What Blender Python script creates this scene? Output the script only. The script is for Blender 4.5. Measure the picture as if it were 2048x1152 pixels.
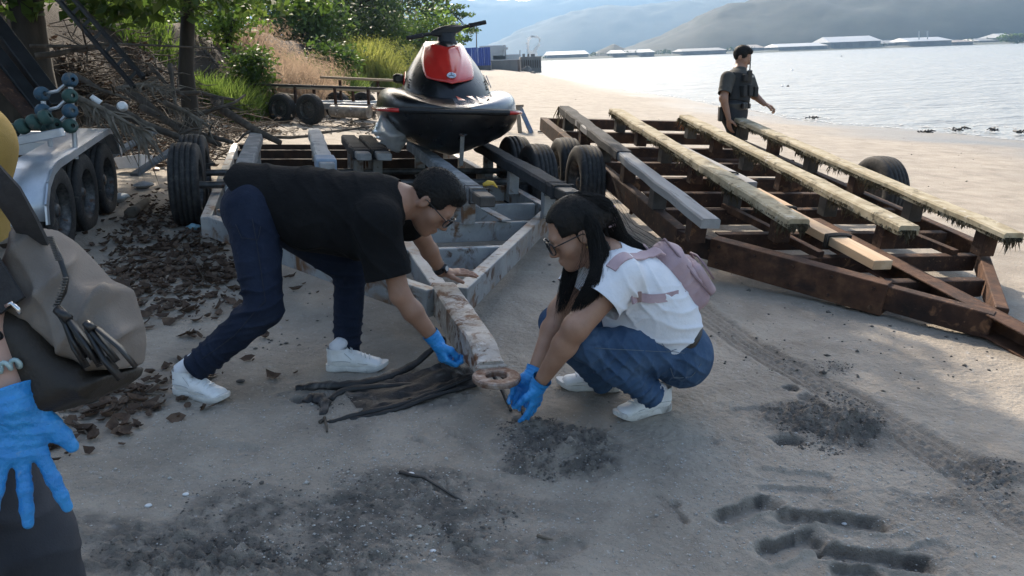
import bpy, math, random
import numpy as np
from mathutils import Matrix, Vector
random.seed(7); RNG = np.random.default_rng(7)
SC = bpy.context.scene; COL = SC.collection
for o in list(bpy.data.objects): bpy.data.objects.remove(o)

# ------------------------------------------------------------------ camera
FPX = 1538.0; PIT = math.radians(16.57); ROL = math.radians(2.1); CAMH = 1.42
fw = np.array([0, math.cos(PIT), -math.sin(PIT)]); r0 = np.array([1., 0, 0]); u0 = np.cross(r0, fw)
rt = math.cos(ROL)*r0 - math.sin(ROL)*u0; up = math.sin(ROL)*r0 + math.cos(ROL)*u0
CAM = np.array([0, 0, CAMH])
cd = bpy.data.cameras.new('camera'); cam = bpy.data.objects.new('camera', cd); COL.objects.link(cam)
cd.sensor_width = 36; cd.lens = 36*FPX/2048; cd.clip_end = 20000; cd.clip_start = .05
cam.matrix_world = Matrix(((rt[0], up[0], -fw[0], 0), (rt[1], up[1], -fw[1], 0), (rt[2], up[2], -fw[2], CAMH), (0, 0, 0, 1)))
SC.camera = cam
# ------------------------------------------------------------------ sky, sun, exposure
SUN_AZ = math.radians(-14); SUN_EL = math.radians(37)     # azimuth from +Y towards +X
w = bpy.data.worlds.new('World'); SC.world = w; w.use_nodes = True
nt = w.node_tree; nt.nodes.clear()
sky = nt.nodes.new('ShaderNodeTexSky'); sky.sky_type = 'NISHITA'; sky.sun_disc = False
sky.sun_elevation = SUN_EL; sky.sun_rotation = SUN_AZ; sky.air_density = 1.3; sky.dust_density = 3.5; sky.ozone_density = 1.2
bg = nt.nodes.new('ShaderNodeBackground'); bg.inputs['Strength'].default_value = 0.15
wo = nt.nodes.new('ShaderNodeOutputWorld')
nt.links.new(sky.outputs[0], bg.inputs[0]); nt.links.new(bg.outputs[0], wo.inputs[0])
sl = bpy.data.lights.new('sun', 'SUN'); sl.energy = 4.0; sl.angle = math.radians(.55); sl.color = (1, .88, .72)
so = bpy.data.objects.new('sun', sl); COL.objects.link(so)
SUND = np.array([math.sin(SUN_AZ)*math.cos(SUN_EL), math.cos(SUN_AZ)*math.cos(SUN_EL), math.sin(SUN_EL)])
so.rotation_euler = Vector(SUND).to_track_quat('Z', 'Y').to_euler(); so.location = (-20, 25, 30)
SC.view_settings.view_transform = 'Standard'; SC.view_settings.look = 'None'
SC.view_settings.exposure = .95; SC.view_settings.gamma = 1
SC.cycles.max_bounces = 6; SC.cycles.diffuse_bounces = 3; SC.cycles.glossy_bounces = 3
SC.cycles.transparent_max_bounces = 8; SC.cycles.volume_bounces = 0; SC.cycles.use_denoising = True
SC.cycles.volume_max_steps = 64; SC.cycles.sample_clamp_indirect = 6
SC.cycles.caustics_reflective = False; SC.cycles.caustics_refractive = False

# ------------------------------------------------------------------ geometry of the picture -> places
SLP = .07
def ray(x, y): return fw + rt*((x-1024)/FPX) - up*((y-576)/FPX)
def D(x, y, dep): return CAM + ray(x, y)*dep
def G(x, y, h=0.):
    d = ray(x, y); return CAM + d*((h-CAMH)/(d[2]+SLP*d[0]))
def A(*v): return np.array(v, float)
def nrm(v): v = np.asarray(v, float); return v/np.linalg.norm(v)
def lerp(a, b, t): return a+(b-a)*t
def sstep(a, b, x):
    t = np.clip((x-a)/(b-a), 0, 1); return t*t*(3-2*t)

# ------------------------------------------------------------------ noise (numpy value noise)
_PERM = RNG.permutation(512).astype(np.int64); _VAL = RNG.random(512).astype(np.float64)*2-1
def vn2(x, y):
    x = np.asarray(x, float); y = np.asarray(y, float)
    xi = np.floor(x).astype(np.int64); yi = np.floor(y).astype(np.int64); fx = x-xi; fy = y-yi
    fx = fx*fx*(3-2*fx); fy = fy*fy*(3-2*fy)
    h = lambda a, b: _VAL[(_PERM[(a+_PERM[b & 511]) & 511])]
    return lerp(lerp(h(xi, yi), h(xi+1, yi), fx), lerp(h(xi, yi+1), h(xi+1, yi+1), fx), fy)
def fbm2(x, y, o=4):
    s = 0; a = .5
    for i in range(o): s = s+a*vn2(x+17.3*i, y-9.1*i); x = x*2.03; y = y*2.03; a *= .5
    return s
def vn3(p):
    p = np.asarray(p, float); i = np.floor(p).astype(np.int64); f = p-i; f = f*f*(3-2*f)
    r = 0
    for dx in (0, 1):
        for dy in (0, 1):
            for dz in (0, 1):
                v = _VAL[_PERM[(i[:, 0]+dx+_PERM[(i[:, 1]+dy+_PERM[(i[:, 2]+dz) & 511]) & 511]) & 511]]
                r = r+v*(f[:, 0] if dx else 1-f[:, 0])*(f[:, 1] if dy else 1-f[:, 1])*(f[:, 2] if dz else 1-f[:, 2])
    return r

# ------------------------------------------------------------------ objects
OFF = {}
def fastmesh(name, v, f, smooth=False):
    me = bpy.data.meshes.new(name)
    if isinstance(f, np.ndarray):
        v = np.asarray(v, np.float32); n, k = f.shape
        me.vertices.add(len(v)); me.vertices.foreach_set('co', v.ravel())
        me.loops.add(n*k); me.loops.foreach_set('vertex_index', f.astype(np.int32).ravel())
        me.polygons.add(n); me.polygons.foreach_set('loop_start', np.arange(0, n*k, k, dtype=np.int32))
        me.update(calc_edges=True)
    else:
        me.from_pydata([tuple(map(float, p)) for p in v], [], f)
    if smooth: me.polygons.foreach_set('use_smooth', np.ones(len(me.polygons), bool))
    me.validate(); me.update()
    return me
def link(name, me, mat=None, parent=None, bevel=0, seg=1):
    o = bpy.data.objects.new(name, me); COL.objects.link(o)
    if mat is not None:
        for m in (mat if isinstance(mat, (list, tuple)) else [mat]): me.materials.append(m)
    if parent is not None: o.parent = parent; OFF[o.name] = OFF.get(parent.name, A(0, 0, 0))
    if bevel:
        b = o.modifiers.new('bevel', 'BEVEL'); b.width = bevel; b.segments = seg; b.limit_method = 'ANGLE'; b.angle_limit = .6
    return o
def tag(o, label=None, cat=None, group=None, kind=None):
    for k, v in (('label', label), ('category', cat), ('group', group), ('kind', kind)):
        if v: o[k] = v
    return o
def thing(name, label, cat, loc=(0, 0, 0), group=None, R=None):
    """Empty at the thing's base. R given: parts are built in its local axes; otherwise parts are built in world coordinates."""
    o = bpy.data.objects.new(name, None); COL.objects.link(o); o.empty_display_size = .1
    loc = A(*loc)
    if R is None: o.location = loc; OFF[o.name] = loc
    else:
        o.matrix_world = Matrix([[*R[0], loc[0]], [*R[1], loc[1]], [*R[2], loc[2]], [0, 0, 0, 1]]); OFF[o.name] = A(0, 0, 0)
    return tag(o, label, cat, group)
def copy_tree(o, parent=None):
    c = o.copy(); COL.objects.link(c); c.parent = parent; OFF[c.name] = OFF.get(o.name, A(0, 0, 0))
    for ch in o.children: copy_tree(ch, c)
    return c
def axes(d, upv=(0, 0, 1)):
    d = nrm(d); s = np.cross(d, upv)
    if np.linalg.norm(s) < 1e-4: s = np.cross(d, (1, 0, 0))
    s = nrm(s); return s, d, np.cross(s, d)        # side, along, up
class MB:
    def __init__(s): s.v = []; s.f = []; s.m = []
    def add(s, v, f, m=0):
        b = len(s.v); s.v.extend([tuple(p) for p in v]); s.f.extend([tuple(i+b for i in q) for q in f]); s.m.extend([m]*len(f)); return s
    def box(s, c, size, ax=None, m=0, taper=1.0):
        c = A(*c); ax = ax if ax is not None else (A(1, 0, 0), A(0, 1, 0), A(0, 0, 1)); h = A(*size)/2
        v = []
        for z in (-1, 1):
            k = taper if z > 0 else 1
            for x, y in ((-1, -1), (1, -1), (1, 1), (-1, 1)): v.append(c+ax[0]*h[0]*x*k+ax[1]*h[1]*y*k+ax[2]*h[2]*z)
        return s.add(v, [(0, 3, 2, 1), (4, 5, 6, 7), (0, 1, 5, 4), (1, 2, 6, 5), (2, 3, 7, 6), (3, 0, 4, 7)], m)
    def beam(s, a, b, wd, ht, upv=(0, 0, 1), m=0):
        a = A(*a); b = A(*b); sd, d, u = axes(b-a, upv)
        return s.box((a+b)/2, (wd, np.linalg.norm(b-a), ht), (sd, d, u), m)
    def prism(s, poly, a, b, m=0):          # poly: list of 3-D points, extruded by vector b-a
        e = A(*b)-A(*a); n = len(poly); v = [A(*p) for p in poly]+[A(*p)+e for p in poly]
        return s.add(v, [tuple(range(n))[::-1], tuple(range(n, 2*n))]+[(i, (i+1) % n, n+(i+1) % n, n+i) for i in range(n)], m)
    def tube(s, path, rad, n=8, m=0, flat=1.0, caps=True, closed=False, jit=0):
        path = [A(*p) for p in path]; k = len(path)
        if np.isscalar(rad): rad = [rad]*k
        v = []; ref = None
        for i, p in enumerate(path):
            t = nrm(path[min(i+1, k-1)]-path[max(i-1, 0)]+1e-9)
            if ref is None: ref = np.cross(t, (0, 0, 1) if abs(t[2]) < .9 else (1, 0, 0))
            ref = nrm(ref-t*(ref@t)); u = np.cross(ref, t)
            for j in range(n):
                a_ = 2*math.pi*j/n; rr = rad[i]*(1+(random.uniform(-jit, jit) if jit else 0))
                v.append(p+(ref*math.cos(a_)+u*math.sin(a_)*flat)*rr)
        f = [(i*n+j, i*n+(j+1) % n, (i+1)*n+(j+1) % n, (i+1)*n+j) for i in range(k-1) for j in range(n)]
        if closed: f += [((k-1)*n+j, (k-1)*n+(j+1) % n, (j+1) % n, j) for j in range(n)]
        elif caps: f += [tuple(range(n))[::-1], tuple(range((k-1)*n, k*n))]
        return s.add(v, f, m)
    def lathe(s, prof, n=24, o=(0, 0, 0), axis=(0, 0, 1), m=0, arc=None):
        o = A(*o); sd, d, u = axes(axis, (0, 0, 1) if abs(nrm(axis)[2]) < .9 else (1, 0, 0)); k = len(prof)
        v = [o+d*z+(sd*math.cos(2*math.pi*j/n)+u*math.sin(2*math.pi*j/n))*r for r, z in prof for j in range(n)]
        f = [(i*n+j, (i+1)*n+j, (i+1)*n+(j+1) % n, i*n+(j+1) % n) for i in range(k-1) for j in range(n)]
        return s.add(v, f, m)
    def loft(s, rings, m=0, caps=True, closed=True):
        n = len(rings[0]); v = [p for r in rings for p in r]; k = len(rings)
        f = [(i*n+j, i*n+(j+1) % n, (i+1)*n+(j+1) % n, (i+1)*n+j) for i in range(k-1) for j in range(n if closed else n-1)]
        if caps and closed: f += [tuple(range(n))[::-1], tuple(range((k-1)*n, k*n))]
        return s.add(v, f, m)
    def build(s, name, mat, parent=None, smooth=False, bevel=0, seg=1, wb=None):
        off = OFF.get(parent.name, A(0, 0, 0)) if parent is not None else (A(*wb) if wb is not None else A(0, 0, 0))
        me = fastmesh(name, np.array(s.v, float)-off, s.f)
        if isinstance(mat, (list, tuple)): me.polygons.foreach_set('material_index', np.array(s.m, np.int32))
        if smooth: me.shade_smooth() if smooth is True else me.polygons.foreach_set('use_smooth', np.ones(len(me.polygons), bool))
        o = link(name, me, mat, parent, bevel, seg)
        if smooth and smooth is not True:
            try: me.set_sharp_from_angle(angle=math.radians(smooth))
            except Exception: pass
        if parent is None and wb is not None: o.location = wb
        return o

# ------------------------------------------------------------------ materials
MATS = {}
def pm(name, cols, scale=6, rough=.7, metal=0, bump=.0, bscale=40, spots=(), stretch=(1, 1, 1), detail=6, spec=.5, coat=0, sss=0, rvar=.12, distort=0, trans=0, wave=None, emit=None, attr=None, alpha=None):
    """Procedural surface: colours mixed by noise, spots of other colours, roughness variation and fine relief."""
    m = bpy.data.materials.new(name); m.use_nodes = True; nt = m.node_tree; N = nt.nodes; L = nt.links
    b = N['Principled BSDF']; out = N['Material Output']
    tc = N.new('ShaderNodeTexCoord'); mp = N.new('ShaderNodeMapping'); mp.inputs['Scale'].default_value = stretch
    L.new(tc.outputs['Object'], mp.inputs[0])
    def noise(sc, det=detail, dist=distort, ro=.6):
        n = N.new('ShaderNodeTexNoise'); n.inputs['Scale'].default_value = sc; n.inputs['Detail'].default_value = det
        n.inputs['Distortion'].default_value = dist; n.inputs['Roughness'].default_value = ro; L.new(mp.outputs[0], n.inputs['Vector']); return n
    def ramp(fac, stops):
        r = N.new('ShaderNodeValToRGB'); e = r.color_ramp.elements
        while len(e) < len(stops): e.new(.5)
        for el, (p, c) in zip(e, stops): el.position = p; el.color = (*c, 1) if len(c) == 3 else c
        L.new(fac, r.inputs[0]); return r
    n1 = noise(scale)
    k = len(cols); st = [(.3+.4*i/max(1, k-1), c) for i, c in enumerate(cols)]
    cur = ramp(n1.outputs[0], st).outputs[0]
    for (c, sc, lo, hi) in spots:
        n = noise(sc, 8, .6); mk = ramp(n.outputs[0], [(lo, (0, 0, 0)), (hi, (1, 1, 1))])
        mx = N.new('ShaderNodeMix'); mx.data_type = 'RGBA'; L.new(mk.outputs[0], mx.inputs[0]); L.new(cur, mx.inputs[6]); mx.inputs[7].default_value = (*c, 1); cur = mx.outputs[2]
    if attr:
        for (an, c) in attr:
            at = N.new('ShaderNodeAttribute'); at.attribute_name = an
            mx = N.new('ShaderNodeMix'); mx.data_type = 'RGBA'; L.new(at.outputs['Fac'], mx.inputs[0]); L.new(cur, mx.inputs[6]); mx.inputs[7].default_value = (*c, 1); cur = mx.outputs[2]
    L.new(cur, b.inputs['Base Color'])
    rm = N.new('ShaderNodeMapRange'); rm.inputs[3].default_value = max(.02, rough-rvar); rm.inputs[4].default_value = min(1, rough+rvar)
    n2 = noise(scale*2.7, 4); L.new(n2.outputs[0], rm.inputs[0]); L.new(rm.outputs[0], b.inputs['Roughness'])
    b.inputs['Metallic'].default_value = metal; b.inputs['Specular IOR Level'].default_value = spec
    if coat: b.inputs['Coat Weight'].default_value = coat; b.inputs['Coat Roughness'].default_value = .05
    if sss: b.inputs['Subsurface Weight'].default_value = sss; b.inputs['Subsurface Radius'].default_value = (.01, .004, .002); b.inputs['Subsurface Scale'].default_value = 1
    if bump:
        bp = N.new('ShaderNodeBump'); bp.inputs['Strength'].default_value = min(1, bump); bp.inputs['Distance'].default_value = .004*max(1, bump)
        if wave:
            wv = N.new('ShaderNodeTexWave'); wv.inputs['Scale'].default_value = wave; wv.inputs['Distortion'].default_value = 3; wv.inputs['Detail'].default_value = 3
            L.new(mp.outputs[0], wv.inputs[0]); L.new(wv.outputs[0], bp.inputs['Height'])
        else: L.new(noise(bscale, 5).outputs[0], bp.inputs['Height'])
        L.new(bp.outputs[0], b.inputs['Normal'])
    if trans:       # leaves: light passes through
        tr = N.new('ShaderNodeBsdfTranslucent'); L.new(cur, tr.inputs[0]); ms = N.new('ShaderNodeMixShader'); ms.inputs[0].default_value = trans
        L.new(b.outputs[0], ms.inputs[1]); L.new(tr.outputs[0], ms.inputs[2]); L.new(ms.outputs[0], out.inputs[0])
    MATS[name] = m; return m

# ================================================================== SETTING
SEA_Z = -.80
def Z(x, y, z):
    d = ray(x, y); return CAM + d*((z-CAMH)/d[2])
_sp = [Z(*q, SEA_Z) for q in ((2048, 283), (1850, 262), (1650, 247), (1530, 228), (1400, 203), (1250, 181), (1150, 163), (1085, 149), (1040, 140))]
_sy = np.array([-30, 0, 12]+[p[1] for p in _sp]+[400]); _sx = np.array([12.5, 12.3, 12.2]+[p[0] for p in _sp]+[2.0])
def shore_x(y): return np.interp(y, _sy, _sx)
_by = np.array([-30, 0, 5, 8, 11, 14, 18, 30, 48, 100, 300]); _bx = np.array([-7.5, -7.2, -6.6, -6.1, -5.5, -5.4, -6.1, -6.4, -7.2, -10, -30])
def bank_x(y): return np.interp(y, _by, _bx)
def base_z(x, y):
    x = np.asarray(x, float); y = np.asarray(y, float); sx = shore_x(y)+.35*vn2(y*.35, y*0+3.3)
    z = np.where(x > 0, SEA_Z*x/sx, -SLP*x)
    t = bank_x(y)-x+.45*vn2(y*.6, y*0+1.7)+.25*vn2(x*1.3, y*1.7)
    hb = 1.75+.35*vn2(y*.21, y*0+8)
    z = z+hb*sstep(0, 2.1, t)*(1+.10*vn2(x*2.2, y*2.4))+np.clip(t-2, 0, 60)*.055
    return z
def gz(x, y): return float(base_z(np.array([x]), np.array([y]))[0])
def on(x, y, h=0): return A(x, y, gz(x, y)+h)
# -- sand: marks
def seg_d(x, y, a, b):
    ab = b-a; t = np.clip(((x-a[0])*ab[0]+(y-a[1])*ab[1])/(ab@ab), 0, 1)
    return np.hypot(x-a[0]-t*ab[0], y-a[1]-t*ab[1]), t
def gp(*q): return G(*q)[:2]
PRINTS = [((1452, 1036), (1535, 1008), .046, .034), ((1572, 1036), (1748, 1054), .046, .034), ((1540, 1108), (1620, 1082), .050, .034), ((1655, 1110), (1840, 1132), .048, .034),
          ((1690, 1156), (1740, 1158), .046, .02), ((1530, 948), (1650, 958), .040, .010), ((1530, 982), (1650, 990), .036, .011), ((1310, 990), (1365, 1040), .018, .010), ((1475, 822), (1520, 822), .03, .010),
          ((880, 1090), (960, 1110), .04, .012), ((640, 1010), (700, 1000), .04, .010), ((430, 890), (500, 900), .04, .008), ((1090, 1110), (1150, 1090), .04, .010), ((1350, 900), (1420, 885), .04, .008), ((1230, 770), (1300, 780), .04, .006), ((1800, 1125), (1880, 1100), .04, .010)]
TRACK = [gp(*q) for q in ((1330, 560), (1400, 625), (1500, 695), (1600, 748), (1720, 815), (1850, 895), (1960, 972), (2060, 1050))]
MOUNDS = [((1120, 905), .20, .15, .035), ((1065, 860), .10, .07, .03), ((1670, 850), .20, .16, .04), ((1730, 870), .12, .1, .03)]
PITS = [((1572, 882), .075, .045), ((1578, 778), .045, .02), ((1620, 800), .07, .02), ((1050, 848), .06, .04), ((598, 800), .05, .02), ((930, 745), .16, .035)]
CHURN = [((700, 1030), .55, .20, .9), ((420, 1120), .45, .12, .9), ((830, 960), .30, .10, .7), ((1000, 1090), .35, .12, .6), ((230, 1060), .2, .1, .8), ((560, 1130), .4, .1, .8), ((1080, 1020), .25, .08, .4),
         ((1120, 905), .26, .20, 1.3), ((1660, 850), .30, .22, 1.2), ((1990, 950), .22, .12, .8), ((1670, 735), .12, .1, .6), ((1320, 670), .2, .1, .0), ((380, 720), .12, .06, .8), ((1900, 1010), .2, .08, .5), ((760, 790), .5, .16, .5)]
def relief(x, y):
    z = .018*fbm2(x*1.3+5, y*1.3, 4)+.006*fbm2(x*9, y*9, 3)
    wet = np.zeros_like(x)
    near = np.exp(-((np.maximum(0, y-4.2))/2.5)**2)
    z = z+near*.007*fbm2(x*38, y*38, 3)
    nC = np.abs(fbm2(x*30, y*30, 3))+.5*np.maximum(0, fbm2(x*70, y*70, 2)); n22 = fbm2(x*22, y*22, 3); n26 = fbm2(x*26, y*26, 4); n7 = fbm2(x*7, y*7, 4); n14 = fbm2(x*14, y*14, 3); n18 = fbm2(x*18, y*18, 3)
    for (c, rx, ry, s) in CHURN:
        c = gp(*c); q = ((x-c[0])/rx)**2+((y-c[1])/ry)**2
        m = np.clip(1.25-q+.9*n7, 0, 1)*s
        z = z+np.minimum(m, 1.2)*(.035*nC-.004); wet = np.maximum(wet, np.clip(m, 0, 1)*np.clip(.75+1.0*n22, 0, 1))
    for (c, rx, ry, h) in MOUNDS:
        c = gp(*c); q = ((x-c[0])/rx)**2+((y-c[1])/ry)**2; m = np.exp(-q*1.6)
        z = z+m*h*(1+1.1*n26)
    for (c, r, dep) in PITS:
        c = gp(*c); d = np.hypot(x-c[0], (y-c[1])*1.2)/r+.8*n14
        z = z-dep*(1-sstep(.3, 1.05, d)); wet = np.maximum(wet, (1-sstep(.6, 1.05, d))*.85)
    for (a, b, wd, dep) in PRINTS:
        a = gp(*a); b = gp(*b); ln_ = np.linalg.norm(b-a); ud = (b-a)/ln_; al_ = (x-a[0])*ud[0]+(y-a[1])*ud[1]; ac_ = (x-a[0])*ud[1]-(y-a[1])*ud[0]; t = np.clip(al_/ln_, 0, 1)
        waist = wd*(1-.18*np.exp(-((t-.42)/.16)**2)); e = ((np.abs(ac_)/waist)**4+(np.abs(al_-ln_/2)/(ln_/2+wd*.8))**4)**.25+.05*n14+.05*n22
        floor = 1+.3*n18
        z = z-dep*(1-sstep(.86, 1.03, e))*(.75+.25*floor)+.010*np.exp(-((e-1.22)/.16)**2)*(dep/.03)*(1+.8*n22)
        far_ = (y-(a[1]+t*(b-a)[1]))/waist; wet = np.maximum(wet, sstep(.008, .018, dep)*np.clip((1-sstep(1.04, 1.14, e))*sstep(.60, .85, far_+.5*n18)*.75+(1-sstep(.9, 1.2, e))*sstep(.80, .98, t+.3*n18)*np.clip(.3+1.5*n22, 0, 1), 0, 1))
    best = np.full_like(x, 9.); sv = np.zeros_like(x); s0 = 0; tt = np.zeros_like(x)
    for a, b in zip(TRACK[:-1], TRACK[1:]):
        d, t = seg_d(x, y, a, b); nx_, ny_ = nrm(np.array([b[1]-a[1], -(b[0]-a[0])])); sd = (x-a[0])*nx_+(y-a[1])*ny_
        k = d < best; best = np.where(k, d, best); sv = np.where(k, sd, sv); tt = np.where(k, s0+t*np.linalg.norm(b-a), tt); s0 += np.linalg.norm(b-a)
    m = (1-sstep(.085, .125, best+.02*fbm2(x*9, y*9, 2)))*(best < 1)
    z = z-m*(.008+.005*np.cos(sv*2*math.pi/.042)+.003*np.sign(np.sin(tt*2*math.pi/.05))*(np.abs(sv) < .03))
    ed = np.exp(-((best-.125)/.02)**2); z = z+ed*.006*(1+fbm2(x*20, y*20, 2)); wet = np.maximum(wet, m*.35)
    # thin cracks and drag lines
    for pts in (((880, 845), (905, 870), (930, 880), (960, 905)), ((820, 860), (835, 880), (870, 895)), ((1320, 990), (1350, 1010), (1372, 1045)), ((1790, 985), (1900, 1010)), ((810, 955), (870, 975), (930, 1005)), ((1230, 905), (1290, 915), (1330, 920)), ((1110, 960), (1010, 940)), ((580, 577), (640, 572), (690, 574))):
        pts = [gp(*q) for q in pts]
        for a, b in zip(pts[:-1], pts[1:]):
            d, t = seg_d(x, y, a, b); d = d+.01*vn2(x*25, y*25); z = z-.008*np.exp(-(d/.011)**2)+.004*np.exp(-((d-.025)/.012)**2)
    return z, wet
def grow(a, b, s0, k):
    out = []; s = s0; p = a
    while p < b: p += s; s *= k; out.append(p)
    return out
xd = np.concatenate([np.arange(-2.0, .5, .0085), np.arange(.5, 1.35, .0042), np.arange(1.35, 2.1, .0085)]); yd = np.concatenate([np.arange(1.72, 1.86, .0085), np.arange(1.86, 2.5, .0042), np.arange(2.5, 3.6, .0085)])
xs_ = np.array([-p for p in grow(2.0, 70, .012, 1.05)][::-1]+list(xd)+grow(xd[-1], 40, .012, 1.045))
ys_ = np.array([-p for p in grow(-1.72, 16, .02, 1.12)][::-1]+list(yd)+grow(yd[-1], 330, .012, 1.02))
gx, gy = np.meshgrid(xs_, ys_); X = gx.ravel(); Yv = gy.ravel()
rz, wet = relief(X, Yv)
Zv = base_z(X, Yv); damp = sstep(4.6, 1.6, shore_x(Yv)-X+1.3*vn2(Yv*.45, X*.12)+.5*vn2(X*.9, Yv*.5)+np.clip((Yv-30)*.06, 0, 3))*(.75+.25*vn2(X*.6, Yv*1.3)); onbank = sstep(.0, .5, bank_x(Yv)-X+.3*vn2(X*1.3, Yv*1.1))
Zv = Zv+rz*(1-damp*.8)+onbank*.10*fbm2(X*2.6, Yv*2.6, 4)
nx, ny = len(xs_), len(ys_)
ii = (np.arange(ny-1)[:, None]*nx+np.arange(nx-1)[None, :]).ravel()
beach_f = np.stack([ii, ii+1, ii+nx+1, ii+nx], 1)
me = fastmesh('beach', np.stack([X, Yv, Zv], 1), beach_f, True)
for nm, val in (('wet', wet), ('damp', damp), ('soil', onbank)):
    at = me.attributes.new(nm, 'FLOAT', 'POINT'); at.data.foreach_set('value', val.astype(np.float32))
_grid = Zv.reshape(ny, nx)
def gnd(x, y):                             # height of the finished sand
    i = int(np.clip(np.searchsorted(xs_, x)-1, 0, nx-2)); j = int(np.clip(np.searchsorted(ys_, y)-1, 0, ny-2))
    tx = (x-xs_[i])/(xs_[i+1]-xs_[i]); ty = (y-ys_[j])/(ys_[j+1]-ys_[j])
    return float(lerp(lerp(_grid[j, i], _grid[j, i+1], tx), lerp(_grid[j+1, i], _grid[j+1, i+1], tx), ty))
gz = gnd
def on(x, y, h=0): return A(x, y, gnd(x, y)+h)
_TT = 1.5*1.012**np.arange(420)
def GG(px, py, h=0.):                      # the place on the terrain seen at that pixel
    P_ = CAM+ray(px, py)*_TT[:, None]; i = np.clip(np.searchsorted(xs_, P_[:, 0])-1, 0, nx-2); j = np.clip(np.searchsorted(ys_, P_[:, 1])-1, 0, ny-2)
    hit = np.nonzero(P_[:, 2] < _grid[j, i]+h)[0]; return P_[hit[0]] if len(hit) else P_[-1]
def sand_mat():
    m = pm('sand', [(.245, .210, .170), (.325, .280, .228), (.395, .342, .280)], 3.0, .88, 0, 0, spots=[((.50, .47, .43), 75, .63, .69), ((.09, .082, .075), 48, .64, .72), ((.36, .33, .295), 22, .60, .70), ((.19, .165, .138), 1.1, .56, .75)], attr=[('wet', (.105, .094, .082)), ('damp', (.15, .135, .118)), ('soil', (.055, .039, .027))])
    nt = m.node_tree; N = nt.nodes; L = nt.links; b = N['Principled BSDF']
    at = N.new('ShaderNodeAttribute'); at.attribute_name = 'damp'; old = b.inputs['Roughness'].links[0].from_socket
    mx = N.new('ShaderNodeMix'); L.new(at.outputs['Fac'], mx.inputs[0]); L.new(old, mx.inputs[2]); mx.inputs[3].default_value = .24; L.new(mx.outputs[0], b.inputs['Roughness'])
    tc = N['Texture Coordinate']; n1 = N.new('ShaderNodeTexNoise'); n1.inputs['Scale'].default_value = 190; n1.inputs['Detail'].default_value = 4; L.new(tc.outputs['Object'], n1.inputs['Vector'])
    n2 = N.new('ShaderNodeTexNoise'); n2.inputs['Scale'].default_value = 45; n2.inputs['Detail'].default_value = 6; L.new(tc.outputs['Object'], n2.inputs['Vector'])
    b1 = N.new('ShaderNodeBump'); b1.inputs['Strength'].default_value = .8; b1.inputs['Distance'].default_value = .008; L.new(n1.outputs[0], b1.inputs['Height'])
    b2 = N.new('ShaderNodeBump'); b2.inputs['Strength'].default_value = .8; b2.inputs['Distance'].default_value = .016; L.new(n2.outputs[0], b2.inputs['Height']); L.new(b1.outputs[0], b2.inputs['Normal']); L.new(b2.outputs[0], b.inputs['Normal'])
    return m
SAND = sand_mat()
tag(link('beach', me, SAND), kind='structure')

# -- sea
def sea_mat():
    m = bpy.data.materials.new('sea_water'); m.use_nodes = True; nt = m.node_tree; N = nt.nodes; L = nt.links; b = N['Principled BSDF']
    b.inputs['Base Color'].default_value = (.27, .27, .255, 1); b.inputs['Roughness'].default_value = .26; b.inputs['IOR'].default_value = 1.33
    tc = N.new('ShaderNodeTexCoord'); prev = None
    for sc, st, dist, stch in ((.55, 1, .45, (1.0, 1.9, 1)), (2.6, .9, .09, (1, 1.5, 1)), (.12, .6, .8, (.6, 1.6, 1))):
        mp = N.new('ShaderNodeMapping'); mp.inputs['Scale'].default_value = stch; mp.inputs['Rotation'].default_value = (0, 0, .25); L.new(tc.outputs['Object'], mp.inputs[0])
        n = N.new('ShaderNodeTexNoise'); n.inputs['Scale'].default_value = sc; n.inputs['Detail'].default_value = 4; n.inputs['Roughness'].default_value = .55; L.new(mp.outputs[0], n.inputs['Vector'])
        bp = N.new('ShaderNodeBump'); bp.inputs['Strength'].default_value = st; bp.inputs['Distance'].default_value = dist; L.new(n.outputs[0], bp.inputs['Height'])
        if prev: L.new(prev.outputs[0], bp.inputs['Normal'])
        prev = bp
    L.new(prev.outputs[0], b.inputs['Normal']); return m
sx_ = np.array([-900]+[3+i*.5 for i in range(120)]+grow(63, 2500, .6, 1.12)); sy_ = np.array([-60.]+[0+i*.5 for i in range(200)]+grow(100, 1200, .6, 1.06))
wx, wy = np.meshgrid(sx_, sy_); d_ = np.hypot(wx, wy)
wz = SEA_Z+(.035*vn2(wx*.5+.2*wy, wy*.9)+.02*vn2(wx*1.3, wy*1.9))*np.exp(-(d_/160))*sstep(-.5, 3., wx-shore_x(wy))
k = len(sx_); ii = (np.arange(len(sy_)-1)[:, None]*k+np.arange(k-1)[None, :]).ravel()
tag(link('sea', fastmesh('sea', np.stack([wx.ravel(), wy.ravel(), wz.ravel()], 1), np.stack([ii, ii+1, ii+k+1, ii+k], 1), True), sea_mat()), kind='structure')
# -- foam where the small waves break
FOAM = pm('foam', [(.30, .30, .29), (.42, .42, .41)], 9, .7, bump=.6, bscale=30)
mb = MB()
for (off, wd, dens, y0, y1) in ((.10, .07, .8, 12, 95), (.9, .06, .42, 13, 60), (2.2, .05, .25, 13, 40)):
    y = y0
    while y < y1:
        st = .055*(1+y*.03)
        if fbm2(np.array([y*.5+off*7]), np.array([off]), 3)[0]+.5 > 1-dens and random.random() < .9:
            x = float(shore_x(y))+off+.35*float(vn2(y*.35, 3.3))*.5+.25*random.gauss(0, .5); r = wd*random.uniform(.4, 1.2)
            n = 7; c = A(x, y, SEA_Z+.02); ring = [c+A(math.cos(a)*r*random.uniform(.5, 1), math.sin(a)*r*1.5*random.uniform(.5, 1), 0) for a in np.linspace(0, 2*math.pi, n, endpoint=False)]
            mb.add(ring+[c+A(0, 0, .015)], [(i, (i+1) % n, n) for i in range(n)])
        y += st
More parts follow.
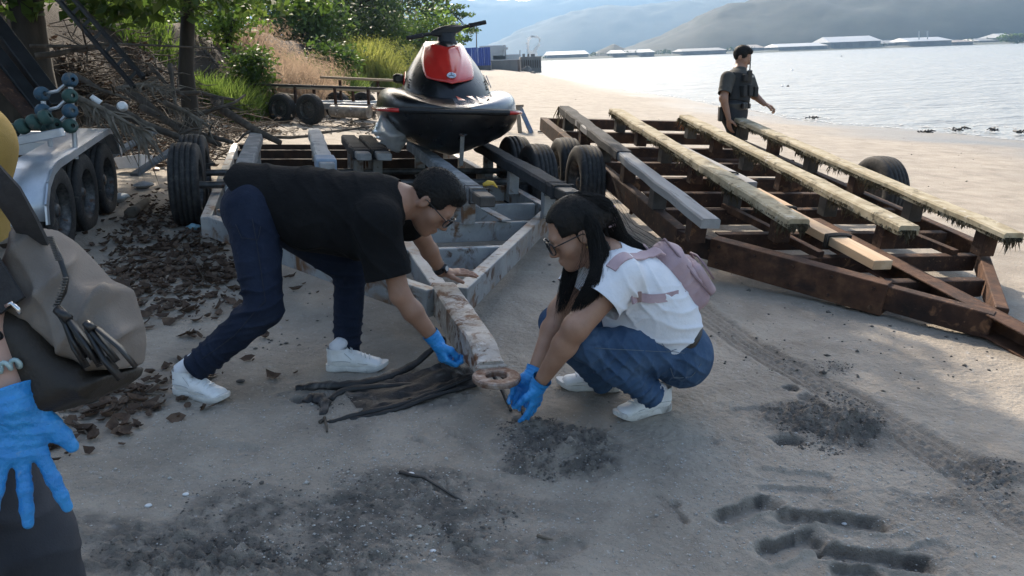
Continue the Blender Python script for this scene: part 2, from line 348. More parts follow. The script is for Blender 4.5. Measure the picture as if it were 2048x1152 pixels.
tag(mb.build('foam', FOAM, smooth=True), 'thin white foam of small waves along the waterline', kind='stuff')

# -- hills across the bay
FOREST = pm('forested_hillside', [(.007, .011, .009), (.013, .019, .014), (.023, .031, .022)], .035, .95, bump=1, bscale=.25)
def hill(name, dist, depth, prof, seed, rough):
    px = np.array([p[0] for p in prof], float); hp = np.array([p[1] for p in prof], float)
    n = 240; m = 26; u = np.linspace(px[0], px[-1], n); h = np.interp(u, px, hp)/FPX*dist
    ker = np.ones(9)/9; h = np.convolve(np.pad(h, 4, 'edge'), ker, 'valid')
    v = np.linspace(0, 1, m); uu, vv = np.meshgrid(u, v); hh = np.tile(h, (m, 1))
    dd = dist+depth*vv; sh = np.sin(np.clip(vv*1.15, 0, 1)*math.pi/2)**.8
    x = (uu-1024)/FPX*dd; y = dd*np.ones_like(x)
    z = SEA_Z+hh*sh*(1+depth/dist*vv*.6)+sh*(fbm2(x*.02+seed, y*.02, 5)*rough+fbm2(x*.13+seed, y*.13, 3)*rough*.28)*np.clip(hh/20, 0, 1)
    k = n; ii = (np.arange(m-1)[:, None]*k+np.arange(k-1)[None, :]).ravel()
    o = link(name, fastmesh(name, np.stack([x.ravel(), y.ravel(), z.ravel()], 1), np.stack([ii, ii+1, ii+k+1, ii+k], 1), True), FOREST)
    return tag(o, kind='structure')
hill('hills', 700, 240, [(1180, 0), (1250, 12), (1330, 38), (1390, 74), (1440, 98), (1520, 104), (1640, 120), (1800, 125), (2048, 150), (2500, 170), (3200, 120)], 3, 7)
hill('hills', 1900, 450, [(880, 0), (960, 8), (1010, 38), (1090, 68), (1170, 94), (1290, 97), (1420, 104), (1600, 112), (2100, 130), (2600, 100)], 11, 11)
hill('hills', 3200, 350, [(-900, 100), (0, 130), (500, 135), (800, 128), (960, 116), (1030, 106), (1110, 110), (1250, 118), (1500, 128), (2200, 120)], 23, 20)
hill('hills', 672, 50, [(1165, 0), (1200, 12), (1235, 27), (1262, 14), (1300, 0)], 31, 1.5)
tag(link('far_shore_land', None or fastmesh('far_shore_land', [(-60, 640, SEA_Z-.2), (2200, 600, SEA_Z-.2), (2400, 1100, 5), (-300, 1500, 5), (-60, 655, .8), (2200, 615, .8)], [(0, 1, 5, 4), (4, 5, 2, 3)]), pm('shore_earth', [(.05, .06, .04), (.10, .10, .08)], .05, .95)), kind='structure')

# ================================================================== MATERIALS OF THINGS
RUBBER = pm('tyre_rubber', [(.012, .012, .013), (.022, .021, .021), (.05, .046, .042)], 9, .8, bump=.5, bscale=90, spots=[((.13, .115, .1), 5, .6, .78)])
PAINT = pm('worn_grey_paint', [(.21, .22, .225), (.30, .31, .315), (.38, .385, .385)], 4, .5, .15, bump=.35, bscale=60, spots=[((.15, .075, .035), 5, .54, .64), ((.08, .036, .017), 12, .58, .68), ((.24, .17, .12), 2.5, .56, .70), ((.45, .44, .42), 24, .66, .74)])
TONGUE = pm('flaking_rusty_paint', [(.30, .25, .20), (.44, .39, .34), (.54, .50, .46)], 14, .65, .1, bump=1, bscale=70, spots=[((.15, .065, .028), 9, .50, .60), ((.08, .035, .018), 24, .6, .68), ((.62, .58, .54), 22, .62, .68)])
RUST = pm('rusted_steel', [(.022, .011, .008), (.048, .022, .013), (.085, .04, .021)], 8, .85, .2, bump=1, bscale=55, spots=[((.20, .10, .05), 13, .58, .70), ((.26, .15, .085), 30, .64, .70), ((.012, .008, .007), 5, .52, .72)])
DRUST = pm('dark_rusted_steel', [(.012, .009, .008), (.028, .018, .013), (.055, .032, .02)], 8, .85, .2, bump=1, bscale=55)
RUST2 = pm('rusted_steel_orange', [(.038, .018, .011), (.085, .038, .02), (.15, .075, .04)], 10, .85, .2, bump=1, bscale=60, spots=[((.03, .016, .012), 6, .55, .7)])
CARPET = pm('bunk_carpet', [(.10, .11, .12), (.17, .18, .19), (.28, .29, .29)], 7, .95, bump=.8, bscale=220, spots=[((.36, .35, .33), 5, .58, .72)])
CARPET_D = pm('black_bunk_carpet', [(.018, .019, .021), (.03, .031, .034), (.055, .056, .06)], 7, .93, bump=.9, bscale=200, spots=[((.10, .10, .10), 9, .62, .74)])
CARPET_L = pm('pale_worn_carpet', [(.30, .31, .32), (.42, .42, .42), (.52, .51, .49)], 6, .95, bump=.7, bscale=180, spots=[((.14, .14, .14), 10, .6, .7)])
MOSSY = pm('mossy_carpet', [(.26, .21, .13), (.39, .33, .22), (.50, .44, .32)], 8, .95, bump=1, bscale=160, spots=[((.12, .10, .06), 9, .54, .66), ((.55, .50, .42), 14, .6, .7)])
MOSS = pm('dried_seaweed', [(.03, .025, .014), (.065, .053, .03), (.13, .105, .062)], 30, .95, trans=.25)
WOOD = pm('bleached_wood', [(.30, .22, .14), (.44, .34, .24), (.55, .46, .35)], 5, .8, bump=.6, bscale=30, stretch=(1, .12, 1), spots=[((.16, .10, .06), 9, .6, .7)])
WOOD_N = pm('new_plank_wood', [(.40, .25, .14), (.52, .36, .22), (.62, .47, .32)], 7, .75, bump=.5, bscale=30, stretch=(1, .1, 1), spots=[((.26, .15, .08), 12, .62, .7)])
WOOD_G = pm('grey_weathered_wood', [(.17, .165, .16), (.28, .275, .27), (.37, .365, .36)], 6, .85, bump=.7, bscale=40, stretch=(1, .1, 1), spots=[((.07, .06, .055), 12, .6, .7)])
WOOD_B = pm('dark_wet_wood', [(.02, .018, .016), (.045, .04, .036), (.08, .072, .065)], 7, .6, bump=.7, bscale=40, stretch=(1, .15, 1))
GALV = pm('galvanised_steel', [(.34, .36, .40), (.47, .50, .54), (.58, .60, .64)], 5, .42, .65, bump=.25, bscale=50, spots=[((.62, .63, .65), 9, .62, .72), ((.22, .16, .11), 4, .64, .76)], stretch=(1, .5, 1))
STEEL_B = pm('black_painted_steel', [(.010, .011, .012), (.018, .019, .021), (.03, .03, .032)], 6, .5, .2, bump=.3, bscale=60, spots=[((.07, .035, .02), 8, .66, .74)])
RIM = pm('dull_wheel_steel', [(.04, .04, .042), (.10, .10, .10), (.18, .175, .17)], 9, .55, .6, bump=.4, bscale=50, spots=[((.11, .05, .025), 7, .58, .68)])
ROPE = pm('dark_cord', [(.015, .014, .013), (.04, .036, .033)], 40, .9)
STRAP = pm('webbing_strap', [(.02, .02, .022), (.035, .035, .038)], 60, .85, bump=.4, bscale=300)
BLUEROLL = pm('blue_roller', [(.016, .045, .075), (.026, .07, .11), (.05, .10, .14)], 12, .7, bump=.3, spots=[((.12, .115, .10), 14, .55, .68)])
GREENROLL = pm('green_roller', [(.016, .045, .04), (.026, .07, .06), (.05, .10, .085)], 12, .7, bump=.3, spots=[((.12, .115, .10), 14, .55, .68)])

# -- one tyre and one rim mesh, shared by every wheel
def wheel_meshes():
    t = MB(); R, wd = 1.0, .30
    prof = [(.60, -wd), (.66, -wd*1.06), (.80, -wd*1.12), (.92, -wd*1.02), (.975, -wd*.86)]
    g = [-.62, -.52, -.24, -.14, .14, .24, .52, .62]
    xs = [-.80]; 
    for i, a in enumerate(g): xs.append(a)
    xs.append(.80)
    for i in range(len(xs)-1):
        a, b = xs[i]*wd, xs[i+1]*wd; deep = i % 2 == 1
        rr = R-.008*(abs((a+b)/2)/wd)**2*6
        if deep: prof += [(rr-.035, a+.002), (rr-.035, b-.002)]
        else: prof += [(rr, a+.002), (rr, b-.002)]
    prof += [(.975, wd*.86), (.92, wd*1.02), (.80, wd*1.12), (.66, wd*1.06), (.60, wd)]
    t.lathe(prof, 40, axis=(1, 0, 0))
    r = MB(); pr = [(.62, -wd*.98), (.60, -wd*.8), (.55, -wd*.6), (.54, wd*.2), (.50, wd*.28), (.40, wd*.36), (.30, wd*.30), (.16, wd*.30), (.15, wd*.62), (.12, wd*.72), (.0, wd*.74)]
    r.lathe(pr, 28, axis=(1, 0, 0)); r.lathe([(.62, wd*.98), (.60, wd*.8), (.55, wd*.6), (.54, wd*.2)], 28, axis=(1, 0, 0))
    r.lathe([(.0, -wd*.3), (.5, -wd*.3), (.54, -wd*.25)], 20, axis=(1, 0, 0))
    for k in range(5):
        a = k*2*math.pi/5; r.tube([(wd*.28, math.cos(a)*.24, math.sin(a)*.24), (wd*.42, math.cos(a)*.24, math.sin(a)*.24)], .035, 6)
    mt = fastmesh('tyre', np.array(t.v), t.f, True); mr = fastmesh('rim', np.array(r.v), r.f, True)
    mt.materials.append(RUBBER); mr.materials.append(RIM); return mt, mr
TYRE, RIMM = wheel_meshes()
def wheel(parent, c, R=.35, flip=1, wscale=1.0, toe=0):
    e = bpy.data.objects.new('wheel', None); COL.objects.link(e); e.parent = parent; e.location = c; e.empty_display_size = .05
    e.rotation_euler = (random.uniform(0, 6), 0, toe); OFF[e.name] = A(0, 0, 0)
    for me in (TYRE, RIMM):
        o = bpy.data.objects.new(me.name, me); COL.objects.link(o); o.parent = e; o.scale = (R*flip*wscale, R, R)
    return e
def frame_R(d, up_hint):
    d = nrm(d); r = nrm(np.cross(d, up_hint)); n = np.cross(r, d)
    return np.stack([r, d, n], 1)
def fringe(mb, a, b, n, ln, spread, droop=(0, 0, -1)):
    for i in range(n):
        t = random.random(); p = lerp(A(*a), A(*b), t); l = ln*random.uniform(.3, 1.2)*(1+.9*math.sin(t*23+a[0]*9)*math.sin(t*51)); wv = random.uniform(.003, .008)
        q = p+A(random.gauss(0, spread), random.gauss(0, spread*2), -l*.6); e = q+A(random.gauss(0, spread), random.gauss(0, spread*2), -l*.4)
        s = A(random.uniform(-1, 1), random.uniform(-1, 1), 0)*wv
        mb.add([p-s, p+s, q+s*.8, q-s*.8, e], [(0, 1, 2, 3), (3, 2, 4)])
def bunk(parent, p0, p1, wd, th, mat, name='bunk', sub=None, bev=.012):
    mb = MB(); a, b = A(*p0), A(*p1); n = 14; rings = []; s, d, u = axes(b-a)
    for i in range(n+1):
        t = i/n; c = lerp(a, b, t)+u*random.gauss(0, .0025)+s*random.gauss(0, .003); w2 = wd/2+random.gauss(0, .003); h2 = th/2
        ch = min(w2, h2)*.35
        rings.append([c+s*x+u*z for x, z in ((-w2, -h2), (w2, -h2), (w2, h2-ch), (w2-ch, h2), (-w2+ch, h2), (-w2, h2-ch))])
    mb.loft(rings); return mb.build(name, mat, parent, smooth=35)
def band(parent, c, wd, th, along=(0, 1, 0), mat=STRAP, bw=.03, name='strap'):
    s, d, u = axes(along); mb = MB(); c = A(*c); w2, h2 = wd/2+.004, th/2+.004; rings = []
    for k in (-1, 1):
        rings.append([c+d*bw/2*k+s*x+u*z for x, z in ((-w2, -h2), (w2, -h2), (w2, h2), (-w2, h2))])
    mb.loft(rings, caps=False); o = mb.build(name, mat, parent); m = o.modifiers.new('s', 'SOLIDIFY'); m.thickness = .004; return o

# ================================================================== MIDDLE TRAILER (worn grey paint)
az = math.radians(-16); MT_O = A(-.1, 2.89, .007); d_ = A(math.sin(az), math.cos(az), -SLP*math.sin(az))
MT_R = frame_R(d_, A(SLP, 0, 1))
def MT(wv, l, z): return MT_O+MT_R@A(wv, l, z)
mt = thing('boat_trailer', 'wide grey trailer with flaking rusty paint carrying the jet ski', 'trailer', MT_O, 'trailers standing on the beach', MT_R)
mb = MB()
n = 40; rings = []
for i in range(n+1):
    t = i/n; l = lerp(.05, 1.02, t); j = lambda: random.gauss(0, .0009)
    w2 = lerp(.056, .064, min(1, t*2)); zt_ = lerp(.228, .288, sstep(0, .16, t)*.62+.38*t); zb2 = lerp(.170, .135, sstep(0, .35, t)); rings.append([A(-w2+j(), l, zb2+j()), A(w2+j(), l, zb2+j()), A(w2+j(), l, zt_-.008+j()), A(w2-.01+j(), l, zt_+j()), A(-w2+.01+j(), l, zt_+j()), A(-w2+j(), l, zt_-.008+j())])
mb.loft(rings); mb.build('tongue', TONGUE, mt, smooth=40)
# coupler: plate with a round eye
mb = MB(); ns = 36; ro, ri, zt, zb = .098, .043, .205, .181; cy = -.04
ring = lambda r, z: [A(math.cos(2*math.pi*k/ns)*r, cy+math.sin(2*math.pi*k/ns)*r*.95, z) for k in range(ns)]
mb.loft([ring(ri, zb), ring(ro-.004, zb), ring(ro, zb+.006), ring(ro, zt-.006), ring(ro-.006, zt), ring(ri+.006, zt), ring(ri, zt-.006), ring(ri, zb)], caps=False)
mb.build('coupler_eye', pm('coupler_rust', [(.18, .09, .05), (.32, .24, .19), (.5, .45, .42)], 26, .7, .3, bump=1, bscale=90, spots=[((.13, .055, .028), 12, .45, .6), ((.6, .58, .56), 25, .66, .72)]), mt, smooth=40)
MB().prism([(-.07, .035, zb+.002), (.07, .035, zb+.002), (.055, .075, zb+.002), (-.055, .075, zb+.002)], (0, 0, 0), (0, 0, .032)).build('coupler_neck', TONGUE, mt, bevel=.006)
for s in (-1, 1):
    mb = MB(); mb.beam((s*.075, .93, .205), (s*1.27, 2.99, .205), .075, .15); mb.build('drawbar', PAINT, mt, bevel=.006, seg=2)
    MB().beam((s*1.30, 2.95, .203), (s*1.30, 7.7, .203), .075, .15).build('side_rail', PAINT, mt, bevel=.006, seg=2)
MB().beam((0, 1.0, .19), (0, 2.6, .19), .09, .12).build('centre_beam', PAINT, mt, bevel=.005)
for l in (1.84, 2.58, 3.28, 4.2, 5.3, 6.2, 7.05, 7.66):
    wv = min(1.25, .075+(l-.93)*.58-.03)
    for s in ((-1, 1) if l < 2.6 else (0,)):
        if s: MB().beam((s*.05, l, .198), (s*wv, l, .198), .05, .14).build('cross_member', PAINT, mt, bevel=.004)
        else: MB().beam((-wv, l, .198), (wv, l, .198), .06, .14).build('cross_member', PAINT if l < 4.5 else DRUST, mt, bevel=.004)
MB().beam((.70, 3.35, .292), (.78, 2.5, .292), .07, .012).build('brace', PAINT, mt)
MB().beam((-.45, 3.3, .292), (-.55, 2.5, .292), .06, .012).build('brace', PAINT, mt)
for (x0, l0, x1, l1, z, wd, th, m) in ((-1.06, 2.42, -1.0, 6.1, .545, .135, .08, CARPET), (-.42, 3.72, -.38, 6.4, .545, .14, .08, CARPET_L), (-.06, 4.35, -.06, 5.7, .545, .15, .08, CARPET_D), (.12, 4.35, .12, 5.7, .545, .15, .08, CARPET_D),
                                       (.49, 2.18, .56, 5.2, .53, .125, .09, CARPET), (1.13, 2.3, 1.27, 5.2, .53, .15, .09, CARPET_D)):
    b = bunk(mt, (x0, l0, z), (x1, l1, z), wd, th, m)
    for l in (l0+.35, (l0+l1)/2, l1-.4):
        xx = lerp(x0, x1, (l-l0)/(l1-l0)); MB().beam((xx, l, .27), (xx, l, z-th/2+.004), .09, .08, (0, 1, 0)).build('bunk_post', PAINT, mt, bevel=.004)
    e = MB().box((x0, l0-.10, z), (wd*.86, .22, th*.8)); e.build('bunk_end', WOOD_B if x0 > .3 else WOOD_G, mt, bevel=.008)
    band(b, (x0, l0+.02, z), wd, th); band(b, (x0, l0+.16, z), wd, th, bw=.018)
# pale cover on the front of the second bunk, yellow rag on the fourth
mb = MB(); mb.box((-.42, 3.76, .548), (.165, .30, .10)); mb.build('bunk_cover', pm('blue_grey_cloth', [(.22, .27, .34), (.32, .37, .44)], 8, .9, bump=.6, bscale=60), mt, bevel=.015, seg=2)
mb = MB(); mb.tube([(.55, 2.32, .585), (.58, 2.30, .60), (.62, 2.33, .592), (.64, 2.29, .57)], [.012, .018, .014, .006], 7, jit=.3); mb.build('rag', pm('yellow_rag', [(.5, .32, .04), (.62, .42, .08)], 20, .9), mt, smooth=True)
MB().tube([(-1.45, 4.05, .33), (1.45, 4.05, .33)], .03, 10).build('axle', RIM, mt); MB().tube([(-1.45, 4.75, .33), (1.45, 4.75, .33)], .03, 10).build('axle', RIM, mt)
for s in (-1, 1):
    for l in (4.05, 4.75): wheel(mt, (s*1.52, l, .335), .345, s)

# ================================================================== RIGHT TRAILER (rusted, tongue down)
RT_O = A(2.25, 7.6, .31); dd = nrm(ray(700, -60)); a_ = math.atan2(dd[0], dd[1]); rr = nrm(A(math.cos(a_), -math.sin(a_), -.07)); nn = nrm(np.cross(rr, dd)); dd = np.cross(nn, rr)
RT_R = np.stack([rr, dd, nn], 1)
def RT(wv, l, z): return RT_O+RT_R@A(wv, l, z)
q = thing('boat_trailer', 'rust brown skeletal trailer with seaweed covered bunks and loose planks, near the water', 'trailer', RT_O, 'trailers standing on the beach', RT_R)
def ubeam(name, a, b, wd, ht, mat=RUST): # open channel with thin flanges
    a, b = A(*a), A(*b); s, d, u = axes(b-a); mb = MB(); c = (a+b)/2; ln = np.linalg.norm(b-a); t = .012
    mb.box(c-s*(wd/2-t/2), (t, ln, ht), (s, d, u)); mb.box(c+u*(ht/2-t/2)+s*t*.5, (wd-t, ln, t), (s, d, u)); mb.box(c-u*(ht/2-t/2)+s*t*.5, (wd-t, ln, t), (s, d, u))
    return mb.build(name, mat, q, bevel=.003)
MB().beam((-1.40, 2.42, -.03), (-1.42, -2.1, -.03), .085, .16).build('side_rail', RUST, q, bevel=.005)
MB().beam((.62, 2.42, -.03), (.70, -2.5, -.03), .085, .16).build('side_rail', RUST, q, bevel=.005)
MB().beam((-1.44, -2.08, -.035), (-.20, -3.62, -.035), .08, .15).build('drawbar', RUST, q, bevel=.005)
MB().beam((-1.275, -2.30, -.045), (-.555, -3.19, -.045), .105, .20).build('splice_plate', RUST2, q, bevel=.004)
MB().beam((.69, -2.48, -.035), (-.06, -3.52, -.035), .07, .12).build('drawbar', RUST2, q, bevel=.005)
pa_, pb_ = A(-1.275, -2.30, -.045), A(-.555, -3.19, -.045); s5, d5, u5 = axes(pb_-pa_)
for k in range(10):
    c = lerp(pa_, pb_, .06+.88*(k//2)/4)+u5*(.06 if k % 2 else -.06); sgn = -1 if (RT_R@(s5))[1] > 0 else 1
    MB().tube([c+s5*sgn*.05, c+s5*sgn*.066], .012, 6).build('bolt', RUST, q)
ubeam('tongue', (-.30, -1.9, .0), (-.12, -4.75, -.05), .13, .13, RUST2)
for i, l in enumerate((2.36, 1.5, .67, -.02, -.62, -1.12, -1.6, -2.2, -2.6, -3.05)):
    lo = -1.36 if l > -2.1 else -1.36+(-2.1-l)*.80+.07; hi = .60 if l > -2.5 else .64-(-2.5-l)*.72-.04
    ubeam('cross_member', (hi, l, -.01 if l > -2.5 else -.04), (lo, l, -.01 if l > -2.5 else -.04), .07, .12 if l > -2.5 else .11, RUST)
MB().beam((-.86, -1.55, .058), (-.66, -2.62, .03), .05, .05).build('stringer', RUST2, q, bevel=.003)
MB().beam((.16, -1.55, .058), (.36, -2.62, .03), .05, .05).build('stringer', RUST, q, bevel=.003)
BK = [(-1.29, 1.86, -1.45, -2.57, WOOD_G, .20), (-.68, 1.84, -.84, -2.58, MOSSY, .22), (.06, 1.52, -.14, -2.73, MOSSY, .22), (.68, 1.5, .50, -2.9, MOSSY, .22)]
for i, (x0, l0, x1, l1, m, th) in enumerate(BK):
    wd = .125 if i == 0 else .15; z = .235
    b = bunk(q, (x0, l0, z), (x1, l1, z), wd, .065, m)
    for k in range(6):
        l = lerp(l0-.25, l1+.22, k/5); xx = lerp(x0, x1, (l-l0)/(l1-l0))
        MB().beam((xx, l, .045), (xx, l, .205), .11, .10, (0, 1, 0)).build('bunk_post', RUST if k % 2 else WOOD_B, q, bevel=.004)
    f = MB()
    if i:
        for sd in (-1, 1): fringe(f, (x0+sd*wd*.48, l0, z-.005), (x1+sd*wd*.48, l1, z-.005), 2600, .036, .006)
        fringe(f, (x1-wd*.4, l1, z), (x1+wd*.4, l1, z), 120, .06, .008); fringe(f, (x0-wd*.4, l0, z), (x0+wd*.4, l0, z), 120, .06, .008)
        for k in range(9):
            t = random.random(); cx, cl = lerp(x0, x1, t), lerp(l0, l1, t); fringe(f, (cx-wd*.45, cl-.1, z-.02), (cx-wd*.45, cl+.1, z-.02), 60, .06, .01)
    else:
        l1b = -.6; xm = lerp(x0, x1, (l1b-l0)/(l1-l0)); CARP = bunk(b, (x0, l0+.02, z+.006), (xm, l1b, z+.006), wd+.022, .075, CARPET_D, 'carpet_wrap'); fringe(f, (x0-wd*.5, l0-.5, z-.01), (xm-wd*.5, l1b, z-.01), 240, .05, .005)
        fringe(f, (x0-wd*.5, l0+.05, z+.03), (x0+wd*.5, l0-.3, z+.03), 150, .16, .02)
    if f.v: tag(f.build('seaweed_fringe', MOSS, b), kind='stuff')
# torn orange rag and turquoise cord at bunk backs
mb = MB(); fringe(mb, (.0, 1.5, .26), (.1, 1.42, .26), 60, .14, .02); mb.build('orange_rag', pm('orange_rag', [(.45, .16, .06), (.55, .25, .1)], 20, .9), q)
MB().tube([(-1.6, .55, -.06), (.95, .55, -.06)], .032, 10).build('axle', RUST, q); MB().tube([(-1.6, -.18, -.10), (1.3, -.30, -.1)], .032, 10).build('axle', RUST, q)
RTR = RT_R.T
for l in (1.5, .67, -.62, -1.6):
    for wv, sg in ((-1.36, 1), (.60, -1)): MB().prism([(wv, l-.003, .045), (wv+sg*.16, l-.003, .045), (wv, l-.003, -.09)], (0, 0, 0), (0, .012, 0)).build('gusset', RUST2, q)
for (wv, l, px) in ((-1.585, .62, 0), (-1.585, -.14, 0), (1.36, -.34, -.06)):
    p = RT_O+RT_R@A(wv, l, 0); p[2] = gz(p[0], p[1])+.33+px; c = RTR@(p-RT_O); wheel(q, c, .35, -1 if wv < 0 else 1)
MB().tube([RTR@(RT(-1.30, -.75, -.05)-RT_O), A(-1.30, -.75, -.16), A(-1.30, -.72, -.25)], [.035, .03, .018], 8).build('jack_stand', RUST, q)
# loose planks lying on the trailer, tied with cord
def plank(name, a, b, wd, th, mat, label, grp='planks lying on the rusty trailer'):
    pa, pb = RT(*a), RT(*b); c = (pa+pb)/2; R = frame_R(pa-pb, RT_R[:, 2]); e = MB(); ln = np.linalg.norm(pa-pb)
    n = 8; rings = []
    for i in range(n+1):
        y = lerp(-ln/2, ln/2, i/n); j = random.gauss(0, .0015); rings.append([A(-wd/2+j, y, 0), A(wd/2+j, y, 0), A(wd/2+j, y, th), A(-wd/2+j, y, th)])
    e.loft(rings); o = e.build(name, mat, bevel=.004); o.matrix_world = Matrix([[*R[0], c[0]], [*R[1], c[1]], [*R[2], c[2]], [0, 0, 0, 1]])
    return tag(o, label, 'plank', grp)
plank('plank', (-.46, 1.82, .062), (-.36, -1.02, .062), .11, .055, WOOD_G, 'long plank with turquoise cord, farther of two lying along the rusty trailer')
plank('plank', (-.55, -.62, .062), (-.50, -3.02, .075), .13, .06, WOOD_N, 'orange brown plank nearer the tongue, tied to the rusty trailer with cord')
plank('plank', (-.43, -1.2, .062), (-.42, -1.75, .062), .10, .05, WOOD_N, 'short pale board beside the tied plank on the rusty trailer')
def lash(pts, label, m=ROPE, r=.008, name='lashing_cord'):
    mb = MB(); mb.tube([RT(*p) for p in pts], r, 6); c = RT(*pts[0]); o = mb.build(name, m, wb=c, smooth=True); return tag(o, label, 'cord', 'cords tied round the planks')
def loops(x, l, w2, z0, z1, k=3):
    out = []
    for i in range(k):
        ll = l+i*.018; out += [(x-w2, ll, z0), (x-w2, ll, z1), (x, ll+.004, z1+.006), (x+w2, ll+.006, z1), (x+w2, ll+.009, z0), (x, ll+.012, z0-.004)]
    return out
lash(loops(-.50, -1.85, .085, .058, .128), 'dark cord wound round the tied plank at its middle')
lash(loops(-.50, -2.55, .085, .058, .138), 'dark cord wound round the tied plank near its front end')
lash(loops(-.44, -.75, .085, .058, .128, 2), 'dark cord round both planks where they overlap')
lash(loops(-.45, 1.05, .07, .056, .122, 3), 'turquoise cord tied round the rear of the far plank', pm('turquoise_cord', [(.05, .36, .42), (.1, .46, .5)], 30, .7), .014)

# ================================================================== SMALL TRAILER AT THE BACK
RO = on(-4.25, 16.3); R3 = frame_R(A(-.905, .425, .02), A(SLP, 0, 1))      # local +y points away from its tongue
t3 = thing('boat_trailer', 'small far trailer with sunlit plank bunks, left behind the jet ski', 'trailer', RO, 'trailers standing on the beach', R3)
for l in (-.36, .36): wheel(t3, (-.12, l, .30), .31, -1); wheel(t3, (1.75, l, .30), .31, 1)
for wv in (.08, 1.5): MB().beam((wv, 1.7, .36), (wv, -1.9, .36), .07, .12).build('side_rail', GALV, t3, bevel=.005)
MB().beam((.08, -1.85, .36), (.80, -3.6, .30), .07, .14).build('drawbar', GALV, t3, bevel=.005); MB().beam((1.5, -1.85, .36), (.86, -3.6, .30), .07, .14).build('drawbar', GALV, t3, bevel=.005)
for l in (1.5, .2, -1.0): MB().beam((.08, l, .40), (1.5, l, .40), .05, .07).build('cross_member', GALV, t3)
for (wv, z, m, l0, l1) in ((.02, .80, WOOD_B, 1.75, -2.2), (.62, .74, WOOD, 1.5, -1.9), (1.55, .92, WOOD, .6, -2.1), (1.0, .62, WOOD, 1.7, .9)):
    MB().beam((wv, l0, z), (wv, l1, z-.10), .14 if m is WOOD else .05, .05).build('bunk', m, t3, bevel=.006)
    for l in ((1.2, .1, -.9, -1.7) if l0-l1 > 1.5 else (1.3,)):
        if l < l0: MB().beam((wv, l, .40), (wv, l, z-.06), .04, .05, (0, 1, 0)).build('bunk_post', RUST, t3)
MB().tube([(-.05, -.85, .27), (-.05, -1.75, .25)], .12, 14).build('float_roller', pm('worn_pipe', [(.10, .075, .06), (.32, .27, .22)], 9, .6, spots=[((.55, .5, .45), 8, .6, .7)]), t3, smooth=40)

# ================================================================== LEFT TRAILER (galvanised, triple axle)
LO = G(160, 455, 0.); LO[2] = gz(LO[0], LO[1]); azl = math.radians(-14); R4 = frame_R(A(math.sin(azl), math.cos(azl), .02), A(SLP, 0, 1))
t4 = thing('boat_trailer', 'galvanised trailer with a long pale fender over three wheels, at the left', 'trailer', LO, 'trailers standing on the beach', R4)
for l in (-.70, .0, .70): wheel(t4, (-.0, l, .275), .325, 1, .95); wheel(t4, (-2.1, l, .275), .325, -1, .95)
pts = [(-1.20, .30), (-1.18, .42), (-1.08, .54), (-.95, .61), (-.80, .64), (.70, .72), (.90, .70), (1.02, .60), (1.10, .46)]
mb = MB(); out = []
for (l, z) in pts: out.append([A(-.15, l, z), A(.13, l, z)])
v = [p for r_ in out for p in r_]; mb.add(v, [(2*i, 2*i+1, 2*i+3, 2*i+2) for i in range(len(pts)-1)])
fo = mb.build('fender', GALV, t4, smooth=40); sm = fo.modifiers.new('s', 'SOLIDIFY'); sm.thickness = .012
mb = MB()
for i in range(len(pts)-1): mb.beam(A(.132, *pts[i])-A(0, 0, .022), A(.132, *pts[i+1])-A(0, 0, .022), .012, .05)
mb.build('fender_lip', GALV, fo)
MB().box((-.03, -1.215, .30), (.20, .09, .045)).build('fender_step', GALV, t4, bevel=.008)
for wv in (-.28, -1.85): MB().beam((wv-.06, -1.0, .30), (wv-.06, 2.6, .40), .08, .16).build('side_rail', GALV, t4, bevel=.006)
for l in (-1.9, -.35, .35, 1.5, 2.5): MB().beam((-1.82, l, .45), (-.33, l, .45), .07, .12).build('cross_member', GALV, t4, bevel=.005)
for l in (-.70, .0, .70): MB().tube([(-2.0, l, .275), (-.1, l, .275)], .03, 8).build('axle', RIM, t4)
def roller(parent, c, r, ln, ax, mat):
    r *= .86; ln *= .86; mb = MB(); h = ln/2; mb.lathe([(r*.3, -h), (r*.3, -h*.94), (r*.62, -h), (r*.86, -h*.86), (r, -h*.4), (r, h*.4), (r*.86, h*.86), (r*.62, h), (r*.3, h*.94), (r*.28, h)], 18, c, ax); return mb.build('roller', mat, parent, smooth=50)
def inv4(p): return R4.T@(A(*p)-LO)
# roller clusters, placed in the trailer's axes
gr = [inv4(D(22+i*23, 262-i*9, 5.5)) for i in range(4)]
for i, c in enumerate(gr): roller(t4, c, .065, .085, R4.T@nrm(A(.75, .1, .32)), GREENROLL)
MB().beam(gr[0]+A(-.1, 0, -.10), gr[3]+A(.1, 0, -.10), .07, .06).build('roller_bracket', GALV, t4, bevel=.005)
cl = [((84, 188), BLUEROLL), ((140, 160), BLUEROLL), ((86, 222), BLUEROLL), ((140, 192), GREENROLL), ((92, 252), GREENROLL), ((140, 222), BLUEROLL), ((140, 252), GREENROLL), ((108, 250), GREENROLL)]
P_ = []
for (c, m) in cl: p = inv4(D(*c, 5.7)); P_.append(p); roller(t4, p, .062, .085, R4.T@nrm(A(.9, -.45, .1)), m)
for i, j in ((0, 1), (2, 3), (4, 5), (4, 6)):
    a, b = P_[i], P_[j]; MB().tube([a, lerp(a, b, .5)+A(0, .02, -.03), b], .012, 7).build('roller_arm', GALV, t4, smooth=True)
for i in (0, 1): MB().tube([P_[i], P_[4 if i == 0 else 6]+A(0, .05, -.25)], .018, 8).build('roller_post', GALV, t4)

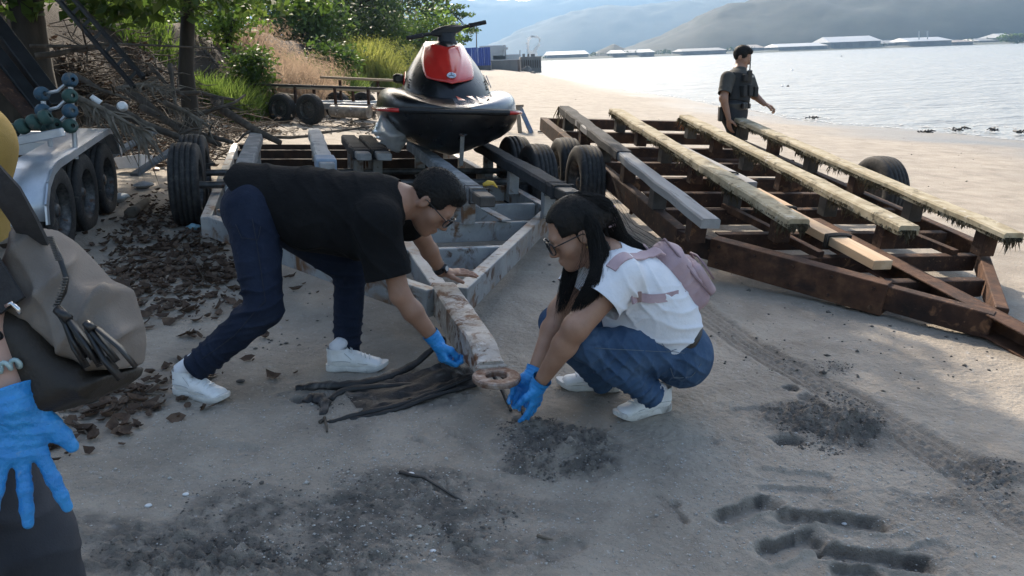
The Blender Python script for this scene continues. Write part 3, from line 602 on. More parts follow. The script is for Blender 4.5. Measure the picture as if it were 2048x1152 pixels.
# ================================================================== JET SKI on the grey trailer
azs = math.radians(-9.5); SK_R = frame_R(A(math.sin(azs), math.cos(azs), -SLP*math.sin(azs)), A(SLP, 0, 1)); SK_O = MT(.66, 3.66, .0); sk = thing('jet_ski', 'black and red jet ski resting on the grey trailer, bow towards the camera', 'jet ski', SK_O, None, SK_R)
GLOSSB = pm('glossy_black_gelcoat', [(.005, .005, .006), (.009, .009, .010)], 5, .3, coat=.15, rvar=.1, spots=[((.05, .048, .045), 16, .62, .74)], bump=.2, bscale=30)
MATTB = pm('matt_black_plastic', [(.010, .010, .011), (.018, .018, .019)], 12, .55, bump=.3, bscale=200)
GREYD = pm('grey_sky_sheen_and_graphic', [(.16, .17, .19), (.24, .25, .27)], 5, .25, .3, coat=.4, rvar=.05)  # sky reflection painted as grey on the deck's right half; also one side graphic
REDP = pm('red_gelcoat', [(.52, .022, .018), (.62, .032, .024)], 5, .22, coat=.5, rvar=.06, spots=[((.4, .03, .03), 18, .64, .74)])
SEATM = pm('black_vinyl', [(.012, .012, .013), (.02, .02, .021)], 14, .5, bump=.4, bscale=160)
ls = [0, .05, .15, .32, .55, .9, 1.5, 2.3, 3.05]; hw = [.12, .30, .44, .555, .625, .655, .66, .64, .59]
gu = [.975, .975, .97, .96, .945, .925, .90, .875, .85]; kz = [.85, .75, .66, .595, .55, .525, .51, .50, .50]
def hull_ring(i):
    W, g, k, l = hw[i], gu[i], kz[i], ls[i]; pr = [(-1, 1), (-.97, .80), (-.90, .62), (-.75, .44), (-.52, .27), (-.27, .12), (0, 0), (.27, .12), (.52, .27), (.75, .44), (.90, .62), (.97, .80), (1, 1)]
    return [A(W*x, l, lerp(k, g, z)) for x, z in pr]
mb = MB(); mb.loft([hull_ring(i) for i in range(len(ls))], closed=False, caps=False)
n0 = len(mb.v)-13; mb.f.append(tuple(range(n0, n0+13))); mb.m.append(0); mb.f.append(tuple(range(12, -1, -1))); mb.m.append(0)
hull = mb.build('hull', GLOSSB, sk, smooth=60)
# deck
def deck_ring(i):
    W, g, l = hw[i]*.99, gu[i]+.02, ls[i]; hgt = [.02, .05, .085, .135, .175, .20, .19, .15, .12][i]
    pr = [(-1, 0), (-.985, .5), (-.92, .88), (-.76, 1.0), (-.55, .72), (0, .62), (.55, .72), (.76, 1.0), (.92, .88), (.985, .5), (1, 0)]
    return [A(W*x, l+.01, g+hgt*z) for x, z in pr]
mb = MB(); R_ = [deck_ring(i) for i in range(len(ls))]; k = 11
mb.add([p for r_ in R_ for p in r_], [])
for i in range(len(ls)-1):
    for j in range(k-1): mb.f.append((i*k+j, i*k+j+1, (i+1)*k+j+1, (i+1)*k+j)); mb.m.append(1 if (j >= 5) else 0)  # right half takes the grey that stands in for reflected sky
mb.f.append(tuple(range(k-1, -1, -1))); mb.m.append(0); mb.f.append(tuple(range((len(ls)-1)*k, len(ls)*k))); mb.m.append(0)
deck = mb.build('deck', [GLOSSB, GREYD], sk, smooth=60); deck.modifiers.new('sub', 'SUBSURF').render_levels = 2
# gunwale bumper, red stripes, end blocks
def gpath(s, i0, i1, zo=0, wo=.012): return [A(s*(hw[i]+wo), ls[i]-(.015 if i < 3 else 0), gu[i]+.008+zo) for i in range(i0, i1)]
full = gpath(-1, 0, 9)[::-1]+gpath(1, 0, 9)
MB().tube(full, .02, 8, flat=1.0).build('bumper', MATTB, sk, smooth=True)
for s in (-1, 1): MB().tube(gpath(s, 2, 9, -.004, .026), .017, 7).build('bumper_stripe', REDP, sk, smooth=True)
MB().tube(gpath(-1, 1, 3, 0, .02)[::-1]+gpath(1, 1, 3, 0, .02), .027, 8).build('bow_bumper', MATTB, sk, smooth=40)
# cowl and red hood panel: one surface function
zz = [1.07, 1.14, 1.25, 1.36, 1.46, 1.53, 1.56]; hh = [.40, .39, .355, .30, .235, .19, .15]; fl = [.42, .46, .58, .74, .90, .99, 1.06]
def cowl(s, z, off=0):
    W = np.interp(z, zz, hh); f = np.interp(z, zz, fl); return A((W+off)*s, f+.34*abs(s)**2.4-off*(1-abs(s)**2)*1.3-.035*(1-abs(s)), z+off*.4)
mb = MB(); ss = np.linspace(-1, 1, 17); rings = []
for z in np.linspace(1.07, 1.56, 12): rings.append([cowl(s, z)*A(1, 1, 1) for s in ss]+[A(cowl(1, z)[0], 1.62, z-.03), A(cowl(-1, z)[0], 1.62, z-.03)])
mb.loft(rings); mb.build('cowl', GLOSSB, sk, smooth=50)
mb = MB(); U = np.linspace(-1, 1, 21); V = np.linspace(0, 1, 13); vv = []
for v_ in V:
    for u_ in U:
        zb_ = 1.185+.045*abs(u_); zt_ = 1.50+.055*abs(u_); z = lerp(zb_, zt_, v_); wd = lerp(.56, .97, v_**.8)
        crease = .013*math.exp(-(abs(abs(u_)-lerp(.12, .66, v_))/.07)**2)+.02*max(0, 1-abs(u_)*1.6)*(1-v_*.8)
        vv.append(cowl(u_*wd, z, .014+crease))
k = len(U); mb.add(vv, [(j*k+i, j*k+i+1, (j+1)*k+i+1, (j+1)*k+i) for j in range(len(V)-1) for i in range(k-1)])
hood = mb.build('hood', REDP, sk, smooth=50); s_ = hood.modifiers.new('s', 'SOLIDIFY'); s_.thickness = .012; s_.offset = -1
# oval emblem with three tuning-fork like bars
e = cowl(0, 1.245, .046); mb = MB(); fx, fu, fn = A(1, 0, 0), nrm(A(0, .55, 1)), nrm(A(0, -1, .55))
ov = lambda r, o: [e+fx*math.cos(t)*.042*r+fu*math.sin(t)*.030*r+fn*o for t in np.linspace(0, 2*math.pi, 24, endpoint=False)]
mb.loft([ov(1, -.012), ov(1, .004), ov(.9, .008)]); em = mb.build('emblem', pm('chrome_badge', [(.55, .55, .56), (.7, .7, .7)], 9, .25, .9), sk, smooth=40)
mb = MB()
for a in (90, 210, 330): t = math.radians(a); mb.beam(e+fn*.0095, e+fn*.0095+fx*math.cos(t)*.030+fu*math.sin(t)*.022, .005, .002, fn)
mb.build('emblem_bars', MATTB, em)
for s in (-1, 1):      # side graphics: red and white slashes on the cowl, letters-like marks on the deck nose
    mb = MB()
    for i in range(3): a = A(s*(.405-i*.01), .80+i*.10, 1.16+.02*i); mb.beam(a, a+A(-s*.015, .22, .10-.02*i), .006, .012+.004*i)
    mb.build('side_graphic', REDP if s < 0 else GREYD, sk)
mb = MB(); zn = lambda x, l: .99+.012+np.interp(l, ls, [.02, .05, .085, .135, .175, .20, .19, .15, .12])*.72
for i, x in enumerate((.02, .11, .20, .27)):
    p = [A(x, .30, zn(x, .30)+.004), A(x+.055, .30, zn(x+.055, .3)+.004), A(x+.075, .16, zn(x+.075, .16)+.004), A(x+.01, .16, zn(x, .16)+.004)]
    mb.add(p, [(0, 1, 2), ] if i % 2 else [(0, 2, 3)])
mb.build('nose_graphic', REDP, deck)
for s in (-1, 1):      # dark vents low on the cowl and a trim line round the hood
    mb = MB()
    for i in range(4): a = cowl(s*.93, 1.14+.022*i, .006); mb.beam(a, a+A(s*.01, .16, .012), .008, .010)
    tag(mb.build('side_vent', MATTB, sk), kind='stuff')
    mb = MB(); mb.tube([A(s*(np.interp(l, ls, hw)*.60), l, np.interp(l, ls, gu)+.02+np.interp(l, ls, [.02, .05, .085, .135, .175, .20, .19, .15, .12])*.80) for l in (.2, .4, .7, 1.1, 1.5, 2.0)], .008, 6); mb.build('deck_seam', MATTB, deck, smooth=True)
# steering
bl, br, bc = A(-.36, 1.02, 1.575), A(.40, 1.22, 1.755), A(.02, 1.18, 1.66)
mb = MB(); mb.loft([[A(.02+x*w_, l_+y*d__, z_) for x, y in ((-1, -.6), (-.5, -1), (.5, -1), (1, -.6), (1, 1), (-1, 1))] for (w_, l_, d__, z_) in ((.12, 1.16, .12, 1.50), (.085, 1.17, .10, 1.57), (.075, 1.18, .09, 1.61), (.09, 1.19, .09, 1.645))]); mb.build('steering_column', MATTB, sk, smooth=35, bevel=.012, seg=2)
s3, d3, u3 = axes(br-bl); mb = MB()
mb.loft([[bc+d3*t+s3*x*w_+u3*z*h_ for x, z in ((-1, -.7), (-.6, -1), (.6, -1), (1, -.7), (1, .5), (.5, 1), (-.5, 1), (-1, .5))] for (t, w_, h_) in ((-.15, .025, .02), (-.11, .05, .034), (-.04, .07, .046), (.05, .07, .046), (.11, .05, .036), (.16, .025, .02))]); mb.build('handlebar_pad', MATTB, sk, smooth=40)
MB().tube([bl, bc-d3*.12, bc+d3*.12, br], .016, 10).build('handlebar', MATTB, sk, smooth=True)
for (a, b) in ((bl, lerp(bl, bc, .38)), (br, lerp(br, bc, .42))):
    mb = MB(); mb.tube([lerp(a, b, t) for t in np.linspace(-.02, 1, 9)], [.019, .022, .0205, .0215, .0205, .0215, .0205, .022, .025], 10); mb.build('grip', RUBBER, sk, smooth=True)
    mb = MB(); c = lerp(a, b, 1.0); mb.tube([c, c+A(0, -.05, -.01), lerp(a, b, .4)+A(0, -.06, -.012)], [.01, .009, .006], 6); mb.build('lever', MATTB, sk, smooth=True)
# seat, footwells, rear deck, mirrors
mb = MB(); rings = []
for (l, W, z0, z1) in ((1.5, .17, 1.02, 1.36), (1.65, .20, 1.0, 1.36), (1.9, .22, .98, 1.30), (2.2, .23, .96, 1.31), (2.45, .23, .95, 1.36), (2.75, .21, .95, 1.35), (2.9, .16, .96, 1.28)):
    rings.append([A(W*x, l, lerp(z0, z1, z)) for x, z in ((-1.25, 0), (-1.15, .45), (-1, .82), (-.7, .97), (0, 1), (.7, .97), (1, .82), (1.15, .45), (1.25, 0))])
mb.loft(rings); mb.build('seat', SEATM, sk, smooth=50)
for s in (-1,):
    c = A(s*.43, 1.35, 1.20); mb = MB(); mb.tube([c+A(-s*.10, .06, -.06), c], [.035, .03], 8); mb.loft([[c+A(x*.055*k_, o_, z*.045*k_) for x, z in ((-1, -.6), (-.5, -1), (.5, -1), (1, -.5), (1, .5), (.5, 1), (-.5, 1), (-1, .6))] for k_, o_ in ((.6, -.08), (1, -.05), (1, .02), (.95, .03))])
    mb.build('mirror', GLOSSB, sk, smooth=45)
mb = MB(); c = A(.47, .62, 1.06); mb.loft([[c+A(x*.055*k_, y*.04*k_, z_) for x, y in ((-1, -.7), (-.6, -1), (.6, -1), (1, -.7), (1, .7), (.6, 1), (-.6, 1), (-1, .7))] for k_, z_ in ((.8, 0), (1, .01), (1, .04), (.8, .052))]); mb.build('mooring_cleat', RUBBER, sk, smooth=40)
# bow strap hanging from the bow eye
mb = MB(); mb.beam((.05, -.012, .80), (.055, .10, .52), .035, .006, (0, 1, 0)); mb.build('bow_strap', pm('grey_webbing', [(.16, .16, .16), (.26, .26, .25)], 40, .8), sk)
MB().tube([(.05, -.02, .80), (.02, -.045, .80), (.05, -.06, .79), (.08, -.045, .80), (.05, -.02, .80)], .007, 6).build('bow_eye', RIM, sk, smooth=True)
# crumpled clear plastic hanging at the hull's left
mb = MB(); c = MT(.10, 4.15, .80); n = 16; rings = []
for i in range(n):
    t = i/(n-1); rings.append([c+A(.16*math.sin(t*3.0)*math.cos(a)*random.uniform(.6, 1.1)+.12*t, .12*math.sin(t*3.0)*math.sin(a), .10-.32*t+.02*random.random()) for a in np.linspace(0, 2*math.pi, 14, endpoint=False)])
mb.loft(rings); PLA = pm('cloudy_plastic', [(.42, .42, .41), (.6, .6, .58)], 14, .2, bump=.8, bscale=30); PLA.node_tree.nodes['Principled BSDF'].inputs['Transmission Weight'].default_value = .6
tag(mb.build('plastic_sheet', PLA, wb=c, smooth=60), 'crumpled clear plastic sheet bunched beside the jet ski hull', 'plastic sheet')

# ================================================================== ORGANIC SHAPES: blended solids -> one surface
def C(a, b, ra, rb, k=.03, cap0=False, cap1=False): return dict(t='C', a=A(*a), b=A(*b), ra=ra, rb=rb, k=k, c0=cap0, c1=cap1)
def E(a, b, side, w0, d0, w1, d1, k=.03, cap0=False, cap1=False): return dict(t='E', a=A(*a), b=A(*b), s=A(*side), w0=w0, d0=d0, w1=w1, d1=d1, k=k, c0=cap0, c1=cap1)
def B(c, R, rad, k=.03, neg=False): return dict(t='B', c=A(*c), R=np.array(R, float), r=A(*rad), k=k, neg=neg)
def X(fn, lo, hi, k=.005, neg=False): return dict(t='X', fn=fn, lo=A(*lo), hi=A(*hi), k=k, neg=neg)
def infl(prims, e, ek=0):
    out = []
    for p in prims:
        p = dict(p)
        if p['t'] == 'C': p['ra'] += e; p['rb'] += e
        elif p['t'] == 'E':
            for q_ in ('w0', 'd0', 'w1', 'd1'): p[q_] += e
        elif p['t'] == 'B': p['r'] = p['r']+e*(-1 if p['neg'] else 1)
        p['k'] = p['k']+ek; out.append(p)
    return out
def pbox(p):
    if p['t'] == 'X': return p['lo'], p['hi']
    if p['t'] == 'B': r = max(p['r']); return p['c']-r, p['c']+r
    r = max(p['ra'], p['rb']) if p['t'] == 'C' else max(p['w0'], p['d0'], p['w1'], p['d1'])
    return np.minimum(p['a'], p['b'])-r, np.maximum(p['a'], p['b'])+r
def pdist(p, P):
    if p['t'] == 'X': return p['fn'](P)
    if p['t'] == 'B':
        q = (P-p['c'])@p['R']; k0 = np.sqrt(((q/p['r'])**2).sum(-1))+1e-9; k1 = np.sqrt(((q/p['r']**2)**2).sum(-1))+1e-9; return k0*(k0-1)/k1
    ba = p['b']-p['a']; L2 = ba@ba; t = np.clip(((P-p['a'])@ba)/L2, 0, 1); q = P-p['a']-t[..., None]*ba; ax = ba/math.sqrt(L2)
    if p['t'] == 'C': d = np.sqrt((q**2).sum(-1))-(p['ra']+(p['rb']-p['ra'])*t)
    else:
        s = nrm(p['s']-ax*(p['s']@ax)); n = np.cross(ax, s); W = p['w0']+(p['w1']-p['w0'])*t; Dp = p['d0']+(p['d1']-p['d0'])*t; M = np.minimum(W, Dp)
        u, v, w_ = q@s, q@n, q@ax; k0 = np.sqrt((u/W)**2+(v/Dp)**2+(w_/M)**2)+1e-9; k1 = np.sqrt((u/W**2)**2+(v/Dp**2)**2+(w_/M**2)**2)+1e-9; d = k0*(k0-1)/k1
    if p['c0']: d = np.maximum(d, (P-p['a'])@(-ax)-.018)
    if p['c1']: d = np.maximum(d, (P-p['b'])@ax-.018)
    return d
def solid(prims, h, pad=.03):
    lo = np.min([pbox(p)[0] for p in prims if not p.get('neg')], 0)-pad; hi = np.max([pbox(p)[1] for p in prims if not p.get('neg')], 0)+pad
    n = np.ceil((hi-lo)/h).astype(int)+1; f = np.full(n, .08, np.float32)
    for p in prims:
        a, b = pbox(p); m = p['k']+.03; i0 = np.clip(np.floor((a-m-lo)/h).astype(int), 0, n-1); i1 = np.clip(np.ceil((b+m-lo)/h).astype(int)+1, 1, n)
        if (i1 <= i0).any(): continue
        g = np.stack(np.meshgrid(*[lo[j]+h*np.arange(i0[j], i1[j]) for j in range(3)], indexing='ij'), -1)
        d = pdist(p, g).astype(np.float32); sl_ = tuple(slice(i0[j], i1[j]) for j in range(3)); o = f[sl_]; k = max(p['k'], 1e-4)
        if p.get('neg'): hh_ = np.clip(.5-.5*(o+d)/k, 0, 1); f[sl_] = o*(1-hh_)-d*hh_+k*hh_*(1-hh_)
        else: hh_ = np.clip(.5+.5*(o-d)/k, 0, 1); f[sl_] = o*(1-hh_)+d*hh_-k*hh_*(1-hh_)
    return snet(f, lo, h)
def snet(f, lo, h):
    n = np.array(f.shape); s = f < 0; cnt = np.zeros(n-1, np.int8); cor = [(i, j, k) for i in (0, 1) for j in (0, 1) for k in (0, 1)]
    for (i, j, k) in cor: cnt += s[i:n[0]-1+i, j:n[1]-1+j, k:n[2]-1+k]
    act = np.argwhere((cnt > 0) & (cnt < 8)); vid = np.full(n-1, -1, np.int32); vid[tuple(act.T)] = np.arange(len(act))
    val = np.stack([f[act[:, 0]+i, act[:, 1]+j, act[:, 2]+k] for (i, j, k) in cor], 1); cc = np.array(cor, float); acc = np.zeros((len(act), 3)); num = np.zeros(len(act))
    for e0 in range(8):
        for e1 in range(e0+1, 8):
            if np.abs(cc[e0]-cc[e1]).sum() != 1: continue
            v0, v1 = val[:, e0], val[:, e1]; m = (v0 < 0) != (v1 < 0); t = np.where(m, v0/np.where(m, v0-v1, 1), 0)
            acc += m[:, None]*(cc[e0]+t[:, None]*(cc[e1]-cc[e0])); num += m
    V = lo+h*(act+acc/num[:, None]); F_ = []
    for ax in range(3):
        u, v = [(1, 2), (2, 0), (0, 1)][ax]; s0 = np.take(s, range(n[ax]-1), ax); s1 = np.take(s, range(1, n[ax]), ax); e = np.argwhere(s0 != s1)
        e = e[(e[:, u] > 0) & (e[:, v] > 0) & (e[:, u] < n[u]-1) & (e[:, v] < n[v]-1)]
        if not len(e): continue
        du = np.eye(3, dtype=int)[u]; dv = np.eye(3, dtype=int)[v]; g = lambda q: vid[tuple(q.T)]
        quad = np.stack([g(e-du-dv), g(e-dv), g(e), g(e-du)], 1); fl_ = ~s0[tuple(e.T)]; quad[fl_] = quad[fl_][:, ::-1]; F_.append(quad)
    F_ = np.concatenate(F_); F_ = F_[(F_ >= 0).all(1)]; return V, F_
def vnorm(V, F_):
    fn = np.cross(V[F_[:, 2]]-V[F_[:, 0]], V[F_[:, 3]]-V[F_[:, 1]]); N_ = np.zeros_like(V)
    for j in range(4): np.add.at(N_, F_[:, j], fn)
    return N_/(np.linalg.norm(N_, axis=1, keepdims=True)+1e-12), fn
def relax(V, F_, it=2, lam=.5):
    for _ in range(it):
        S = np.zeros_like(V); c = np.zeros(len(V))
        for j in range(4):
            for dj in (1, 3): np.add.at(S, F_[:, j], V[F_[:, (j+dj) % 4]]); np.add.at(c, F_[:, j], 1)
        V = V+lam*(S/np.maximum(c, 1)[:, None]-V)
    return V
def folds(V, N_, fl_):
    """fl: (centre, direction across the folds, amplitude, wavelength, reach)"""
    d = np.zeros(len(V)); wob = vn3(V*9)
    for (c, dr, amp, wl, R) in fl_:
        q = V-A(*c); r2 = (q**2).sum(1)/R**2; ph = (q@nrm(dr))*2*math.pi/wl+2.6*wob+1.5*vn3(V*4+5); s = 1-np.abs(np.sin(ph/2))
        d += amp*1.25*np.exp(-r2*1.4)*(s**2.2-.35)
    return V+N_*d[:, None]
def organic(name, prims, h, mat, parent=None, open_caps=(), fl_=(), rough=0, rs=40, it=2, wb=None):
    V, F_ = solid(prims, h); V = relax(V, F_, it); N_, fn = vnorm(V, F_)
    if rough: V = V+N_*(rough*vn3(V*rs))[:, None]
    if len(fl_): V = folds(V, N_, fl_)
    for (b, ax, r) in open_caps:           # trim cleanly at hems, cuffs and necklines
        ax = nrm(ax); q = V-A(*b); sd_ = np.where(np.linalg.norm(q, axis=1) < r, q@ax, -1.); F_ = F_[~(sd_[F_] > 0).all(1)]; k_ = sd_ > 0; V[k_] -= sd_[k_, None]*ax
    if len(open_caps): u_, inv_ = np.unique(F_, return_inverse=True); V = V[u_]; F_ = inv_.reshape(F_.shape)
    off = OFF.get(parent.name, A(0, 0, 0)) if parent is not None else (A(*wb) if wb is not None else A(0, 0, 0))
    o = link(name, fastmesh(name, V-off, F_, True), mat, parent)
    if parent is None and wb is not None: o.location = wb; OFF[o.name] = A(*wb)
    return o
def multi(name, sets, mat, parent=None, wb=None):
    """several overlapping solids (body, finer hand) joined in ONE mesh"""
    VV, FF, b = [], [], 0
    for prims, h, it in sets:
        V, F_ = solid(prims, h); V = relax(V, F_, it); VV.append(V); FF.append(F_+b); b += len(V)
    off = OFF.get(parent.name, A(0, 0, 0)) if parent is not None else A(*wb)
    o = link(name, fastmesh(name, np.concatenate(VV)-off, np.concatenate(FF), True), mat, parent)
    if parent is None: o.location = wb; OFF[o.name] = A(*wb)
    return o
def head_axes(f, u): f = nrm(f); u = nrm(A(*u)-f*(A(*u)@f)); return np.cross(f, u), f, u      # right hand side, forward, up
def head_prims(c, f, u, sc=1.0, jaw=1.0):
    s, f, u = head_axes(f, u); R = np.stack([s, f, u], 1); P = lambda x, y, z: A(*c)+R@(A(x, y, z)*sc)
    H = [B(P(0, -.012, .038), R, A(.074, .097, .086)*sc, .02), B(P(0, .034, -.035), R, A(.058*jaw, .060, .085)*sc, .035), C(P(0, .072, -.098), P(0, .066, -.094), .022*sc, .022*sc, .035),
         C(P(-.03, .082, .022), P(.03, .082, .022), .013*sc, .013*sc, .02), C(P(0, .094, .004), P(0, .112, -.03), .008*sc, .0125*sc, .012), C(P(-.010, .102, -.036), P(.010, .102, -.036), .009*sc, .009*sc, .01),
         C(P(.046, .052, -.028), P(.046, .05, -.028), .024*sc, .024*sc, .03), C(P(-.046, .052, -.028), P(-.046, .05, -.028), .024*sc, .024*sc, .03),
         B(P(.033, .102, .0), R, A(.016, .014, .011)*sc, .012, True), B(P(-.033, .102, .0), R, A(.016, .014, .011)*sc, .012, True),
         B(P(0, .094, -.063), R, A(.023, .012, .0065)*sc, .005), B(P(0, .091, -.076), R, A(.020, .013, .008)*sc, .006), B(P(.032, .090, 0), R, A(.013, .012, .010)*sc, .003), B(P(-.032, .090, 0), R, A(.013, .012, .010)*sc, .003)]
    for x in (-1, 1): H += [B(P(x*.077, -.012, -.008), R@np.array([[math.cos(x*.35), 0, 0], [0, 1, 0], [0, 0, 1]]), A(.009, .021, .031)*sc, .008), B(P(x*.087, -.008, -.004), R, A(.006, .011, .017)*sc, .005, True)]
    return H, P, R
def hair_short(c, f, u, sc=1.0, th=.010):
    s, f, u = head_axes(f, u); R = np.stack([s, f, u], 1); P = lambda x, y, z: A(*c)+R@(A(x, y, z)*sc)
    def ex(Q):
        q = (Q-A(*c))@R/sc; x, y, z = q[..., 0], q[..., 1], q[..., 2]
        return np.minimum(np.maximum(.055-y, z-(.072-.25*np.abs(x))), np.maximum(-(y+.03), z+.012))*sc
    def low(Q): q = (Q-A(*c))@R/sc; return (q[..., 2]+.065)*sc
    r = .14*sc
    return [B(P(0, -.014, .040), R, A(.074+th, .097+th, .086+th*1.6)*sc, .02), B(P(0, .03, .095), R, A(.055, .06, .035)*sc, .02), X(ex, c-A(r, r, r), c+A(r, r, r), .008, True), X(low, c-A(r, r, r), c+A(r, r, r), .008, True)]
def glasses(P, parent, sc=1, mat=None, wd=.028, ht=.021):
    mb = MB()
    for x in (-1, 1):
        pts = [P(x*.034+wd*math.copysign(abs(math.cos(t))**.6, math.cos(t)), .112-.012*abs(math.cos(t)) if math.cos(t)*x > 0 else .114, .001+ht*math.copysign(abs(math.sin(t))**.6, math.sin(t))) for t in np.linspace(0, 2*math.pi, 18, endpoint=False)]
        mb.tube(pts, .0026*sc, 6, closed=True)
        mb.tube([P(x*.062, .10, .006), P(x*.078, .06, .008), P(x*.082, -.01, .006), P(x*.080, -.03, -.012)], .0024*sc, 6)
    mb.tube([P(-.008, .114, .004), P(0, .117, .007), P(.008, .114, .004)], .0024*sc, 6)
    g = mb.build('glasses', mat, parent, smooth=True)
    lm = MB()
    for x in (-1, 1): lm.add([P(x*.034+wd*.92*math.cos(t), .112, .001+ht*.92*math.sin(t)) for t in np.linspace(0, 2*math.pi, 14, endpoint=False)], [tuple(range(14))])
    lm.build('lens', MATS['lens_glass'], g)
    return g
def rot_to(d, n, a): return d*math.cos(a)+n*math.sin(a)
def hand_prims(w, d, pn, th, curl=(.3, .35, .4, .45), spread=(.12, .03, -.06, -.16), sc=1.0, thumb=(.55, .8, .25), tcurl=.3, r=1.0, tl=1.0):
    """w wrist, d finger direction, pn palm normal, th thumb side"""
    d = nrm(d); pn = nrm(A(*pn)-d*(A(*pn)@d)); t = np.cross(d, pn); t = t if t@A(*th) > 0 else -t
    H = [E(w-d*.012*sc, w+d*.03*sc, t, .026*sc, .021*sc, .033*sc, .018*sc, .012), E(w+d*.03*sc, w+d*.082*sc, t, .034*sc, .017*sc, .040*sc, .013*sc, .012)]
    for i, (o, L) in enumerate(((.031, (.043, .026, .021)), (.010, (.047, .029, .022)), (-.011, (.044, .027, .021)), (-.030, (.034, .020, .019)))):
        p = w+(d*(.086 if i < 3 else .078)+t*o)*sc; dr = nrm(rot_to(d, t, spread[i])); a = curl[i]*.7
        for j, l in enumerate(L):
            dj = nrm(rot_to(dr, pn, a)); q = p+dj*l*sc; H.append(C(p, q, (.0092-.0010*j)*sc*r, (.0085-.0010*j)*sc*r, .006 if j or i < 9 else .008)); p = q; a += curl[i]
    p = w+(d*.022+t*.026)*sc; td = nrm(d*thumb[0]+t*thumb[1]+pn*thumb[2]); a = 0
    H.append(C(w+(d*.03+t*.012)*sc, w+(d*.03+t*.012)*sc+td*.03*sc, .017*sc, .0145*sc, .012))
    for j, l in enumerate((.044, .033, .028)):
        dj = nrm(rot_to(td, nrm(d*.9+pn*.5-td*((d*.9+pn*.5)@td)), a)); q = p+dj*l*sc*tl; H.append(C(p, q, (.0135-.0016*j)*sc*r, (.0120-.0018*j)*sc*r, .009)); p = q; a += tcurl
    return H
def shoe(parent, heel, toe, up_=(0.03, 0, 1), ln=.285, mat=None, solem=None, lift=0, wd=1.0, name='shoe'):
    heel, toe = A(*heel), A(*toe); f = nrm(toe-heel); s = nrm(np.cross(f, up_)); u = np.cross(s, f); k = ln/.28
    P = lambda x, y, z: heel+(s*x*wd+f*y+u*(z+lift))*k
    pr = [E(P(0, .040, .048), P(0, .13, .052), s, .033*k, .040*k, .036*k, .036*k, .03), E(P(0, .13, .050), P(0, .232, .034), s, .037*k, .036*k, .043*k, .025*k, .03), E(P(0, .060, .070), P(0, .048, .108), s, .031*k, .044*k, .034*k, .046*k, .03, cap1=True)]
    def cut(Q): return ((Q-heel)@u)-(.020+lift)*k
    c = P(0, .14, .03); pr.append(X(cut, c-.25, c+.25, .003, True))
    sh_ = organic(name, pr, .0055, mat, parent, open_caps=[(P(0, .048, .108), u, .07)], rough=.0012, rs=60)
    ys = [0, .006, .02, .05, .10, .15, .19, .225, .255, .274, .282]; ws = [.006, .020, .030, .036, .036, .039, .044, .0455, .038, .022, .006]
    rings = []
    for z, e in ((0, .92), (.006, 1.0), (.022, 1.03), (.030, .98)):
        ring = [P(x*w_*e, y, z+(.30*max(0, y-.2)**1.6*6 if z < .02 else .18*max(0, y-.2)**1.6*6)+(.006*math.exp(-((y-.11)/.03)**2) if z == 0 else 0)) for x, seq in ((-1, list(zip(ys, ws))), (1, list(zip(ys, ws))[::-1])) for y, w_ in seq]
        rings.append(ring)
    mb = MB(); mb.loft(rings); mb.build('sole', solem, sh_, smooth=50)
    mb = MB()
    for i in range(5):
        y = .115+i*.019; zt = np.interp(y, [.10, .13, .2, .232], [.092, .0885, .066, .058]); hw_ = .018+.002*i
        mb.tube([P(-hw_, y, zt-.006), P(-hw_*.5, y+.004, zt+.003), P(hw_*.5, y+.006, zt+.003), P(hw_, y+.008, zt-.006)], .0028*k, 6)
    for x in (-1, 1): mb.tube([P(0, .115, .095), P(x*.022, .108, .102), P(x*.030, .115, .094), P(x*.012, .118, .093)], .0022*k, 5); mb.tube([P(0, .115, .095), P(x*.028, .125, .085), P(x*.034, .14, .072)], .0022*k, 5)
    mb.build('laces', mat, sh_, smooth=True)
    mb = MB()
    for x in (-1, 1):
        mb.tube([P(x*.0425, .03, .055), P(x*.041, .08, .058), P(x*.0405, .13, .05), P(x*.0445, .19, .043)], .0016*k, 5); mb.tube([P(x*.036, .085, .095), P(x*.0395, .11, .072), P(x*.0405, .13, .05)], .0016*k, 5)
    mb.build('seam', MATS['seam_grey'], sh_)
    return sh_
SKIN = pm('skin_brown', [(.27, .145, .092), (.33, .18, .118), (.38, .215, .145)], 9, .5, bump=.12, bscale=260, sss=.12, spec=.4)
SKIN2 = pm('skin_tan', [(.30, .165, .108), (.36, .205, .138), (.42, .25, .175)], 9, .48, bump=.12, bscale=260, sss=.12, spec=.4)
HAIRB = pm('black_hair', [(.005, .0045, .0045), (.009, .008, .007), (.015, .012, .010)], 30, .6, bump=.5, bscale=300, stretch=(1, 1, .25), spec=.22)
BLACKT = pm('black_cotton', [(.0045, .0045, .005), (.007, .007, .0075), (.010, .010, .0105)], 7, .95, bump=2.2, bscale=16, spec=.2)
NAVY = pm('dark_denim', [(.006, .010, .022), (.010, .016, .034), (.017, .025, .047)], 6, .88, bump=2.2, bscale=24, spec=.25)
DENIM = pm('blue_denim', [(.030, .060, .118), (.048, .090, .165), (.078, .130, .215)], 7, .88, bump=2.4, bscale=24, spec=.25, spots=[((.16, .23, .33), 4, .58, .74), ((.02, .045, .10), 9, .6, .74)])
WHITE = pm('white_cotton', [(.70, .71, .75), (.78, .785, .81)], 5, .88, bump=1.8, bscale=18, spec=.25)
SNEAK = pm('white_leather', [(.62, .62, .60), (.76, .76, .75), (.82, .82, .81)], 10, .45, bump=.2, bscale=120, spots=[((.42, .39, .35), 14, .64, .76)])
SOLEM = pm('sole_rubber', [(.55, .54, .51), (.72, .71, .68)], 14, .65, bump=.4, bscale=120, spots=[((.24, .22, .2), 12, .56, .72)])
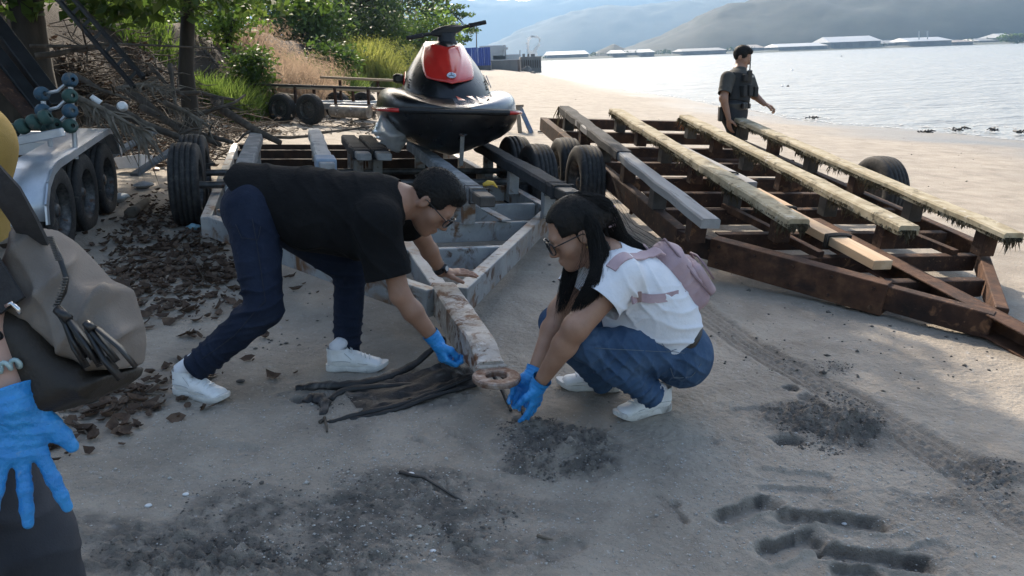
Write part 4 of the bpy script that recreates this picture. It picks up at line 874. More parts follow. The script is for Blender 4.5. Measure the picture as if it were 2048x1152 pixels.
SOCK = pm('white_sock', [(.68, .68, .72), (.78, .78, .8)], 20, .9, bump=.5, bscale=300)
NITRILE = pm('blue_nitrile', [(.018, .20, .56), (.03, .27, .66), (.05, .34, .74)], 14, .36, bump=1.6, bscale=55, sss=.05, spots=[((.22, .34, .46), 30, .68, .76)])
pm('seam_grey', [(.40, .40, .39), (.5, .5, .49)], 20, .8); BLKPL = pm('black_plastic', [(.008, .008, .009), (.014, .014, .015)], 10, .35)
lg = bpy.data.materials.new('lens_glass'); lg.use_nodes = True; b_ = lg.node_tree.nodes['Principled BSDF']; b_.inputs['Roughness'].default_value = .03; b_.inputs['Transmission Weight'].default_value = .9; b_.inputs['IOR'].default_value = 1.15; b_.inputs['Base Color'].default_value = (.8, .82, .85, 1); MATS['lens_glass'] = lg
def J(d): return {k: D(*v) for k, v in d.items()}
def glove(parent, w, fore, prims, cuffr=.036, ln=.06, seed=1):
    d = nrm(A(*fore)-A(*w)); g = infl(prims, .0016)
    a = A(*w)-d*.012; b = A(*w)+d*ln
    g += [C(a, b, cuffr*.95, cuffr*1.12, .012, cap1=True)]
    return organic('glove', g, .003, NITRILE, parent, open_caps=[(b, d, cuffr*1.5)], fl_=[(w, d, .0036, .016, .05), (A(*w)-d*.06, nrm(d+A(.4, .1, .2)), .0022, .015, .06), (A(*w)-d*.05, nrm(A(.8, .1, .5)), .0016, .012, .05), (A(*w)-d*.13, d, .0014, .009, .06)], it=1)

# ================================================================== PERSON BENDING (black shirt)
def hugp(prims, p, gap):
    fd = lambda q_: min(float(pdist(r_, q_[None])[0]) for r_ in prims)
    for _ in range(5):
        d0 = fd(p); g_ = A(*[fd(p+e)-d0 for e in np.eye(3)*.004]); p = p-nrm(g_)*(d0-gap)*.9
    return p
def stitch(parent, prims, pts, gap=.006, r=.0016, mat=None, name='seam', step=3):
    P_ = [A(*p) for p in pts]; P_ = [lerp(P_[i], P_[i+1], t) for i in range(len(P_)-1) for t in np.arange(step)/step]+[P_[-1]]; P_ = [hugp(prims, p, gap) for p in P_]; mb = MB(); mb.tube(P_, r, 5); return mb.build(name, mat, parent, smooth=True)
def hair_fuzz(ob, n, ln, seed=1):
    rg = random.Random(seed); me = ob.data; mb = MB(); off = OFF.get(ob.name, A(0, 0, 0)); nv = len(me.vertices)
    for _ in range(n):
        v = me.vertices[rg.randrange(nv)]; p = A(*v.co)+off; nv_ = A(*v.normal); d = nrm(nv_*.6+A(rg.gauss(0, .5), rg.gauss(0, .5), rg.gauss(.1, .5))); s_ = nrm(np.cross(d, A(rg.gauss(0, 1), rg.gauss(0, 1), rg.gauss(0, 1))))*.0011; L = ln*rg.uniform(.5, 1.2); mb.add([p-s_-nv_*.002, p+s_-nv_*.002, p+d*L], [(0, 1, 2)])
    return tag(mb.build('hair_strands', HAIRB, ob), kind='stuff')
def build_man():
    j = J(dict(pel=(520, 405, 3.42), hipR=(512, 425, 3.31), hipL=(545, 425, 3.53), kneR=(528, 618, 3.20), ankR=(398, 730, 3.25), kneL=(700, 540, 3.60), ankL=(694, 690, 3.66),
               chest=(715, 415, 3.42), neck=(792, 402, 3.42), shR=(765, 445, 3.24), shL=(795, 412, 3.60), elR=(800, 590, 3.27), wrR=(872, 682, 3.36), elL=(845, 478, 3.80), wrL=(884, 545, 3.94), head=(864, 404, 3.45)))
    base = on(-1.0, 3.2); Y_ = A(0, 1, 0); pel, chest, neck = j['pel'], j['chest'], j['neck']
    f = nrm(A(.62, -.18, -.80)); u = nrm(A(.80, -.02, .55))
    hc = j['head']+A(0, 0, .0); H, P, R = head_prims(hc, f, u, 1.12, 1.04)
    body = H+[C(neck-A(.03, 0, .01), hc-R[:, 2]*.03-R[:, 1]*.015, .062, .055, .03), E(pel, chest, Y_, .16, .115, .18, .12, .05), E(chest, neck, Y_, .17, .115, .11, .075, .05),
              C(j['shR'], j['elR'], .052, .043, .04), C(j['elR'], lerp(j['elR'], j['wrR'], .35), .043, .044, .02), C(lerp(j['elR'], j['wrR'], .35), j['wrR'], .044, .027, .02), C(neck, j['shR'], .06, .055, .05), C(neck, j['shL'], .06, .055, .05),
              C(j['shL'], j['elL'], .052, .042, .04), C(j['elL'], lerp(j['elL'], j['wrL'], .35), .042, .043, .02), C(lerp(j['elL'], j['wrL'], .35), j['wrL'], .043, .027, .02),
              C(j['hipR'], j['kneR'], .075, .055, .04), C(j['kneR'], j['ankR'], .052, .038, .03), C(j['hipL'], j['kneL'], .075, .055, .04), C(j['kneL'], j['ankL'], .052, .038, .03)]
    ht = D(955, 553, 3.98); dL = nrm(ht-j['wrL']); hL = hand_prims(j['wrL'], nrm(A(.93, .05, -.02)), A(-.25, .1, -1), A(.2, -1, .1), (.10, .14, .18, .22), (.14, .04, -.06, -.2), 1.0, (.7, .6, .15), .2)
    dR = nrm(D(885, 712, 3.37)-j['wrR']); hR = hand_prims(j['wrR'], dR, A(.85, .5, -.1), A(.3, -1, .2), (.95, 1.0, 1.05, 1.1), (.04, 0, -.03, -.05), 1.08, (.75, .35, .6), .6)
    o = multi('person', [(body, .006, 2), (hL, .003, 1)], SKIN, None, base)
    tag(o, 'person bending in a black shirt and dark jeans, one gloved hand under the trailer tongue', 'person', 'people on the beach')
    # shirt
    ar = nrm(j['elR']-j['shR']); sR = lerp(j['shR'], j['elR'], .74); al = nrm(j['elL']-j['shL']); sL = lerp(j['shL'], j['elL'], .62); ax = nrm(chest-pel)
    hem = D(478, 385, 3.42); low = lambda px, py: D(px, py, 3.40)
    S = [E(hem+A(0, 0, -.015), lerp(pel, chest, .55), Y_, .195, .150, .205, .165, .05, cap0=True), E(lerp(pel, chest, .5)+A(0, 0, -.02), chest+ax*.05, Y_, .205, .165, .205, .155, .05), E(chest, neck-A(.015, 0, .0), Y_, .20, .14, .095, .085, .06),
         E(low(610, 450), low(735, 470), Y_, .16, .10, .17, .115, .08), C(neck-A(.05, 0, 0), j['shR']+A(-.01, -.015, .0), .085, .085, .06), C(neck-A(.05, 0, 0), j['shL'], .085, .082, .06),
         C(j['shR']+A(-.03, -.01, .0), sR+A(-.03, -.0, .01), .098, .102, .05, cap1=True), C(j['shL'], sL, .088, .088, .05, cap1=True),
         C(neck-A(.015, 0, .0), neck+A(.022, 0, .002), .076, .070, .02, cap1=True)]
    hp_, hn_ = D(545, 428, 3.42), nrm(A(.76, 0, .65)); S.append(X(lambda Q: (Q-hp_)@hn_+.018, hp_-1.5, hp_+1.5, .004, True))
    organic('shirt', S, .0068, BLACKT, o, open_caps=[(sR, ar, .16), (sL, al, .15), (hp_, -hn_, .4), (neck+A(.022, 0, 0), A(1, 0, 0), .10)], it=3,
            fl_=[(lerp(pel, chest, .35), A(.8, 0, .6), .012, .12, .28), (j['shR']+A(-.08, -.05, -.1), A(.75, .1, .6), .012, .10, .20), (chest+A(0, 0, .1), A(1, .3, -.2), .006, .09, .2), (sR, A(.4, 0, 1), .006, .07, .12), (low(640, 480), A(.4, 0, .9), .012, .09, .2)])
    # jeans
    aR, aL = nrm(j['ankR']-j['kneR']), nrm(j['ankL']-j['kneL']); eR, eL = j['ankR']+aR*.025, j['ankL']+aL*.045
    Q = [E(pel-ax*.02-A(0,0,.02), pel+ax*.10, Y_, .165, .125, .165, .125, .05), C(j['hipR']-A(.015, 0, -.01), j['kneR'], .115, .079, .06), C(j['kneR'], eR, .078, .062, .02, cap1=True), C(j['hipL'], j['kneL'], .112, .079, .06), C(j['kneL'], eL, .075, .064, .02, cap1=True), B(j['hipR']+A(-.03, .06, .0), np.eye(3), (.115, .13, .12), .06), B(j['hipL']+A(-.03, -.02, .02), np.eye(3), (.115, .12, .12), .06)]
    jn = organic('jeans', Q, .0065, NAVY, o, open_caps=[(eR, aR, .10), (eL, aL, .10)], it=2,
            fl_=[(j['kneR']+A(-.05, 0, .02), A(-.3, 0, 1), .016, .06, .14), (eR-aR*.05, aR, .013, .045, .12), (eL-aL*.06, aL, .013, .045, .14), (j['kneL']+A(-.03, 0, 0), A(0, 0, 1), .012, .06, .14), (j['hipR']+A(.05, 0, -.12), A(.6, 0, .8), .013, .07, .16), (lerp(j['kneR'], j['ankR'], .5), A(-.2, .3, 1), .006, .06, .14)])
    # pocket flap label on the back pocket: a small white tag and lettering-like stitches
    c = D(474, 424, 3.245); mb = MB(); mb.box(c, (.004, .016, .034), axes(A(0, 1, .1), A(.3, 0, 1))); mb.build('pocket_tag', SOCK, jn)
    c = D(480, 441, 3.22); mb = MB()
    for i in range(4): mb.beam(c+A(.006*i, 0, -.004), c+A(.006*i+.003, 0, .005), .0022, .0022)
    mb.build('pocket_lettering', SOCK, jn)
    # socks + shoes
    for hp, tp, ank in (((350, 782), (456, 806), j['ankR']), ((652, 740), (775, 738), j['ankL'])):
        h_, t_ = G(*hp), G(*tp); h_[2] = gnd(h_[0], h_[1])+.002; t_ = h_+nrm(t_-h_)*.285; t_[2] = gnd(t_[0], t_[1])-.004
        shoe(o, h_, t_, ln=.285, mat=SNEAK, solem=SOLEM, name='sneaker')
        f_ = nrm(t_-h_); MB().tube([h_+f_*.055+A(0, 0, .07), h_+f_*.055+A(0, 0, .11), ank+A(0, 0, .03)], [.033, .034, .036], 14).build('sock', SOCK, o, smooth=True)
    hair_fuzz(organic('hair', hair_short(hc, f, u, 1.12, .008), .0045, HAIRB, o, rough=.003, rs=170, it=1), 3200, .009)
    stitch(o, S, [D(505, 372, 3.2), D(560, 395, 3.2)], .004, .0015, BLACKT) if False else None
    SEAMN = pm('denim_thread', [(.012, .013, .018), (.02, .02, .025)], 30, .8); stitch(jn, Q, [D(505, 440, 3.2), D(520, 520, 3.12), D(532, 600, 3.11), D(470, 670, 3.15), D(410, 715, 3.19)], .007, .0014, SEAMN); stitch(jn, Q, [D(478, 450, 3.2), D(490, 478, 3.19), D(515, 482, 3.18), D(522, 452, 3.18)], .007, .0014, SEAMN)
    glasses(P, o, 1.1, BLKPL)
    glove(o, j['wrR'], j['elR'], hR, .034, .045)
    # watch on the bare wrist
    d = nrm(j['elL']-j['wrL']); s, _, uu = axes(d, A(0, -.6, 1)); c = j['wrL']+d*.03; mb = MB()
    ring = lambda t, r: [c+d*t+(s*math.cos(a)*r+uu*math.sin(a)*r*.9) for a in np.linspace(0, 2*math.pi, 20, endpoint=False)]
    mb.loft([ring(-.016, .032), ring(-.014, .0365), ring(.014, .0385), ring(.016, .035)], caps=False); wt = mb.build('wristwatch', BLKPL, o, smooth=40)
    MB().box(c+uu*.040-s*.005, (.036, .04, .012), (s, d, uu)).build('watch_case', BLKPL, wt, bevel=.004)
    mb = MB(); mb.add([c+uu*.0475-s*.005+(s*math.cos(t)*.014+d*math.sin(t)*.014) for t in np.linspace(0, 2*math.pi, 16, endpoint=False)], [tuple(range(16))]); mb.build('watch_face', MATS['seam_grey'], wt)
build_man()

# ================================================================== PERSON CROUCHING (white shirt)
PINK = pm('dusty_pink_nylon', [(.34, .235, .255), (.42, .30, .32), (.48, .36, .375)], 8, .75, bump=.35, bscale=260)
def strands(mb, guides, n, r0, spread, taper=.25, seed=3, segs=9, tip=.5):
    rg = random.Random(seed); g = [A(*p) for p in guides]; k = len(g)
    def at(t):
        x = t*(k-1); i = min(int(x), k-2); u = x-i; p0, p1, p2, p3 = g[max(i-1, 0)], g[i], g[i+1], g[min(i+2, k-1)]
        return .5*((2*p1)+(-p0+p2)*u+(2*p0-5*p1+4*p2-p3)*u*u+(-p0+3*p1-3*p2+p3)*u**3)
    for _ in range(n):
        o = A(rg.gauss(0, 1), rg.gauss(0, 1), rg.gauss(0, 1)); o = o/max(1, np.linalg.norm(o)/1.3); L = rg.uniform(.72, 1.0); w1, w2 = rg.uniform(0, 6), rg.uniform(.5, 1.4)
        pts = []
        for i in range(segs):
            t = i/(segs-1)*L; s = np.interp(t, np.linspace(0, 1, len(spread)), spread); pts.append(at(t)+o*s+A(math.sin(t*5*w2+w1), math.cos(t*4*w2+w1), 0)*.004*t)
        mb.tube(pts, [r0*(1-(1-taper)*i/(segs-1)) for i in range(segs)], 4, caps=False)
def build_woman():
    j = J(dict(pel=(1345, 690, 3.24), hipL=(1345, 712, 3.13), hipR=(1335, 690, 3.36), kneL=(1172, 690, 2.97), ankL=(1305, 790, 3.11), kneR=(1110, 645, 3.22), ankR=(1205, 765, 3.40),
               chest=(1272, 585, 3.12), neck=(1212, 515, 3.06), shL=(1236, 556, 2.94), shR=(1178, 540, 3.21), elL=(1152, 655, 2.87), wrL=(1078, 768, 3.02), elR=(1120, 622, 3.19), wrR=(1066, 748, 3.15), head=(1152, 466, 3.02)))
    base = on(.5, 2.95); pel, chest, neck = j['pel'], j['chest'], j['neck']; sd = nrm(j['shR']-j['shL'])
    f = nrm(A(-.90, -.12, -.43)); u = nrm(A(-.42, .0, .9)); hc = j['head']; H, P, R = head_prims(hc, f, u, 1.09, 1.0)
    body = H+[C(neck, hc-R[:, 2]*.05-R[:, 1]*.01, .055, .047, .03), E(pel, chest, sd, .14, .10, .15, .105, .05), E(chest, neck, sd, .14, .10, .09, .06, .05), C(neck, j['shL'], .055, .055, .05), C(neck, j['shR'], .055, .055, .05),
              C(j['shL'], j['elL'], .062, .052, .04), C(j['elL'], lerp(j['elL'], j['wrL'], .3), .049, .048, .02), C(lerp(j['elL'], j['wrL'], .3), j['wrL'], .047, .026, .02), C(j['shR'], j['elR'], .060, .050, .04), C(j['elR'], lerp(j['elR'], j['wrR'], .3), .047, .046, .02), C(lerp(j['elR'], j['wrR'], .3), j['wrR'], .045, .026, .02),
              C(j['hipL'], j['kneL'], .06, .038, .04), C(j['kneL'], j['ankL'], .038, .034, .03), C(j['hipR'], j['kneR'], .06, .038, .04), C(j['kneR'], j['ankR'], .038, .034, .03)]
    o = multi('person', [(body, .006, 2)], SKIN2, None, base)
    tag(o, 'person crouching in a white shirt and blue jeans, long black hair, digging in the sand', 'person', 'people on the beach')
    ax = nrm(chest-pel); al = nrm(j['elL']-j['shL']); ar = nrm(j['elR']-j['shR']); sL, sR = lerp(j['shL'], j['elL'], .56), lerp(j['shR'], j['elR'], .50); hem = pel+ax*.088
    S = [E(hem, lerp(pel, chest, .7), sd, .207, .165, .197, .155, .05, cap0=True), E(lerp(pel, chest, .6), chest+ax*.04, sd, .195, .155, .185, .145, .05), E(chest, neck-ax*.01, sd, .175, .14, .09, .07, .06), C(neck-ax*.03, j['shL'], .07, .08, .05), C(neck-ax*.03, j['shR'], .07, .078, .05),
         C(j['shL'], sL+A(.018, 0, .01), .088, .094, .05, cap1=True), C(j['shR'], sR, .082, .084, .05, cap1=True), C(neck-ax*.01, neck+ax*.02, .066, .060, .02, cap1=True), B(lerp(pel, chest, .45)+A(-.10, 0, -.02), np.eye(3), (.11, .16, .13), .06)]
    organic('shirt', S, .0065, WHITE, o, open_caps=[(sL+A(.018, 0, .01), al, .15), (sR, ar, .14), (hem, -ax, .42), (neck+ax*.02, ax, .09)], it=3,
            fl_=[(lerp(pel, chest, .35)+A(.05, -.1, 0), A(.25, 0, 1), .013, .055, .20), (j['shL']+A(.05, 0, -.06), A(.9, 0, .5), .014, .06, .15), (sL, A(-.3, .2, 1), .005, .06, .12), (lerp(pel, chest, .9)+A(-.05, -.1, 0), A(-.5, 0, 1), .007, .06, .14)])
    aL, aR = nrm(j['ankL']-j['kneL']), nrm(j['ankR']-j['kneR']); eL, eR = j['ankL']+aL*.02, j['ankR']+aR*.02; top = pel+ax*.10
    Q = [E(pel-ax*.03, top, sd, .176, .140, .172, .136, .04, cap1=True), B(pel+A(.035, -.06, -.045), np.eye(3), (.105, .11, .115), .04), B(pel+A(.035, .08, -.05), np.eye(3), (.105, .11, .115), .04), C(j['hipL'], lerp(j['hipL'], j['kneL'], .5), .098, .096, .03), C(lerp(j['hipL'], j['kneL'], .5), j['kneL'], .096, .070, .03), C(j['kneL'], lerp(j['kneL'], j['ankL'], .45), .068, .068, .008), C(lerp(j['kneL'], j['ankL'], .45), eL, .068, .050, .012, cap1=True),
         C(j['hipR'], j['kneR'], .100, .070, .03), C(j['kneR'], lerp(j['kneR'], j['ankR'], .45), .068, .068, .008), C(lerp(j['kneR'], j['ankR'], .45), eR, .068, .050, .012, cap1=True)]
    kb = lerp(j['kneL'], j['hipL'], .35)
    jn = organic('jeans', Q, .006, DENIM, o, open_caps=[(eL, aL, .09), (eR, aR, .09)], it=2,
            fl_=[(lerp(j['kneL'], j['ankL'], .35)+A(.02, -.03, .03), A(.75, 0, .65), .015, .045, .12), (eL-aL*.05, aL, .014, .04, .12), (j['hipL']+A(-.05, -.06, -.0), A(.95, 0, .3), .016, .06, .15), (kb+A(0, -.05, -.03), A(.8, 0, -.6), .012, .05, .13), (j['hipL']+A(.06, -.08, -.02), A(.5, 0, .9), .012, .05, .10), (j['kneL']+A(.04, -.03, -.03), A(.9, 0, .3), .010, .04, .09), (eR-aR*.05, aR, .008, .04, .1)])
    def beltf(Q_): return np.maximum(np.maximum(pdist(E(pel-ax*.03, top+ax*.03, sd, .186, .150, .180, .144), Q_), np.abs((Q_-(pel+ax*.062))@ax)-.019), -pdist(E(pel-ax*.03, top+ax*.03, sd, .168, .13, .165, .125), Q_))
    organic('belt', [X(beltf, pel-.25, pel+.3)], .005, BLKPL, o, it=1)
    TH = pm('denim_seam', [(.10, .13, .17), (.14, .17, .2)], 30, .8)
    stitch(jn, Q, [D(1385, 690, 3.05), D(1330, 705, 3.02), D(1260, 700, 2.95), D(1195, 697, 2.88)], .007, .0015, TH); stitch(jn, Q, [D(1318, 682, 3.0), D(1335, 702, 3.0), D(1372, 706, 3.02)], .007, .0015, TH)
    stitch(jn, Q, [D(1340, 735, 3.02), D(1350, 762, 3.05), D(1385, 758, 3.08), D(1398, 725, 3.1)], .007, .0015, TH)
    for hp, tp, ank in (((1340, 822), (1222, 846), j['ankL']), ((1240, 785), (1140, 778), j['ankR'])):
        h_, t_ = G(*hp), G(*tp); h_[2] = gnd(h_[0], h_[1])+.004; t_ = h_+nrm(t_-h_)*.285; t_[2] = gnd(t_[0], t_[1])-.002
        shoe(o, h_, t_, ln=.285, mat=SNEAK, solem=SOLEM, name='sneaker', wd=.92)
        f_ = nrm(t_-h_); MB().tube([h_+f_*.055+A(0, 0, .06), h_+f_*.055+A(0, 0, .10), ank+A(0, 0, .02)], [.032, .033, .036], 14).build('sock', SOCK, o, smooth=True)
    # gloves: hands closing on the edge of the buried strap and scooping
    gL = hand_prims(j['wrL'], nrm(D(1064, 838, 3.08)-j['wrL']), A(-.75, .6, -.1), A(-.5, -.8, .1), (.22, .18, .25, .35), (.16, .02, -.10, -.22), 1.0, (.75, .5, .4), .25); glove(o, j['wrL'], j['elL'], gL, .035, .03)
    gR = hand_prims(j['wrR'], nrm(D(1034, 800, 3.14)-j['wrR']), A(-.2, -.9, -.3), A(-.8, -.2, .5), (.5, .5, .5, .5), (.08, .02, -.05, -.10), 1.0, (.75, .5, .4), .4); glove(o, j['wrR'], j['elR'], gR, .035, .03)
    # hair: cap drawn back + long locks
    s_, f_, u_ = R[:, 0], R[:, 1], R[:, 2]; sc = 1.09
    def ex(Q_):
        q = (Q_-hc)@R/sc; x, y, z = q[..., 0], q[..., 1], q[..., 2]
        return np.minimum(np.maximum((.060-.45*np.maximum(0, .07-z)*.0)-y, z-(.085-3.*x*x)), np.maximum(-(y-.012), z-.018))*sc
    r = .2
    cap = [B(P(0, -.014, .040), R, A(.083, .108, .098)*sc, .02), C(P(0, -.07, .03), P(0, -.115, .01), .06, .045, .03), C(P(.06, -.05, -.02), P(.055, -.06, -.10), .026, .024, .03), C(P(-.06, -.05, -.02), P(-.055, -.06, -.10), .026, .024, .03), X(ex, hc-r, hc+r, .006, True)]
    hr = organic('hair', cap, .005, HAIRB, o, rough=.0015, rs=120, it=2)
    mb = MB(); near = -1 if (P(-.1, 0, 0)-CAM)@fw < (P(.1, 0, 0)-CAM)@fw else 1
    strands(mb, [P(near*.05, -.05, .06), P(near*.080, -.058, -.01), D(1196, 528, 2.91), D(1186, 575, 2.86), D(1160, 615, 2.87), D(1150, 650, 2.87)], 900, .0013, (.02, .018, .022, .026, .022, .012), seed=4)
    strands(mb, [P(near*.04, -.05, .07), P(near*.080, -.05, .0), D(1200, 520, 2.93), D(1196, 570, 2.87), D(1190, 600, 2.87)], 600, .0013, (.02, .024, .03, .028, .015), seed=5)
    strands(mb, [P(-near*.04, .0, .06), P(-near*.082, -.01, -.02), D(1140, 545, 3.12), D(1128, 590, 3.10), D(1118, 625, 3.08)], 420, .0013, (.02, .02, .024, .02, .01), seed=6)
    strands(mb, [P(0, -.06, .09), P(0, -.125, .03), D(1240, 480, 3.10), D(1285, 505, 3.14), D(1330, 530, 3.18)], 650, .0013, (.035, .035, .03, .022, .012), seed=7)
    strands(mb, [P(near*.05, -.03, .08), P(near*.085, -.05, .0), D(1185, 540, 2.88), D(1140, 600, 2.88), D(1130, 660, 2.90)], 45, .0007, (.03, .04, .05, .045, .04), seed=14, tip=.2)
    strands(mb, [P(0, -.06, .10), P(0, -.13, .04), D(1245, 470, 3.10), D(1295, 500, 3.14), D(1345, 535, 3.18)], 60, .0007, (.045, .05, .05, .05, .05), seed=15)
    tag(mb.build('hair_locks', HAIRB, hr, smooth=True), kind='stuff'); hair_fuzz(hr, 900, .014, 5)
    # claw clip, earring, glasses
    mb = MB(); c = D(1216, 440, 3.03)
    for sgn in (-1, 1):
        for k in range(5): a = c+A(.012*sgn, 0, .018*(k-2)); mb.tube([a+A(-.012, -.03*sgn, .014), a+A(.012, -.012*sgn, .02), a+A(.02, .006*sgn, .0)], [.004, .005, .003], 6)
    mb.tube([c+A(.0, 0, .05), c+A(.022, 0, .01), c+A(.012, 0, -.05)], [.012, .016, .008], 8); mb.build('hair_clip', PINK, o, smooth=True)
    MB().lathe([(0, -.005), (.005, 0), (0, .005)], 10, P(near*.082, -.004, -.045), (0, 0, 1)).build('earring', pm('gold', [(.6, .42, .15), (.7, .5, .2)], 9, .3, .9), o, smooth=True)
    glasses(P, o, 1.1, BLKPL, .030, .025)
    # ---------------- backpack on the back
    bo = D(1358, 550, 3.19); bx = nrm(chest-pel); bn = nrm(A(.80, .08, .55)-bx*(A(.80, .08, .55)@bx)); bs = np.cross(bx, bn); RB = np.stack([bs, bn, bx], 1)
    bp = thing('backpack', 'small dusty pink backpack worn on the crouching person\'s back', 'backpack', bo)
    def rb(c, half, r): 
        def fn(Q_): q = np.abs((Q_-bo)@RB-A(*c))-A(*half)+r; return np.linalg.norm(np.maximum(q, 0), axis=-1)+np.minimum(q.max(-1), 0)-r
        return X(fn, bo-.3, bo+.3, .02)
    organic('pack_body', [rb((0, -.005, -.01), (.118, .064, .138), .055), B(bo+RB@A(0, .0, .10), RB, (.10, .06, .065), .03)], .006, PINK, bp, fl_=[(bo+RB@A(0, .05, .05), bx, .006, .08, .15), (bo+RB@A(-.1, .0, 0), bx, .005, .06, .12)])
    organic('front_pocket', [rb((0, .064, -.05), (.088, .026, .078), .024)], .006, PINK, bp, fl_=[(bo+RB@A(0, .09, -.04), bs, .004, .06, .1)])
    for (pts, nm) in (([(-.11, .05, -.10), (-.115, .035, .02), (-.09, .03, .13), (0, .03, .175), (.09, .03, .13), (.115, .035, .02)], 'zip'), ([(-.085, .098, -.06), (-.07, .10, .015), (0, .104, .028), (.07, .10, .015), (.085, .098, -.06)], 'pocket_zip')):
        mb = MB(); mb.tube([bo+RB@A(*p) for p in pts], .005, 6); mb.build(nm, pm('zip_tape', [(.24, .16, .175), (.3, .2, .22)], 30, .6), bp, smooth=True)
    mb = MB(); mb.tube([bo+RB@A(-.03, -.05, .165), bo+RB@A(-.02, -.05, .20), bo+RB@A(.02, -.05, .20), bo+RB@A(.03, -.05, .165)], .008, 6, flat=.5); mb.build('grab_loop', PINK, bp, smooth=True)
    def hug(p, gap=.008):
        fd = lambda q: min(float(pdist(r_, q[None])[0]) for r_ in S)
        for _ in range(6):
            d0 = fd(p); g_ = A(*[fd(p+e)-d0 for e in np.eye(3)*.004]); p = p-nrm(g_)*(d0-gap)*.9
        return p
    def strap(pts, wd=.018, nm='strap'):
        mb = MB(); P_ = [A(*p) for p in pts]; P_ = [lerp(P_[i], P_[i+1], t) for i in range(len(P_)-1) for t in (0, .33, .67)]+[P_[-1]]; P_ = [p if i < 2 else hug(p) for i, p in enumerate(P_)]; rings = []
        for i, p in enumerate(P_):
            t = nrm(P_[min(i+1, len(P_)-1)]-P_[max(i-1, 0)]); cen = lerp(pel, neck, .6); n_ = p-cen; n_ = nrm(n_-t*(n_@t)); s2 = np.cross(t, n_)
            rings.append([p+s2*wd+n_*.004, p-s2*wd+n_*.004, p-s2*wd-n_*.004, p+s2*wd-n_*.004])
        mb.loft(rings); return mb.build(nm, PINK, bp, smooth=50)
    strap([D(1325, 505, 3.06), D(1295, 492, 2.99), D(1265, 497, 2.905), D(1240, 515, 2.87), D(1222, 540, 2.862)], .022)
    strap([D(1370, 590, 3.06), D(1330, 594, 2.985), D(1300, 596, 2.935), D(1272, 597, 2.90), D(1255, 596, 2.885)], .017)
    MB().box(hug(D(1280, 597, 2.9), .014), (.034, .044, .006), axes(A(0, 0, 1), A(.1, -1, .2))).build('strap_buckle', pm('brown_buckle', [(.25, .16, .15), (.3, .2, .18)], 20, .4), bp, bevel=.003)
build_woman()

